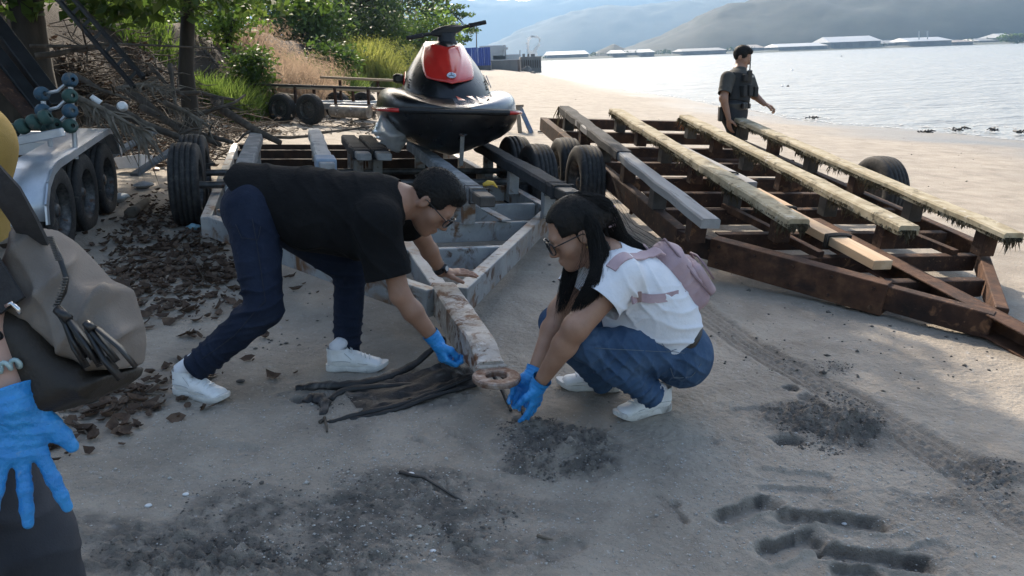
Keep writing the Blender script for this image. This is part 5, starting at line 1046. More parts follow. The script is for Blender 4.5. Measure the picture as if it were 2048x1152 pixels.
# ================================================================== OFFICER walking behind the rusty trailer
def build_officer():
    dp = 9.0
    j = J(dict(pel=(1468, 222, dp), chest=(1474, 165, dp), neck=(1479, 143, dp), shR=(1455, 156, dp-.16), shL=(1497, 158, dp+.13), elR=(1447, 197, dp-.22), wrR=(1457, 236, dp-.2), elL=(1508, 190, dp+.12), wrL=(1529, 208, dp+.02), head=(1484, 115, dp-.01)))
    pel, chest, neck = j['pel'], j['chest'], j['neck']; g = pel.copy(); base = on(g[0], g[1]); sd = nrm(j['shL']-j['shR'])
    f = nrm(A(.80, -.38, -.38)); u = nrm(A(.36, -.1, .9)); hc = j['head']; H, P, R = head_prims(hc, f, u, 1.0)
    hips = [pel+sd*-.09+A(0, 0, -.02), pel+sd*.09+A(0, 0, -.02)]; kn = [on(pel[0]+.06, pel[1]-.10, .50), on(pel[0]+.02, pel[1]+.08, .50)]; an = [on(pel[0]+.10, pel[1]-.11, .10), on(pel[0]-.14, pel[1]+.09, .11)]
    body = H+[C(neck-A(0, 0, .03), hc-R[:, 2]*.05, .058, .05, .03), E(pel, chest, sd, .16, .115, .185, .12, .05), E(chest, neck, sd, .17, .11, .09, .07, .05), C(j['shR'], j['elR'], .055, .045, .04), C(j['elR'], j['wrR'], .046, .029, .03), C(j['shL'], j['elL'], .055, .045, .04), C(j['elL'], j['wrL'], .046, .029, .03)]
    for a, b, c in zip(hips, kn, an): body += [C(a, b, .08, .06, .04), C(b, c, .055, .04, .03)]
    hR = hand_prims(j['wrR'], A(.1, 0, -1), A(.9, .3, .1), A(.6, -.8, 0), (.3, .35, .4, .45), sc=1.02); hL = hand_prims(j['wrL'], nrm(A(.85, -.15, -.3)), A(-.2, .1, -1), A(.1, -1, .2), (.7, .75, .8, .85), sc=1.02, tcurl=.5)
    o = multi('person', [(body, .0075, 2), (hR, .0035, 1), (hL, .0035, 1)], SKIN, None, base)
    tag(o, 'person in a black tactical vest with a radio walking beside the water', 'person', 'people on the beach')
    KH = pm('grey_olive_shirt', [(.040, .038, .033), (.054, .051, .044), (.072, .068, .06)], 8, .9, bump=.4, bscale=200); VEST = pm('black_vest_nylon', [(.010, .011, .012), (.018, .019, .02)], 14, .8, bump=.6, bscale=150); TR = pm('dark_trousers', [(.014, .016, .02), (.022, .024, .03)], 8, .85, bump=.4)
    aR, aL = nrm(j['elR']-j['shR']), nrm(j['elL']-j['shL']); sR, sL = lerp(j['shR'], j['elR'], .78), lerp(j['shL'], j['elL'], .75)
    S = [E(pel+A(0, 0, -.02), chest, sd, .175, .13, .20, .14, .05), E(chest, neck, sd, .19, .125, .085, .075, .06), C(j['shR'], sR, .08, .074, .05, cap1=True), C(j['shL'], sL, .078, .074, .05, cap1=True), C(neck-A(0, 0, .02), neck+A(.005, 0, .03), .068, .066, .02, cap1=True)]
    organic('shirt', S, .0085, KH, o, open_caps=[(sR, aR, .12), (sL, aL, .12)], fl_=[(lerp(pel, chest, .3), A(.2, 0, 1), .010, .08, .2), (sR, aR, .006, .06, .12)])
    V = [E(lerp(pel, chest, .34), chest+A(0, 0, .06), sd, .195, .155, .205, .16, .04, cap0=True, cap1=True), C(neck+sd*-.10+A(-.02, 0, -.10), neck+sd*-.09+A(-.01, 0, -.005), .03, .028, .03), C(neck+sd*.10+A(-.02, 0, -.10), neck+sd*.09+A(-.01, 0, -.005), .03, .028, .03)]
    vs = organic('vest', V, .0085, VEST, o, fl_=[(chest, A(0, 0, 1), .006, .05, .2)])
    fo = nrm(np.cross(sd, A(0, 0, 1))); fo = fo if fo[0] > 0 else -fo
    for (a, z, w_, h_, d__) in ((.0, -.09, .09, .13, .06), (-.12, -.10, .08, .13, .06), (.12, -.10, .08, .12, .06), (-.10, .05, .07, .08, .04)):
        c = chest+fo*.165+sd*a+A(0, 0, z); MB().box(c, (w_, d__, h_), (sd, fo, A(0, 0, 1))).build('pouch', VEST, vs, bevel=.012, seg=2)
    c = chest+fo*.17+sd*.04+A(0, 0, .07); MB().box(c, (.10, .012, .022), (sd, fo, A(0, 0, 1))).build('name_patch', pm('patch', [(.3, .3, .3), (.42, .42, .4)], 60, .8), vs)
    c = D(1499, 152, dp-.16); rd = MB().box(c, (.055, .035, .13)).build('radio', BLKPL, vs, bevel=.006); MB().tube([c+A(0, 0, .06), c+A(.002, 0, .16), c+A(.004, 0, .235)], [.008, .006, .004], 7).build('antenna', BLKPL, rd, smooth=True)
    Q = [E(pel-A(0, 0, .05), pel+A(0, 0, .06), sd, .17, .13, .172, .132, .05)]
    for a, b, c in zip(hips, kn, an): Q += [C(a, b, .105, .08, .05), C(b, c, .08, .065, .03)]
    organic('trousers', Q, .0085, TR, o, fl_=[(kn[0], A(0, 0, 1), .008, .06, .14), (kn[1], A(0, 0, 1), .008, .06, .14)])
    bl = E(pel+A(0, 0, .035), pel+A(0, 0, .085), sd, .182, .142, .182, .142, .01, True, True); organic('belt', [bl], .007, BLKPL, o, it=1)
    MB().box(pel+sd*-.20+A(-.04, 0, -.03), (.05, .09, .17)).build('holster', BLKPL, o, bevel=.012, seg=2)
    for a in (.10, .16, .05): MB().box(pel+fo*.15+sd*(a-.1)+A(0, 0, .06), (.045, .04, .06), (sd, fo, A(0, 0, 1))).build('belt_pouch', BLKPL, o, bevel=.006)
    for c in an:
        h_ = A(c[0]-.07, c[1], gz(c[0], c[1])); organic('boot', [E(h_+A(.05, 0, .05), h_+A(.24, 0, .035), A(0, 1, 0), .042, .045, .045, .032, .03), C(h_+A(.06, 0, .06), h_+A(.065, 0, .2), .05, .055, .03)], .009, BLKPL, o)
    hair_fuzz(organic('hair', hair_short(hc, f, u, 1.0, .009), .006, HAIRB, o, rough=.003, rs=140, it=1), 800, .016)
build_officer()

# ================================================================== PERSON AT THE LEFT EDGE (mustard top, gloved hand)
MUST = pm('mustard_knit', [(.22, .145, .028), (.27, .18, .038), (.31, .21, .048)], 8, .9, bump=.4, bscale=350)
CHAR = pm('charcoal_trousers', [(.020, .022, .030), (.030, .033, .042), (.042, .045, .055)], 6, .9, bump=.35, bscale=300)
def build_side():
    W = D(14, 788, 1.02); EL = D(-125, 455, 1.03); SH = D(-85, 205, 1.10)
    hip = A(-.99, 1.17, 1.0); x = hip[0]; y = hip[1]; base = on(x, y); gz_ = base[2]; fwd = nrm(A(1, .25, 0)); sd = A(-.25, 1, 0); sd = nrm(sd)
    xt = -.905; neck = A(xt-.09, y+.02, 1.50); chest = A(xt-.03, y+.0, 1.31); pel = A(x-.03, y, 1.02); SH2 = neck+sd*.18+A(0, 0, -.07); EL2 = SH2+A(-.05, .06, -.30); W2 = EL2+A(-.10, .03, -.23); hc = neck+A(.03, 0, .16)
    SH = neck-sd*.17+A(-.02, 0, -.08); H, P, R = head_prims(hc, nrm(A(.75, .6, -.35)), (0, 0, 1), 1.0)
    kn = [A(x+.01, y-.10, gz_+.50), A(x+.03, y+.11, gz_+.5)]; an = [A(x-.02, y-.11, gz_+.10), A(x+.03, y+.12, gz_+.10)]; hips = [pel+sd*-.09+A(0, 0, -.06), pel+sd*.09+A(0, 0, -.06)]
    body = H+[C(neck, hc-A(0, 0, .05), .052, .047, .03), E(pel, chest, sd, .15, .105, .165, .11, .05), E(chest, neck, sd, .15, .10, .09, .06, .05), C(SH, EL, .048, .040, .04), C(EL, lerp(EL, W, .3), .040, .040, .02), C(lerp(EL, W, .3), W, .040, .0255, .02), C(SH2, EL2, .048, .04, .04), C(EL2, W2, .04, .026, .02)]
    for a, b, c in zip(hips, kn, an): body += [C(a, b, .07, .055, .04), C(b, c, .05, .036, .03)]
    h2 = hand_prims(W2, A(.1, 0, -1), A(.2, -1, 0), A(1, 0, 0))
    o = multi('person', [(body, .007, 2), (h2, .0035, 1)], pm('skin_light', [(.42, .25, .19), (.48, .30, .235), (.53, .345, .28)], 9, .5, bump=.12, bscale=260, sss=.12, spec=.4), None, base)
    tag(o, 'person at the left edge in a mustard top and dark trousers with a blue glove', 'person', 'people on the beach')
    sl_ = lerp(EL, W, .02); ar = nrm(W-EL)
    hemz = 1.175; S = [E(A(xt-.02, y-.02, hemz), chest, sd, .178, .135, .19, .145, .05, cap0=True), E(chest, neck, sd, .175, .13, .085, .07, .06), B(A(xt+.045, y, 1.325), np.eye(3), (.098, .14, .085), .03), C(SH, EL, .07, .06, .05), C(EL, sl_, .06, .056, .03, cap1=True), C(SH2, lerp(SH2, EL2, .95), .075, .066, .05, cap1=True)]
    organic('top', S, .0065, MUST, o, open_caps=[(sl_, ar, .1), (A(xt-.02, y-.02, hemz), A(0, 0, -1), .28)], it=3, fl_=[(A(x+.08, y-.08, 1.22), A(.2, 0, 1), .008, .06, .12), (EL, A(0, 0, 1), .006, .05, .1)])
    Q = [E(A(x-.015, y, .98), A(xt-.02, y-.02, 1.205), sd, .168, .128, .158, .120, .05, cap1=True)]
    for a, b, c in zip(hips, kn, an): Q += [C(a, b, .105, .092, .06), C(b, c+A(0, 0, -.03), .092, .10, .04, cap1=True)]
    organic('trousers', Q, .0065, CHAR, o, open_caps=[(an[0]+A(0, 0, -.03), A(0, 0, -1), .14), (an[1]+A(0, 0, -.03), A(0, 0, -1), .14)], it=3, fl_=[(hips[0]+A(.05, -.05, -.05), A(.8, 0, .5), .008, .06, .15), (kn[0]+A(.05, 0, .1), A(.5, 0, .8), .006, .09, .2), (kn[1]+A(.05, 0, .1), A(.4, 0, .8), .006, .09, .2)])
    for c in an: shoe(o, A(c[0]-.06, c[1], gz_+.004), A(c[0]+.2, c[1]+.04, gz_), ln=.26, mat=BLKPL, solem=BLKPL)
    dH = nrm(D(34, 1000, 1.035)-W); hp = hand_prims(W, dH, nrm(ray(80, 900)), A(1, 0, 0), (.06, .05, .08, .1), (.30, .0, -.26, -.5), 1.0, (.80, .60, -.05), .06, .92, .72)
    gl = glove(o, W, EL, hp, .034, .004)
    # coiled hair tie on the wrist
    d = nrm(EL-W); s1, _, u1 = axes(d); c = W+d*.030; pts = [c+(s1*math.cos(t)+u1*math.sin(t))*(.034+.0045*math.cos(t*17))+d*.0055*math.sin(t*17) for t in np.linspace(0, 2*math.pi, 171)[:-1]]
    mb = MB(); mb.tube(pts, .0032, 6, closed=True); mb.build('coil_bracelet', pm('pale_teal_plastic', [(.30, .42, .42), (.4, .52, .52)], 20, .25), o, smooth=True)
    organic('hair', hair_short(hc, nrm(A(.75, .6, -.35)), (0, 0, 1), 1.0, .016)+[C(hc+A(-.08, -.05, 0), hc+A(-.1, -.06, -.22), .05, .03, .04)], .007, HAIRB, o, rough=.002, rs=120)
    # ---------------- shoulder bag
    TAUPE = pm('taupe_suede', [(.125, .108, .094), (.165, .143, .125), (.21, .185, .162)], 7, .9, bump=.35, bscale=300); DK = pm('dark_brown_leather', [(.012, .009, .006), (.020, .015, .010), (.03, .023, .016)], 7, .6, bump=.4, bscale=200)
    bdep = 1.085
    def poly(px): return np.array([[(a-1024)/FPX*bdep, (576-b)/FPX*bdep] for a, b in px])
    def polyd(Pg):
        def fn(Q_):
            q = Q_-CAM; X2 = q@rt; Y2 = q@up; d = np.full(X2.shape, 9.); ins = np.zeros(X2.shape, bool); n = len(Pg)
            for i in range(n):
                a, b = Pg[i], Pg[(i+1) % n]; e = b-a; t = np.clip(((X2-a[0])*e[0]+(Y2-a[1])*e[1])/(e@e), 0, 1); d = np.minimum(d, np.hypot(X2-a[0]-t*e[0], Y2-a[1]-t*e[1]))
                cr = (a[1] > Y2) != (b[1] > Y2); ins ^= cr & (X2 < (b[0]-a[0])*(Y2-a[1])/(b[1]-a[1]+1e-12)+a[0])
            return np.where(ins, -d, d)
        return fn
    def slab(px, d0, d1, r):
        pd = polyd(poly(px)); m, hlf = (d0+d1)/2, (d1-d0)/2
        def fn(Q_):
            a = pd(Q_)+r; b = np.abs((Q_-CAM)@fw-m)-hlf+r; return np.sqrt(np.maximum(a, 0)**2+np.maximum(b, 0)**2)+np.minimum(np.maximum(a, b), 0)-r
        c = D(120, 640, m); return X(fn, c-.26, c+.26, .012)
    bag = thing('shoulder_bag', 'taupe suede shoulder bag with dark leather base hanging at the left edge', 'bag', D(120, 640, 1.10))
    organic('bag_body', [slab([(46, 462), (66, 452), (105, 476), (150, 520), (182, 556), (228, 578), (247, 640), (256, 690), (250, 738), (200, 742), (120, 690), (40, 632), (28, 560)], 1.03, 1.17, .035)], .0045, TAUPE, bag, it=3,
            fl_=[(D(150, 575, 1.03), A(.92, .1, .30), .016, .075, .10), (D(215, 640, 1.03), A(.80, 0, -.5), .014, .055, .09), (D(85, 540, 1.03), A(.55, 0, -.75), .014, .06, .07)])
    organic('leather_base', [slab([(-12, 640), (45, 616), (95, 634), (150, 700), (205, 746), (246, 742), (238, 765), (205, 788), (160, 806), (120, 822), (96, 812), (60, 742), (10, 690)], 1.015, 1.175, .03)], .0045, DK, bag, it=2, fl_=[(D(120, 740, 1.02), A(.8, 0, .5), .007, .09, .12)])
    mb = MB(); mb.tube([D(100, 474, 1.028), D(118, 510, 1.018), D(133, 556, 1.012), D(128, 585, 1.012), D(112, 612, 1.015)], .0036, 6, flat=.6); zp = mb.build('zip', BLKPL, bag, smooth=True)
    mb = MB()
    for i in range(26): t = i/25; p = lerp(D(100, 474, 1.024), D(131, 556, 1.008), t) if t < .6 else lerp(D(131, 556, 1.008), D(112, 612, 1.011), (t-.6)/.4); mb.box(p, (.007, .003, .0016))
    tag(mb.build('zip_teeth', RIM, zp), kind='stuff')
    for (a, b, c) in (((112, 618), (138, 640), (186, 718)), ((172, 645), (186, 660), (250, 738))):
        mb = MB()
        for k in range(5):
            o1 = A(random.uniform(-.006, .006), random.uniform(-.004, .002), random.uniform(-.006, .006)); e = D(*c, .998)+o1*2.2; m_ = D(*b, .998)+o1; mb.tube([D(*a, .998), m_, lerp(m_, e, .5)+o1*.6, e], [.004, .0055, .006, .0055], 5, flat=.3)
        mb.tube([D(*a, .996), D(*b, .996)], [.006, .007], 8, jit=.15); mb.build('zip_pull', BLKPL, bag, smooth=True)
    def flat_strap(pts, wd):
        P_ = [A(*p) for p in pts]; rings = []
        for i, p in enumerate(P_):
            t = nrm(P_[min(i+1, len(P_)-1)]-P_[max(i-1, 0)]); s2 = nrm(np.cross(t, fw)); n_ = np.cross(s2, t); rings.append([p+s2*wd+n_*.003, p-s2*wd+n_*.003, p-s2*wd-n_*.003, p+s2*wd-n_*.003])
        m2 = MB(); m2.loft(rings); return m2.build('shoulder_strap', STRAP, bag, smooth=50)
    flat_strap([D(72, 486, 1.06), D(48, 440, 1.03), D(14, 385, 1.0), D(-40, 330, .98), D(-140, 240, .97), D(-260, 110, 1.0)], .018)
    flat_strap([D(24, 612, 1.018), D(-10, 560, 1.02), D(-60, 480, 1.0), D(-140, 380, .98), D(-280, 110, 1.0)], .020)
    organic('strap_patch', [slab([(-20, 620), (20, 596), (78, 668), (42, 702), (-10, 668)], 1.004, 1.02, .006)], .004, BLKPL, bag)
    mb = MB(); mb.tube([D(12, 612, 1.0), D(24, 606, .998), D(36, 618, .998), D(40, 628, 1.0)], .003, 7); mb.build('metal_ring', pm('steel_ring', [(.6, .6, .6), (.7, .7, .7)], 9, .2, 1), bag, smooth=True)
build_side()

# ================================================================== VEGETATION
LEAF_A = pm('broad_leaf_green', [(.045, .085, .014), (.07, .125, .022), (.12, .18, .035)], .9, .5, trans=.55, spots=[((.16, .19, .03), 1.6, .58, .72)])
LEAF_B = pm('dark_leaf_green', [(.022, .045, .012), (.038, .07, .018), (.06, .10, .025)], .6, .5, trans=.38)
LEAF_C = pm('bright_leaf_green', [(.10, .17, .022), (.15, .24, .035), (.21, .29, .05)], .8, .5, trans=.6)
GRASS_Y = pm('yellow_green_grass', [(.20, .235, .04), (.29, .31, .065), (.40, .38, .11)], .7, .7, trans=.6)
GRASS_G = pm('green_grass', [(.09, .15, .024), (.14, .21, .04), (.20, .26, .06)], .8, .7, trans=.6)
GRASS_P = pm('pinkish_dry_grass', [(.26, .185, .12), (.36, .265, .185), (.44, .335, .24)], .9, .85, trans=.55)
BARK = pm('grey_bark', [(.016, .013, .010), (.03, .025, .019), (.055, .045, .035)], 7, .95, bump=1, bscale=25, stretch=(1, 1, .25))
DEADWOOD = pm('dead_branch', [(.04, .031, .023), (.08, .063, .048), (.16, .13, .10)], 9, .95, bump=.9, bscale=40, stretch=(1, 1, .4))
DRYLEAF = pm('brown_dry_leaf', [(.045, .028, .018), (.085, .052, .034), (.16, .105, .07)], 11, .9, trans=.1, spots=[((.22, .17, .125), 7, .60, .70), ((.025, .018, .014), 9, .6, .7)])
DRYFROND = pm('dry_palm_frond', [(.085, .07, .052), (.15, .125, .096), (.25, .215, .17)], 8, .9, trans=.15)
def leaf_cloud(clumps, per, size, spread, aspect=.55, up_bias=.35, seed=1, squash=.6):
    rg = np.random.default_rng(seed); P_ = []
    for (c, r) in clumps:
        n = int(per*(r/spread)**2) if r else per; d = rg.normal(size=(n, 3)); d /= np.linalg.norm(d, axis=1, keepdims=True); rad = r*rg.random((n, 1))**.45; q = d*rad; q[:, 2] *= squash; P_.append(A(*c)+q)
    P_ = np.concatenate(P_); n = len(P_); N_ = rg.normal(size=(n, 3)); N_[:, 2] += up_bias*3; N_ /= np.linalg.norm(N_, axis=1, keepdims=True)
    T = np.cross(N_, rg.normal(size=(n, 3))); T /= np.linalg.norm(T, axis=1, keepdims=True); S = np.cross(N_, T); L = size*rg.uniform(.55, 1.25, (n, 1)); W = L*aspect*rg.uniform(.8, 1.1, (n, 1)); bend = N_*L*rg.uniform(-.28, -.05, (n, 1))
    V = np.stack([P_-T*L*.5, P_+S*W*.5+bend*-.15, P_+T*L*.5+bend, P_-S*W*.5+bend*-.15], 1).reshape(-1, 3); F_ = np.arange(n*4).reshape(n, 4); return V, F_
def crown_clumps(c, rad, n, r0, seed, hollow=.45):
    rg = random.Random(seed); out = []
    while len(out) < n:
        p = A(rg.uniform(-1, 1), rg.uniform(-1, 1), rg.uniform(-1, 1)); m = np.linalg.norm(p)
        if m > 1 or m < hollow*rg.random(): continue
        out.append((A(*c)+p*A(*rad), r0*rg.uniform(.6, 1.3)))
    return out
def tree(name, label, base, top, r0, clumps, per, size, mat, group=None, seed=1, limbs=10, spread=.5, squash=.6, extra_trunk=None, cat='tree'):
    base, top = A(*base), A(*top); t = thing(name, label, cat, base, group); rg = random.Random(seed)
    mb = MB(); n = 9; path = [lerp(base-A(0, 0, .25), top, i/(n-1))+A(rg.gauss(0, r0*.35), rg.gauss(0, r0*.35), 0)*(1 if 0 < i < n-1 else 0) for i in range(n)]
    mb.tube(path, [r0*(1.35 if i == 0 else 1.0)*(1-.62*i/(n-1)) for i in range(n)], 10, jit=.10)
    if extra_trunk: mb.tube([A(*p) for p in extra_trunk[0]], extra_trunk[1], 9, jit=.1)
    tr = mb.build('trunk', BARK, t, smooth=True)
    cs = sorted(clumps, key=lambda q_: rg.random())[:limbs]
    for (c, r) in cs:
        st = lerp(base, top, rg.uniform(.55, 1)); mid = lerp(st, c, .5)+A(rg.gauss(0, .15), rg.gauss(0, .15), .2); m2 = MB(); rr_ = max(.02, r0*.35); m2.tube([st, mid, c], [rr_, rr_*.65, rr_*.25], 7, jit=.08); m2.build('limb', BARK, t, smooth=True)
    V, F_ = leaf_cloud(clumps, per, size, spread, seed=seed, squash=squash); link('crown', fastmesh('crown', V-base, F_), mat, t)
    return t
G_T = 'trees on the bank'
# tree whose thin trunk stands in view and whose crown shades the foreground
b2 = D(362, 140, 10.3); b2 = on(b2[0], b2[1])
cl = crown_clumps((-2.6, 11.4, 6.0), (2.6, 3.4, 1.2), 95, .9, 2)+crown_clumps((-4.6, 13.0, 6.2), (2.2, 2.6, 1.2), 50, .9, 3)+crown_clumps((-1.7, 8.4, 5.8), (2.0, 2.0, 1.1), 50, .8, 4)
cl += [(D(400, -25, 9.2), .5), (D(470, -22, 10), .5), (D(300, -30, 8.5), .5), (D(540, -18, 11), .45), (D(430, 5, 10.5), .32), (D(345, -8, 9.5), .3), (D(500, 8, 11.5), .35), (D(575, 0, 12.5), .4), (D(385, 15, 9.8), .28), (D(640, -6, 13), .4)]
tree('broadleaf_tree', 'tree with a slim dark trunk standing on the bank above the debris heap', b2, (b2[0]+.35, b2[1]+.1, 5.4), .115, cl, 88, .19, LEAF_A, G_T, 5, 22)
b1 = on(-6.1, 9.6); cl = crown_clumps((-5.4, 9.4, 6.2), (2.4, 3.4, 1.4), 95, .9, 7)+[(D(60, -40, 9), .5), (D(170, -25, 8.6), .5), (D(220, -10, 9.4), .35), (D(310, -5, 10.5), .4), (D(260, 18, 9.0), .28), (D(205, 10, 8.8), .3), (D(120, -5, 9), .4), (D(290, 30, 9.2), .25), (D(230, 40, 9.0), .22), (D(20, 10, 8.8), .35), (D(165, 25, 8.7), .25)]
tree('broadleaf_tree', 'tree with a thick double trunk at the left above the black steel beams', b1, (b1[0]-.0, b1[1]-.1, 5.4), .27, cl, 88, .19, LEAF_A, G_T, 8, 18, extra_trunk=([b1+A(.42, .1, -.3), b1+A(.45, .1, .8), b1+A(.6, .0, 2.2), b1+A(.9, -.4, 4.6)], [.26, .2, .17, .1]))
b0 = on(-8.0, 6.0); cl = crown_clumps((-5.6, 6.4, 6.0), (3.0, 2.8, 1.3), 90, .95, 9)
tree('broadleaf_tree', 'tree outside the left edge whose crown shades the sand', b0, (b0[0]+.5, b0[1], 5.2), .22, cl, 88, .19, LEAF_A, G_T, 11, 14)
# hanging sprays of leaves at the top edge belong to the slim tree: a low branch
# background trees and shrubs along the bank
def bgtree(px, py, dep, rx, rz, label, mat, n=40, per=60, size=.28, seed=1, name='bank_tree', squash=.75, r0=.6, limbs=6):
    c = D(px, py, dep); g = on(c[0], c[1]); w_ = rx*dep/FPX; h_ = rz*dep/FPX
    return tree(name, label, g, (c[0], c[1], max(c[2]-h_*.2, g[2]+.6)), .05+.008*w_*10, crown_clumps(c, (w_, w_*.9, h_), n, r0, seed, .6), per, size, mat, G_T, seed, limbs, r0, squash)
bgtree(560, -20, 36, 120, 60, 'dark dense tree at the top, behind the pinkish grass', LEAF_B, 70, 60, .30, 21, r0=1.1)
bgtree(680, 10, 40, 120, 60, 'dark rounded tree overhanging the bank, behind the yellow grass', LEAF_B, 70, 60, .32, 22, r0=1.2)
bgtree(770, -15, 50, 110, 60, 'tall dark tree at the top, left of the layered tree', LEAF_B, 70, 60, .36, 23, r0=1.5)
bgtree(610, 45, 34, 90, 45, 'mid green tree behind the pinkish grass', LEAF_A, 60, 60, .28, 36, r0=1.0)
bgtree(745, 55, 44, 70, 35, 'mid green tree above the yellow grass', LEAF_A, 50, 60, .32, 37, r0=1.1)
bgtree(845, 62, 56, 62, 48, 'bright green rounded tree just left of the jet ski handlebars', LEAF_C, 60, 60, .34, 24, r0=1.2)
bgtree(450, 30, 19, 70, 50, 'leafy bright green sapling on the bank crest at the upper left', LEAF_C, 40, 55, .16, 25, r0=.55)
bgtree(235, 45, 15.5, 75, 45, 'sunlit green shrub between the two dark trunks', LEAF_C, 40, 55, .16, 26, 'bank_shrub', r0=.5)
bgtree(45, 20, 14.5, 60, 55, 'green shrub at the far upper left corner', LEAF_C, 30, 55, .16, 27, 'bank_shrub', r0=.5)
bgtree(655, 120, 25, 55, 28, 'low green shrub beside the pinkish grass', LEAF_A, 34, 60, .18, 28, 'bank_shrub', r0=.5)
bgtree(505, 140, 16.5, 42, 38, 'creeping green shrub covering the slope of the bank', LEAF_A, 34, 60, .12, 29, 'bank_shrub', r0=.35)
bgtree(330, 30, 21, 90, 60, 'green shrub behind the slim trunk', LEAF_C, 40, 60, .2, 30, 'bank_shrub', r0=.6)
bgtree(120, 50, 19, 110, 60, 'dark shrub behind the thick double trunk', LEAF_B, 40, 60, .22, 31, 'bank_shrub', r0=.7)
bgtree(790, 110, 40, 22, 22, 'small dark sapling in front of the yellow grass', LEAF_B, 14, 50, .22, 38, 'bank_shrub', r0=.5)
# layered tree: flat tiers of leaves round a straight stem
c = D(893, 30, 66); g = on(c[0], c[1]); cl = []
for k, (px, py, rx) in enumerate(((890, 0, 26), (905, 12, 34), (880, 22, 34), (925, 28, 26), (900, 40, 30), (915, 52, 40), (935, 62, 28), (880, 70, 30), (930, 78, 28), (900, 90, 25))):
    p = D(px, py, 66+random.uniform(-1, 1)); cl += [(p+A(random.uniform(-1, 1)*rx*66/FPX*.6, random.uniform(-1, 1), random.uniform(-.12, .12)), .75) for _ in range(5)]
tree('layered_tree', 'tree with flat tiered branches against the hazy hills, behind the handlebars', g, D(893, -5, 66), .16, cl, 60, .34, LEAF_A, G_T, 33, 12, 1.0, .28)
def grass_mass(name, label, px, py, dep, rx, rz, n, ln, mat, seed, cat='grass', plume=0, width=.012):
    rg = np.random.default_rng(seed); c = D(px, py, dep); V = []; F_ = []; w_ = rx*dep/FPX; base = on(c[0], c[1]); b = 0
    for i in range(n):
        x, y = c[0]+w_*rg.uniform(-1, 1), c[1]+w_*1.3*rg.uniform(-1, 1); z = gz(x, y)-.03; L = ln*rg.uniform(.55, 1.15)*(1-.5*((x-c[0])/w_)**2); a = rg.uniform(0, 6.28); lean = rg.uniform(.1, .55); s = A(math.cos(a+1.57), math.sin(a+1.57), 0)*width*rg.uniform(.6, 1.4)*(1+dep*.02); dr = A(math.cos(a)*lean, math.sin(a)*lean, 1)
        p0 = A(x, y, z); p1 = p0+dr*L*.55; p2 = p0+dr*L*.95+A(dr[0], dr[1], -.3)*L*.35
        V += [p0-s, p0+s, p1+s*.8, p1-s*.8, p2]; F_ += [(b, b+1, b+2, b+3), (b+3, b+2, b+4)]; b += 5
        for k in range(plume):
            q = p2+A(*rg.normal(0, .05, 3))*L*.5+A(0, 0, -.05*k*L); e = q+A(*rg.normal(0, .07, 3)); V += [q, q+A(width*1.2, 0, width), e]; F_ += [(b, b+1, b+2)]; b += 3
    o = link(name, fastmesh(name, np.array(V)-base, F_), mat); o.location = base; return tag(o, label, kind='stuff')
grass_mass('dry_grass', 'tall pinkish dry grass with feathery plumes on the bank', 565, 105, 18.5, 90, 60, 4200, 1.5, GRASS_P, 41, plume=4, width=.007)
grass_mass('dry_grass', 'pinkish feathery grass farther up the bank', 515, 55, 22, 65, 40, 2400, 1.6, GRASS_P, 42, plume=4, width=.008)
grass_mass('green_grass', 'fresh green grass at the bank crest', 450, 95, 15.5, 60, 40, 3200, 1.0, GRASS_G, 43, width=.009)
grass_mass('green_grass', 'green grass between dry plumes and yellow grass', 650, 130, 25, 70, 40, 3200, 1.3, GRASS_G, 46)
grass_mass('yellow_grass', 'bright yellow green grass behind the small trailer', 735, 140, 35, 62, 40, 4200, 2.3, GRASS_Y, 44, plume=2, width=.014)
grass_mass('yellow_grass', 'yellow green grass near the far end of the beach', 790, 130, 50, 40, 30, 2400, 2.3, GRASS_Y, 45, plume=2, width=.018)
grass_mass('green_grass', 'sunlit grass behind the dark trunks', 210, 70, 14.5, 110, 30, 2400, .8, GRASS_G, 47)
# exposed roots on the eroded bank
for i, pts in enumerate(([(405, 85), (425, 115), (450, 140), (470, 165)], [(500, 105), (508, 130), (512, 150)], [(395, 150), (430, 175), (455, 200), (500, 225)], [(520, 120), (540, 150), (560, 175)], [(370, 120), (350, 150), (330, 165)], [(375, 130), (400, 150), (415, 190)])):
    P_ = [GG(*q) for q in pts]; P_ = [on(p[0], p[1], .05) for p in P_]; mb = MB(); mb.tube(P_, [.05, .04, .035, .025][:len(P_)], 7, jit=.2)
    tag(mb.build('exposed_root', DEADWOOD, wb=P_[0], smooth=True), ['pale root under the bank crest, left of the pinkish grass', 'short upright root stump on the bank slope', 'long root running down the eroded bank above the small trailer', 'root below the pinkish grass', 'root curling left from the slim trunk', 'root running down right of the slim trunk'][i], 'root', 'roots of the bank')

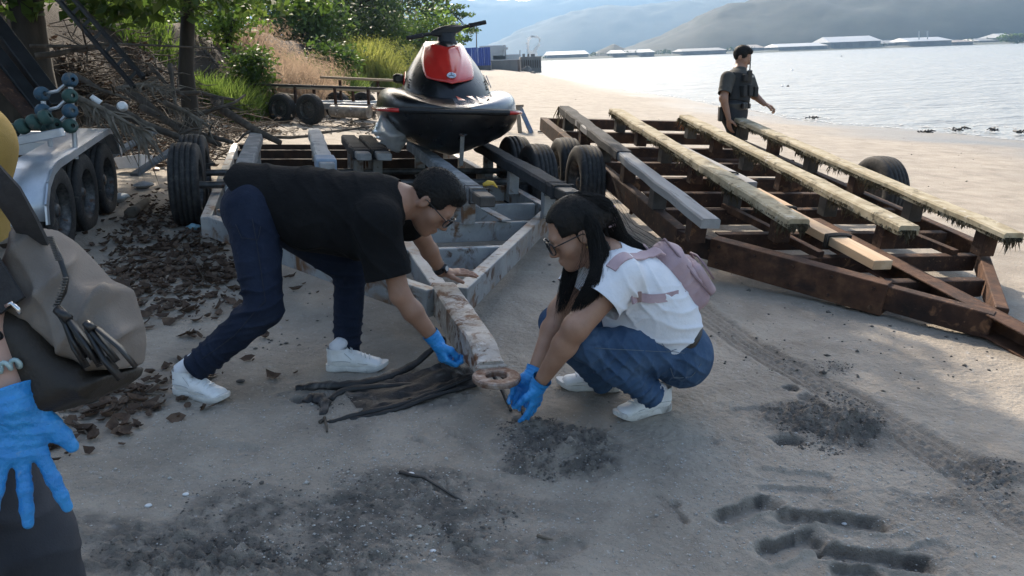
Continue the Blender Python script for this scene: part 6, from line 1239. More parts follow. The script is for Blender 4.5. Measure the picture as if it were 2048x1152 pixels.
# ================================================================== DEBRIS HEAP
G_B = 'branches of the debris heap'
def branch(pts, r, label, mat=DEADWOOD, name='branch', lift=.03, dep=None, twigs=3, cat='branch'):
    P_ = []
    for q in pts:
        if len(q) == 3: p = D(*q)
        else: p = GG(*q); p = on(p[0], p[1], lift)
        p[2] = max(p[2], gz(p[0], p[1])+r*.7); P_.append(p)
    Q_ = [P_[0]]
    for a, b in zip(P_[:-1], P_[1:]):
        m = lerp(a, b, .5)+A(random.gauss(0, 1), random.gauss(0, 1), random.gauss(0, .6))*np.linalg.norm(b-a)*.03; Q_ += [m, b]
    mb = MB(); mb.tube(Q_, [r*(1-.5*i/(len(Q_)-1)) for i in range(len(Q_))], 7, jit=.12); c = Q_[0]; o = mb.build(name, mat, wb=c, smooth=True); OFF[o.name] = c
    for k in range(twigs):
        i = random.randrange(1, len(Q_)-1) if len(Q_) > 2 else 0; p = Q_[i]; d = A(random.gauss(0, 1), random.gauss(0, 1), random.gauss(.3, .6)); L = random.uniform(.15, .4); m2 = MB(); m2.tube([p, p+d*L*.4+A(0, 0, .02), p+d*L*.7], [r*.35, r*.25, r*.1], 5); m2.build('twig', mat, o, smooth=True)
    return tag(o, label, cat, G_B)
branch([(60, 92, 7.6), (240, 88, 8.2), (440, 97, 8.8)], .018, 'long thin pole lying level across the top of the debris heap')
branch([(70, 112, 7.8), (150, 100, 8.0), (200, 96, 8.2)], .035, 'short thick grey branch below the long level pole')
branch([(250, 175, 8.2), (330, 240, 8.0), (440, 290, 7.6)], .05, 'thick branch sloping down to the right through the heap')
branch([(285, 215, 8.0), (360, 262, 7.8), (465, 285, 7.6)], .04, 'branch sloping just above the left wheels of the grey trailer')
branch([(210, 215, 7.4), (290, 250, 7.3), (400, 285, 7.2)], .05, 'pale branch running from the dry frond to the tyres')
branch([(330, 190, 8.6), (400, 185, 8.7), (470, 200, 8.8)], .035, 'branch lying level at the foot of the bank')
branch([(340, 130, 8.6), (345, 170, 8.4), (352, 215, 8.0)], .03, 'upright broken branch below the slim trunk')
branch([(300, 130, 8.9), (330, 165, 8.7), (380, 200, 8.4)], .03, 'dark branch sloping under the slim trunk')
branch([(430, 200, 8.8), (470, 235, 8.4), (560, 285, 7.9)], .06, 'thick dark pole leaning from the heap to the grey trailer')
branch([(150, 150, 7.4), (200, 180, 7.3), (260, 200, 7.3)], .028, 'branch above the dry palm frond')
branch([(395, 230, 8.4), (440, 215, 8.5), (490, 190, 8.9)], .025, 'thin branch rising to the right at the end of the heap')
branch([(440, 270), (500, 262), (560, 266)], .03, 'pale stick on the sunlit litter behind the grey trailer', lift=.02)
branch([(640, 268), (690, 262), (760, 255)], .03, 'bleached stick on the sand in front of the small trailer', lift=.02)
branch([(530, 276), (580, 278), (640, 270)], .035, 'bleached driftwood log beside the small trailer\'s wheels', lift=.02, twigs=1)
branch([(262, 440), (280, 425), (298, 408)], .055, 'short ribbed piece of bamboo lying among the dry leaves', DRYFROND, 'bamboo_piece', .04, twigs=0)
branch([(380, 570), (405, 577), (425, 575)], .008, 'small dark twig on the sand left of the bending person', lift=.012, twigs=1)
branch([(130, 840), (165, 860), (178, 878)], .007, 'thin forked twig on the sand beside the gloved hand', lift=.012, twigs=2)
branch([(250, 790), (290, 800), (325, 800)], .008, 'thin twig in the leaf litter by the shoulder bag', lift=.012)
branch([(800, 950), (850, 962), (925, 1000)], .007, 'curved dark twig on the churned foreground sand', WOOD_B, 'branch', .006, twigs=0)
branch([(640, 850), (650, 845), (655, 870)], .008, 'pale bent twig below the buried cloth strip', lift=.008, twigs=0)
branch([(1075, 1080), (1105, 1085)], .006, 'short pale straw on the foreground sand', DRYFROND, lift=.008, twigs=0)
# squared timber lying in the heap
for i, (a, b, m, lab) in enumerate((((205, 320, 7.0), (318, 258, 7.9), WOOD_G, 'grey plank rising to the right in the debris heap'), ((268, 350, 6.9), (345, 300, 7.3), WOOD_G, 'grey plank end resting beside the white box'), ((350, 270, 8.0), (420, 330, 7.2), WOOD_B, 'dark board sloping under the branches'))):
    a, b = D(*a), D(*b); a[2] = max(a[2], gz(a[0], a[1])+.03); b[2] = max(b[2], gz(b[0], b[1])+.03); mb = MB(); mb.beam(a, b, .10, .03); tag(mb.build('board', m, wb=a, bevel=.004), lab, 'board', 'boards in the debris heap')
# dry palm fronds
def frond(pts, n, ln, label, droop=.5, spread=1.0):
    P_ = [D(*q) for q in pts]; t = thing('palm_frond', label, 'palm frond', P_[0], 'dry palm fronds'); mb = MB(); mb.tube(P_, [.03-.02*i/(len(P_)-1) for i in range(len(P_))], 7); mb.build('stem', DRYFROND, t, smooth=True)
    lf = MB()
    for i in range(n):
        u = i/(n-1); x = u*(len(P_)-1); k = min(int(x), len(P_)-2); p = lerp(P_[k], P_[k+1], x-k); ax = nrm(P_[k+1]-P_[k]); sd = nrm(np.cross(ax, A(0, -.6, 1)))
        for s in (-1, 1):
            d = nrm(ax*.9+sd*s*spread*random.uniform(.25, .7)+A(0, 0, -droop*random.uniform(.2, 1))); L = ln*random.uniform(.35, 1.15)*(1-.3*u); d = nrm(d+A(random.gauss(0, .16), random.gauss(0, .16), random.gauss(0, .16))); w_ = nrm(sd+A(random.gauss(0, .5), random.gauss(0, .5), random.gauss(0, .3)))*.011; q = p+d*L*.5+A(0, 0, random.gauss(.02, .02)); e = p+d*L+A(random.gauss(0, .06), random.gauss(0, .06), -.25*L*random.random()); lf.add([p-w_, p+w_, q+w_*.8, q-w_*.8, e], [(0, 1, 2, 3), (3, 2, 4)])
    tag(lf.build('leaflets', DRYFROND, t), kind='stuff')
frond([(140, 188, 6.9), (200, 215, 6.8), (245, 240, 6.7), (285, 262, 6.6)], 34, .62, 'large dry palm frond fanning down behind the pale fender', .9, .5)
frond([(235, 178, 7.6), (285, 170, 7.5), (335, 182, 7.4)], 40, .30, 'grey matted palm frond lying on top of the heap', .25, 1.3)
frond([(330, 205, 7.9), (375, 225, 7.7), (415, 250, 7.5)], 24, .35, 'dark dry palm frond near the tyres of the grey trailer', .6, .8)
# heap of twigs and dead leaves that nobody could count
def scatter_leaves(regions, seed, lift=.012, size=.09, pile=0):
    rg = np.random.default_rng(seed); V = []; F_ = []; b = 0
    for (px0, py0, px1, py1, n) in regions:
        for i in range(n):
            q = GG(rg.uniform(px0, px1), rg.uniform(py0, py1)) if pile else G(rg.uniform(px0, px1), rg.uniform(py0, py1)); sp_ = .12 if pile else rg.choice([.08, .15, .3]); x, y = q[0]+rg.normal(0, sp_), q[1]+rg.normal(0, sp_)
            if fbm2(np.array([x*1.7]), np.array([y*1.7]), 3)[0] < -.12: continue
            z = gnd(x, y)+lift+rg.random()**2*pile; L = size*rg.uniform(.2, 1.0)**1.3*1.45; a = rg.uniform(0, 6.28); tl = rg.uniform(-.5, .5); d = A(math.cos(a), math.sin(a), tl*.6); s = A(-math.sin(a), math.cos(a), rg.uniform(-.5, .5)); c = A(x, y, z); cu = A(0, 0, L*rg.uniform(.05, .35))
            w_ = L*rg.uniform(.18, .30); k1 = rg.uniform(-.6, 1.0)
            V += [c-d*L*.5+cu*.7, c-d*L*.18+s*w_+cu*k1*.7, c+d*L*.22+s*w_*.95+cu*k1*.5, c+d*L*.5+cu, c+d*L*.22-s*w_*.95+cu*.5, c-d*L*.18-s*w_+cu*.6, c-d*L*.18+A(0, 0, -.004), c+d*L*.22+A(0, 0, -.004)]; F_ += [(b, b+1, b+6), (b+1, b+2, b+7, b+6), (b+2, b+3, b+7), (b+3, b+4, b+7), (b+4, b+5, b+6, b+7), (b+5, b, b+6)]; b += 8
    return V, F_
V, F_ = scatter_leaves([(230, 380, 480, 470, 620), (230, 470, 500, 560, 800), (240, 540, 420, 620, 420), (140, 770, 330, 830, 260), (420, 400, 520, 470, 110), (120, 830, 220, 870, 40), (250, 600, 400, 720, 60), (420, 480, 520, 640, 60)], 51, size=.066)
tag(link('leaf_litter', fastmesh('leaf_litter', V, F_), DRYLEAF), 'brown dead leaves scattered over the sand at the left', kind='stuff')
V, F_ = scatter_leaves([(200, 150, 480, 340, 2600), (440, 230, 560, 290, 420), (60, 90, 330, 260, 900)], 52, .02, .10, .30)
tag(link('dead_leaves', fastmesh('dead_leaves', V, F_), DRYLEAF), 'dead leaves caught in the debris heap', kind='stuff')
V, F_ = scatter_leaves([(480, 225, 780, 275, 700), (700, 165, 850, 190, 260)], 53, .015, .12, .03)
tag(link('beach_litter', fastmesh('beach_litter', V, F_), DRYFROND), 'bleached litter on the sunlit sand behind the trailers', kind='stuff')
mb = MB()
for i in range(1500):
    q = GG(random.uniform(150, 520), random.uniform(120, 330)) if i < 1350 else GG(random.uniform(500, 800), random.uniform(215, 270))
    p = on(q[0]+random.gauss(0, .2), q[1]+random.gauss(0, .2), random.uniform(.01, .4 if i < 1350 else .05)); d = A(random.gauss(0, 1), random.gauss(0, .8), random.gauss(0, .3)); d = nrm(d); L = random.uniform(.15, .7); r = random.uniform(.004, .012)
    mb.tube([p, p+d*L*.5+A(0, 0, random.gauss(0, .03)), p+d*L], [r, r*.8, r*.4], 4, caps=False)
tag(mb.build('twig_heap', DEADWOOD, smooth=True), 'tangle of dead twigs piled at the foot of the bank', kind='stuff')
# rubbish
PLW = pm('white_plastic', [(.62, .63, .64), (.76, .76, .76)], 12, .35, spots=[((.35, .33, .3), 14, .62, .74)]); PLB = pm('pale_blue_plastic', [(.20, .42, .52), (.36, .55, .62)], 14, .3)
def litter(name, label, mb, mat, c, cat): tag(mb.build(name, mat, wb=c, smooth=40), label, cat, 'rubbish in the debris')
c = D(190, 199, 6.9); mb = MB(); ax = nrm(A(.5, .2, -.6)); mb.lathe([(0, 0), (.022, 0), (.034, .09), (.032, .09), (.02, .006)], 16, c-ax*.04, ax); litter('plastic_cup', 'white plastic cup caught above the dry palm frond', mb, PLW, c, 'cup')
c = D(245, 213, 7.0); mb = MB(); mb.lathe([(0, -.05), (.03, -.045), (.046, -.01), (.046, .02), (.03, .045), (0, .05)], 16, c, (.3, -1, .2)); litter('plastic_disc', 'round white plastic disc in the debris heap', mb, PLW, c, 'disc')
c = G(268, 335, .05); mb = MB()
sh_ = [c+A(x, y, z) for x, y, z in ((-.16, -.05, 0), (.12, -.08, .0), (.17, .08, .0), (-.13, .1, 0), (-.19, -.06, .13), (.15, -.10, .16), (.2, .1, .12), (-.16, .13, .10))]; mb.add(sh_, [(0, 3, 2, 1), (0, 1, 5, 4), (1, 2, 6, 5), (2, 3, 7, 6), (3, 0, 4, 7)]); o_ = mb.build('crushed_box', PLW, wb=c); o_.modifiers.new('s', 'SOLIDIFY').thickness = .006; tag(o_, 'crushed open white box behind the fender, in the debris', 'box', 'rubbish in the debris')
def crumple(name, label, px, py, r, mat, cat, seed):
    c = G(px, py); c = A(c[0], c[1], gnd(c[0], c[1])+r*.35); rg = random.Random(seed); mb = MB(); n = 9; rings = []
    for i in range(7):
        t = i/6*math.pi; rings.append([c+A(math.sin(t)*math.cos(a)*r*rg.uniform(.6, 1.3), math.sin(t)*math.sin(a)*r*rg.uniform(.6, 1.2), math.cos(t)*r*.45*rg.uniform(.7, 1.2)) for a in np.linspace(0, 6.283, n, endpoint=False)])
    mb.loft(rings); litter(name, label, mb, mat, c, cat)
crumple('plastic_wrapper', 'pale blue plastic wrapper beside the grey trailer\'s left tyre', 388, 461, .06, PLB, 'wrapper', 1)
crumple('crumpled_paper', 'crumpled pale paper among the dry leaves by the three wheels', 238, 402, .10, PLW, 'paper', 2)
crumple('crumpled_paper', 'grey crumpled wrapping below the white box', 288, 378, .09, CARPET_L, 'paper', 3)
crumple('plastic_bottle', 'small orange white bottle in the debris near the boards', 312, 340, .05, pm('orange_label', [(.5, .25, .12), (.6, .6, .6)], 30, .4), 'bottle', 4)
crumple('plastic_bag', 'white plastic bag on the litter behind the small trailer', 712, 163, .25, PLW, 'bag', 5)
# leaning black steel beams and ladder at the left
def lean(a, b, wd, th, label, mat, name='steel_beam', rungs=0):
    a, b = D(*a), D(*b); gb = gz(b[0], b[1]); b[2] = max(b[2], gb+.02); mb = MB()
    if not rungs: mb.beam(a, b, wd, th); o = mb.build(name, mat, wb=b, bevel=.006)
    else:
        o = thing(name, label, 'beam', b); s, d, u = axes(b-a, A(0, -1, .3))
        for k in (-1, 1): MB().beam(a+s*wd/2*k, b+s*wd/2*k, .035, th).build('rail', mat, o, bevel=.004)
        for i in range(rungs): p = lerp(a, b, (i+.5)/rungs); MB().beam(p-s*wd/2, p+s*wd/2, .03, .03).build('rung', mat, o)
    return tag(o, label, 'beam', 'beams leaning at the left')
lean((-60, -20, 7.2), (118, 215, 6.7), .14, .10, 'upper of two thick black steel beams leaning down behind the rollers', STEEL_B)
lean((-60, 40, 6.9), (82, 222, 6.6), .12, .08, 'lower of two thick black steel beams leaning at the left edge', STEEL_B)
lean((-60, 92, 6.7), (72, 238, 6.5), .16, .03, 'rusty brown board leaning below the black steel beams', RUST, 'leaning_board')
lean((120, -15, 8.2), (278, 165, 7.5), .13, .05, 'black steel ladder leaning on the bank between the trunks', STEEL_B, 'steel_ladder', 7)
# ================================================================== THINGS HALF BURIED BY THE TONGUE
CLOTHB = pm('black_wet_cloth', [(.008, .008, .009), (.014, .014, .015), (.028, .027, .026)], 12, .6, bump=.8, bscale=70, spots=[((.11, .10, .092), 9, .58, .68)])
bs_ = thing('buried_cloth', 'black cloth strip pulled half out of the sand under the trailer tongue', 'cloth', on(-.5, 2.95))
def rib(pts, r, flat, name='fold'):
    P_ = []
    for (x, y, h) in pts: p = G(x, y); P_.append(A(p[0], p[1], gnd(p[0], p[1])+h))
    Q_ = []
    for i in range(len(P_)-1):
        for t in np.linspace(0, 1, 6, endpoint=False):
            p0, p1, p2, p3 = P_[max(i-1, 0)], P_[i], P_[i+1], P_[min(i+2, len(P_)-1)]; Q_.append(.5*((2*p1)+(-p0+p2)*t+(2*p0-5*p1+4*p2-p3)*t*t+(-p0+3*p1-3*p2+p3)*t**3))
    Q_.append(P_[-1]); k = len(Q_); mb = MB(); mb.tube(Q_, [r*(.55+.45*math.sin(math.pi*min(1, .15+i/k)))*(1+.15*math.sin(i*1.7)) for i in range(k)], 9, flat=flat, jit=.08); return mb.build(name, CLOTHB, bs_, smooth=True)
rib([(592, 780, .0), (640, 778, .012), (700, 777, .012), (765, 765, .02), (830, 745, .04), (875, 735, .09), (905, 752, .05)], .026, .7)
rib([(660, 800, .0), (690, 786, .010), (760, 778, .012), (840, 776, .015), (890, 772, .02)], .02, .6)
rib([(655, 845, -.004), (720, 830, .004), (800, 815, .008), (880, 792, .02), (950, 778, .05), (985, 775, .06)], .014, .8)
rib([(700, 838, -.004), (790, 822, .004), (870, 802, .014), (940, 790, .03), (978, 782, .04)], .012, .8)
rib([(985, 778, .07), (1005, 800, .04), (1022, 828, .01)], .011, .8)
rib([(1000, 775, .07), (1030, 800, .04), (1050, 835, .0)], .018, .6)
rib([(610, 805, .0), (630, 800, .012), (650, 812, .01), (645, 830, .0)], .03, .5)
rib([(884, 728, .13), (892, 744, .07), (902, 760, .03), (930, 772, .02), (950, 766, .03)], .03, .8)
mb = MB(); n, m = 26, 12; vv = []
for i in range(n):
    for k in range(m):
        u, v_ = i/(n-1), k/(m-1); t0 = lerp(np.array([690, 788.]), np.array([905, 742.]), u); t1 = lerp(np.array([720, 825.]), np.array([965, 780.]), u); q = lerp(t0, t1, v_); p = G(*q); h = .004+.035*u*abs(math.sin(v_*7+u*3))+.03*u**2*(1-v_)+.008*float(vn2(u*9, v_*7)); vv.append(A(p[0], p[1], gnd(p[0], p[1])+h))
mb.add(vv, [(i*m+k, i*m+k+1, (i+1)*m+k+1, (i+1)*m+k) for i in range(n-1) for k in range(m-1)]); mb.build('sheet', CLOTHB, bs_, smooth=True)
# pebbles, shell bits and sand clods
def bits(regions, size, seed, jit=.4, sub=1):
    rg = np.random.default_rng(seed); base = np.array([(1, 0, 0), (-1, 0, 0), (0, 1, 0), (0, -1, 0), (0, 0, 1), (0, 0, -1)], float); f0 = [(0, 2, 4), (2, 1, 4), (1, 3, 4), (3, 0, 4), (2, 0, 5), (1, 2, 5), (3, 1, 5), (0, 3, 5)]; V = []; F_ = []
    for (cx, cy, rx, ry, n) in regions:
        for i in range(n):
            a, r = rg.uniform(0, 6.28), math.sqrt(rg.random()); q = G(cx+rx*r*math.cos(a), cy+ry*r*math.sin(a)); s = size*rg.uniform(.35, 1)**1.6*(1+rg.exponential(.35)); k = base*A(1, 1, .6)*rg.uniform(1-jit, 1+jit, (6, 3))*s; ang = rg.uniform(0, 6.28); co, si = math.cos(ang), math.sin(ang); k = k@np.array([[co, -si, 0], [si, co, 0], [0, 0, 1]]); b = len(V)
            V.extend(k+A(q[0], q[1], gnd(q[0], q[1])+s*.25)); F_.extend([tuple(x+b for x in t) for t in f0])
    return np.array(V), np.array(F_)
V, F_ = bits([(1110, 905, 110, 55, 900), (1060, 860, 70, 30, 300), (1660, 850, 110, 62, 900), (1990, 960, 70, 40, 160), (700, 1030, 350, 100, 700), (420, 1110, 260, 40, 300), (1670, 738, 45, 14, 120), (640, 800, 60, 30, 60)], .0048, 61)
tag(link('sand_clods', fastmesh('sand_clods', V, F_, True), pm('wet_sand_clod', [(.10, .09, .08), (.13, .117, .104), (.18, .165, .148)], 18, .95, bump=.8, bscale=200)), 'dark moist clods of freshly dug sand', kind='stuff')
V, F_ = bits([(1024, 960, 1000, 190, 1500), (700, 880, 320, 60, 260), (1700, 1000, 330, 140, 700), (1900, 1060, 150, 80, 300), (640, 930, 200, 40, 200), (1500, 940, 300, 60, 300), (700, 1080, 250, 60, 450), (1300, 1000, 700, 140, 1500), (600, 900, 500, 110, 900)], .0034, 62)
tag(link('shell_grit', fastmesh('shell_grit', V, F_), pm('shell_grit', [(.22, .20, .18), (.42, .40, .37), (.62, .60, .57)], 60, .7)), 'pale shell grit and pebbles strewn over the sand', kind='stuff')
V, F_ = bits([(1300, 560, 220, 90, 60), (1700, 700, 330, 90, 140), (560, 640, 200, 60, 70), (1780, 330, 260, 60, 90), (1200, 250, 200, 60, 60)], .009, 63)
tag(link('pebbles', fastmesh('pebbles', V, F_, True), pm('dark_pebble', [(.05, .045, .04), (.14, .125, .11)], 12, .8)), 'small dark pebbles on the open sand', kind='stuff')
for i, (px, py, r, lab) in enumerate(((822, 948, .012, 'white shell on the churned sand left of the dug hole'), (297, 1012, .012, 'white shell on the sand right of the gloved fingers'), (372, 990, .011, 'pale round shell near the left foreground'), (482, 766, .02, 'dark lump of soil beside the rear sneaker'), (1690, 1035, .009, 'white shell fragment in the second boot print'), (865, 1094, .010, 'white shell at the bottom of the churned patch'))):
    c = G(px, py); c = A(c[0], c[1], gnd(c[0], c[1])+r*.2); mb = MB(); rings = [[c+A(math.cos(a)*r*k*(1+.12*math.cos(a*3+i)), math.sin(a)*r*.8*k, z*r) for a in np.linspace(0, 6.283, 14, endpoint=False)] for k, z in ((.8, -.2), (1, 0), (.85, .25), (.4, .42))]; mb.loft(rings); tag(mb.build('shell' if i != 3 else 'soil_lump', PLW if i != 3 else WOOD_B, wb=c, smooth=True), lab, 'shell' if i != 3 else 'lump', 'shells on the sand')

# ================================================================== BETWEEN: TRESTLE, QUAY, SHIP, BUOYS
WOODT = pm('old_trestle_wood', [(.20, .15, .11), (.32, .26, .20)], 8, .85, bump=.5); BLUEW = pm('blue_painted_wood', [(.10, .16, .30), (.18, .26, .40)], 8, .8, spots=[((.3, .26, .2), 10, .55, .65)])
p0 = GG(1042, 266); tr = thing('trestle', 'small wooden trestle with blue leg standing on the beach right of the jet ski', 'trestle', p0)
tp = p0+A(-.05, 0, .52)
for k, (dx, dy, m) in enumerate(((-.02, -.18, WOODT), (.22, -.12, BLUEW), (-.02, .28, WOODT), (.2, .3, WOODT))): MB().beam(tp+A(dx*.2, dy*.3, 0), A(p0[0]+dx, p0[1]+dy, gz(p0[0]+dx, p0[1]+dy)), .085, .035, (0, 1, 0)).build('leg', m, tr, bevel=.004)
MB().beam(tp+A(-.42, 0, .02), tp+A(.12, .02, .02), .10, .05).build('top_bar', WOODT, tr, bevel=.004)
MB().beam(tp+A(-.30, 0, 0), A(p0[0]-.28, p0[1]+.1, gz(p0[0]-.28, p0[1]+.1)), .03, .03, (0, 1, 0)).build('stay', WOODT, tr)
c = GG(1100, 268); mb = MB(); mb.beam(on(c[0]-.25, c[1], .03), on(c[0]+.3, c[1]-.05, .04), .12, .03); tag(mb.build('board', WOOD_B, wb=c, bevel=.004), 'dark board lying on the sand between trestle and rusty trailer', 'board')
STONE = pm('quay_stone', [(.05, .048, .045), (.10, .095, .088), (.16, .15, .14)], .8, .95, bump=1, bscale=3); CONC = pm('stained_concrete', [(.10, .095, .09), (.17, .16, .15), (.24, .23, .22)], .4, .9, bump=.6, bscale=4, stretch=(1, 1, .2), spots=[((.10, .05, .03), .8, .58, .7)])
def atY(px, py, y): d = ray(px, py); return CAM+d*(y/d[1])
def wall_box(name, px0, px1, pyt, pyb, y, depth, mat, label, cat, zb=None):
    a, b = atY(px0, pyb, y), atY(px1, pyb, y); t = atY((px0+px1)/2, pyt, y)[2]; zb_ = zb if zb is not None else min(a[2], b[2]); mb = MB(); mb.box(((a[0]+b[0])/2, y+depth/2, (t+zb_)/2), (b[0]-a[0], depth, t-zb_)); return tag(mb.build(name, mat, wb=((a[0]+b[0])/2, y, zb_), bevel=.08), label, cat)
wall_box('quay_wall', 640, 982, 131, 146, 104, 12, STONE, 'dark stone quay at the far end of the beach', 'quay', -1.2)
wall_box('quay_wall', 975, 1041, 120, 143, 112, 14, CONC, 'dark pier block beyond the blue fence', 'quay', -1.2)
pr = wall_box('pier', 1041, 1083, 113, 132, 128, 10, CONC, 'rust stained end of the pier standing in the water', 'pier', -1.2)
OFF[pr.name] = A(*pr.location)
for i in range(9): p = atY(1044+i*4.4, 125, 127.85); MB().box((p[0], 127.88, p[2]-.2), (.10, .12, 1.2)).build('fender_post', RUST, pr)
for (a, b) in ((1045, 1050), (1055, 1059), (1062, 1070)): p, q = atY(a, 113, 130), atY(b, 108, 130); MB().box(((p[0]+q[0])/2, 131, (p[2]+q[2])/2), (q[0]-p[0], 1.2, q[2]-p[2]+.1)).build('deck_crate', CONC, pr, bevel=.03)
# blue corrugated fence on the quay
ya = 103.0; fe = thing('metal_fence', 'blue corrugated sheet metal fence behind the jet ski', 'fence', atY(900, 131, ya)); BLU = pm('blue_sheet_metal', [(.020, .045, .22), (.032, .065, .29), (.05, .09, .34)], .5, .55, .2, spots=[((.10, .13, .3), .9, .58, .72)], stretch=(1, 1, .3))
zt, zb = atY(955, 95, ya)[2], atY(955, 131.5, ya)[2]
x0, x1 = atY(780, 110, ya)[0], atY(981, 110, ya)[0]; nP = 16
for i in range(nP):
    a, b = lerp(x0, x1, i/nP)+.01, lerp(x0, x1, (i+1)/nP)-.01; mb = MB(); nn_ = 12; v = []
    for k in range(nn_+1): x = lerp(a, b, k/nn_); yy = ya+(.06 if k % 4 < 2 else 0)+random.uniform(-.01, .01); v += [A(x, yy, zb), A(x, yy, zt+.03*math.sin(i*2.1))]
    mb.add(v, [(2*k, 2*k+2, 2*k+3, 2*k+1) for k in range(nn_)]); mb.build('fence_panel', BLU, fe)
# moored grey ship
sh = thing('moored_ship', 'grey ship superstructure showing hazily above the pier', 'ship', atY(995, 118, 190)); GREYS = pm('ship_grey', [(.28, .30, .32), (.36, .38, .40)], .3, .6)
for (a, b, t, bt) in ((960, 1012, 90, 122), (985, 1042, 108, 124)): p, q = atY(a, bt, 190), atY(b, t, 190); MB().box(((p[0]+q[0])/2, 193, (p[2]+q[2])/2), (q[0]-p[0], 6, q[2]-p[2])).build('deckhouse' if t == 90 else 'hull', GREYS, sh, bevel=.15)
for (a, t, bt, w_) in ((1008, 90, 112, .45), (1040, 100, 110, .2)): p, q = atY(a, bt, 189), atY(a, t, 189); MB().tube([p, q], w_*.5, 8).build('mast', GREYS, sh)
p = atY(1009, 97, 188.8); MB().box(p, (1.6, .8, .5)).build('bridge_wing', GREYS, sh)
# pole, rocks
p, q = atY(953, 131, 104.5), atY(953, 48, 104.5); po = thing('utility_pole', 'thin utility pole with a cross arm above the blue fence', 'pole', p); MB().tube([p, q], [.09, .06], 8).build('mast', CONC, po); MB().beam(lerp(p, q, .86)-A(.5, 0, 0), lerp(p, q, .86)+A(.5, 0, 0), .08, .08).build('cross_arm', CONC, po)
for i, (px, py, r, lab) in enumerate(((1054, 143, 1.0, 'pointed dark rock at the waterline by the pier'), (1066, 146, .5, 'small flat rock right of the pointed rock'), (1018, 142, .9, 'rock at the foot of the dark pier block'), (990, 144, 1.1, 'boulder at the foot of the stone quay'), (965, 146, .9, 'boulder at the base of the blue fence quay'))):
    c = Z(px, py+2, SEA_Z+.1); rg = random.Random(i); mb = MB(); rings = [[c+A(math.cos(a)*r*k*rg.uniform(.7, 1.15), math.sin(a)*r*k*rg.uniform(.7, 1.15), z*r*rg.uniform(.9, 1.1)) for a in np.linspace(0, 6.283, 10, endpoint=False)] for k, z in ((1, -.3), (1.0, .1), (.75, .5), (.35, .95 if i == 0 else .65))]; mb.loft(rings); tag(mb.build('rock', STONE, wb=c), lab, 'rock', 'rocks by the pier')
# buoys and floating things
BUO = pm('dark_buoy', [(.012, .011, .011), (.03, .027, .026)], 9, .6)
for (px, py, r, m, lab) in ((1683, 113, .22, BUO, 'dark round buoy out on the water near the white warehouse'), (1584, 141, .15, PLW, 'pale small buoy on the water right of the officer'), (1576, 173, .09, BUO, 'dark float close inshore right of the officer'), (1565, 173, .08, PLW, 'pale float close inshore beside the dark float')):
    c = Z(px, py, SEA_Z); mb = MB(); mb.lathe([(0, -.4*r), (.6*r, -.35*r), (r, 0), (.9*r, .45*r), (.5*r, .8*r), (.2*r, .95*r), (.18*r, 1.2*r), (0, 1.2*r)], 18, c); tag(mb.build('buoy', m, wb=c, smooth=True), lab, 'buoy', 'buoys on the water')
c = GG(1728, 241); mb = MB(); mb.loft([[c+A(x, y*w_, z+.02) for y, z in ((-1, .05), (-.6, 0), (.6, 0), (1, .05))] for x, w_ in ((-.45, .02), (-.2, .1), (.2, .1), (.4, .03))]); fl0 = tag(mb.build('flotsam', PLW, wb=c), 'white and yellow flotsam stranded at the waterline', 'flotsam'); OFF[fl0.name] = c
MB().tube([c+A(.2, 0, .05), c+A(.42, .02, .06)], .05, 8).build('yellow_end', pm('yellow_plastic', [(.5, .36, .06), (.6, .45, .1)], 9, .5), fl0, smooth=True); MB().beam(c+A(.02, 0, .03), c+A(.06, 0, .2), .03, .03, (0, 1, 0)).build('stump', BUO, fl0)
for i, (px, py, r, lab) in enumerate(((1925, 262, .10, 'dark clump of seaweed in the shallows, largest of three'), (1985, 263, .06, 'dark clump of seaweed in the shallows, middle of three'), (2040, 267, .06, 'dark clump of seaweed at the right edge of the water'), (1850, 268, .09, 'flat dark weed stranded on the wet sand'), (1625, 238, .12, 'bluish driftwood at the waterline right of the officer'))):
    c = Z(px, py, SEA_Z+.02); mb = MB(); rg = random.Random(i+40)
    for k in range(9): p = c+A(rg.gauss(0, r*.8), rg.gauss(0, r*.4), rg.uniform(0, .05)); mb.tube([p, p+A(rg.gauss(0, .06), rg.gauss(0, .04), .05), p+A(rg.gauss(0, .1), rg.gauss(0, .06), .01)], [.015, .02, .008], 6, jit=.3)
    tag(mb.build('seaweed_clump', BUO, wb=c, smooth=True), lab, 'seaweed', 'seaweed at the waterline')
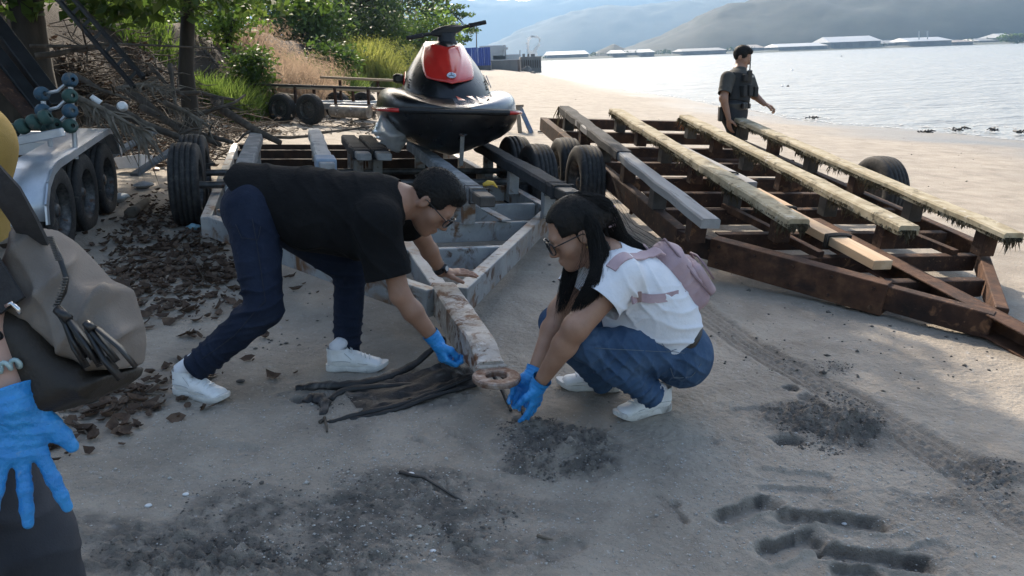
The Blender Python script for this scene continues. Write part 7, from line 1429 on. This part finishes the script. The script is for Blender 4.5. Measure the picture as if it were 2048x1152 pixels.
# ================================================================== FAR SHORE
YF = 645.0; WROOF = pm('white_roof_sheet', [(.26, .28, .30), (.34, .35, .36)], .05, .5, .1); WROOF2 = pm('grey_roof_sheet', [(.10, .11, .12), (.18, .185, .19)], .05, .6); WROOF3 = pm('rusty_roof_sheet', [(.12, .09, .075), (.2, .17, .15)], .08, .7); WWALL = pm('warehouse_wall', [(.07, .075, .08), (.14, .145, .15)], .08, .8); WDARK = pm('warehouse_door', [(.05, .05, .055), (.09, .09, .10)], .1, .7)
def yh(x): return 118-.037*(x-1024)
def warehouse(x0, x1, yt, label, rmat, y=YF, pitch=.45, depth=40):
    a, b = atY(x0, yh(x0), y), atY(x1, yh(x1), y); zt_ = atY((x0+x1)/2, yt, y+depth*.35)[2]; zb_ = -.2; he = lerp(zb_, zt_, 1-pitch); t = thing('warehouse', label, 'warehouse', ((a[0]+b[0])/2, y, zb_), 'buildings on the far shore'); w_ = b[0]-a[0]; cx = (a[0]+b[0])/2
    MB().box((cx, y+depth/2, (zb_+he)/2), (w_, depth, he-zb_)).build('wall', WWALL, t)
    mb = MB(); e = 1.0; v = [A(a[0]-e, y-e, he+.02), A(b[0]+e, y-e, he+.02), A(b[0]-w_*.02, y+depth/2, zt_), A(a[0]+w_*.02, y+depth/2, zt_), A(b[0]+e, y+depth+e, he+.02), A(a[0]-e, y+depth+e, he+.02)]; mb.add(v, [(0, 1, 2, 3), (3, 2, 4, 5), (0, 3, 5), (1, 4, 2)]); mb.build('roof', rmat, t)
    n = max(2, int(w_/9))
    for i in range(n):
        x = lerp(a[0], b[0], (i+.5)/n); MB().box((x, y-.15, zb_+(he-zb_)*.42), (w_/n*.5, .3, (he-zb_)*.8)).build('door', WDARK, t)
for q in ((1661, 1761, 72, 'largest white roofed warehouse on the far shore'), (1766, 1812, 80, 'low warehouse just right of the largest one'), (1820, 1903, 74, 'long bright roofed shed on the far shore toward the right'), (1558, 1654, 86, 'long low shed left of the largest warehouse'), (1499, 1528, 89, 'small shed just right of the officer\'s head'), (1366, 1452, 96, 'long grey shed left of the officer\'s head'),
          (1226, 1250, 100, 'leftmost of three small white roofs below the round hillock'), (1254, 1280, 99, 'middle of three small white roofs below the round hillock'), (1283, 1308, 98, 'rightmost of three small white roofs below the round hillock'), (1094, 1176, 102, 'long shed with a thin white roof right of the pier'), (2014, 2034, 66, 'small white building at the right edge of the far shore'), (1916, 1946, 79, 'grey hut right of the long bright shed'), (1960, 2004, 76, 'low grey building near the right edge of the far shore')): warehouse(*q, {1766: WROOF2, 1366: WROOF2, 1916: WROOF3, 1960: WROOF2, 1499: WROOF3, 1254: WROOF2}.get(q[0], WROOF), y=YF+random.uniform(-12, 25))
for i, px in enumerate((1838, 1855)): p, q = atY(px, yh(px), 650), atY(px, 62, 650); tag(MB().tube([p, q], .45, 6).build('mast', WROOF, wb=p), ['left of two thin masts above the bright shed', 'right of two thin masts above the bright shed'][i], 'mast', 'masts on the far shore')
rg = np.random.default_rng(77); cl = []
for i in range(230): px = rg.uniform(1085, 2300); p = atY(px, yh(px)-rg.uniform(-1, 4), 655+rg.uniform(0, 45)); cl.append((p, rg.uniform(1.5, 4)))
V, F_ = leaf_cloud(cl, 14, 2.2, 2.5, seed=78); tag(link('shore_trees', fastmesh('shore_trees', V, F_), LEAF_B), 'dark belt of trees along the far shore', kind='stuff')
V, F_ = leaf_cloud([(atY(2045+rg.normal(0, 22), 72+rg.uniform(0, 8), 560), 4.0) for i in range(30)], 22, 2.0, 2.5, seed=79); tag(link('headland_trees', fastmesh('headland_trees', V, F_), LEAF_A), 'green trees on the low headland at the right edge', kind='stuff')
# smoke from a shore fire, as thin bright air
c0 = atY(1066, 106, 420); sm = organic('smoke', [B(c0+A(0, 0, -.5), np.eye(3), (1.6, 1.6, 2.2), 1.5), B(c0+A(-.8, 0, 2.6), np.eye(3), (2.4, 2.2, 2.4), 1.5), B(c0+A(.6, 0, 5.4), np.eye(3), (2.8, 2.6, 2.6), 1.5)], .35, None, rough=.7, rs=.9)
smm = bpy.data.materials.new('smoke_air'); smm.use_nodes = True; nt = smm.node_tree; nt.nodes.clear(); pv = nt.nodes.new('ShaderNodeVolumePrincipled'); pv.inputs['Density'].default_value = .16; pv.inputs['Color'].default_value = (.9, .9, .92, 1); mo = nt.nodes.new('ShaderNodeOutputMaterial'); nt.links.new(pv.outputs[0], mo.inputs['Volume']); sm.data.materials.append(smm); tag(sm, 'pale smoke rising beyond the end of the pier', kind='stuff')

# ================================================================== AIR
hz = MB().box((300, 1750, 183), (9000, 3800, 374)); hm = bpy.data.materials.new('haze_air'); hm.use_nodes = True; nt = hm.node_tree; nt.nodes.clear()
pv = nt.nodes.new('ShaderNodeVolumePrincipled'); pv.inputs['Color'].default_value = (.42, .67, 1, 1); pv.inputs['Density'].default_value = .0003; pv.inputs['Anisotropy'].default_value = .25
mo = nt.nodes.new('ShaderNodeOutputMaterial'); nt.links.new(pv.outputs[0], mo.inputs['Volume'])
tag(hz.build('haze', hm), 'pale blue haze over the bay and the hills', kind='stuff')
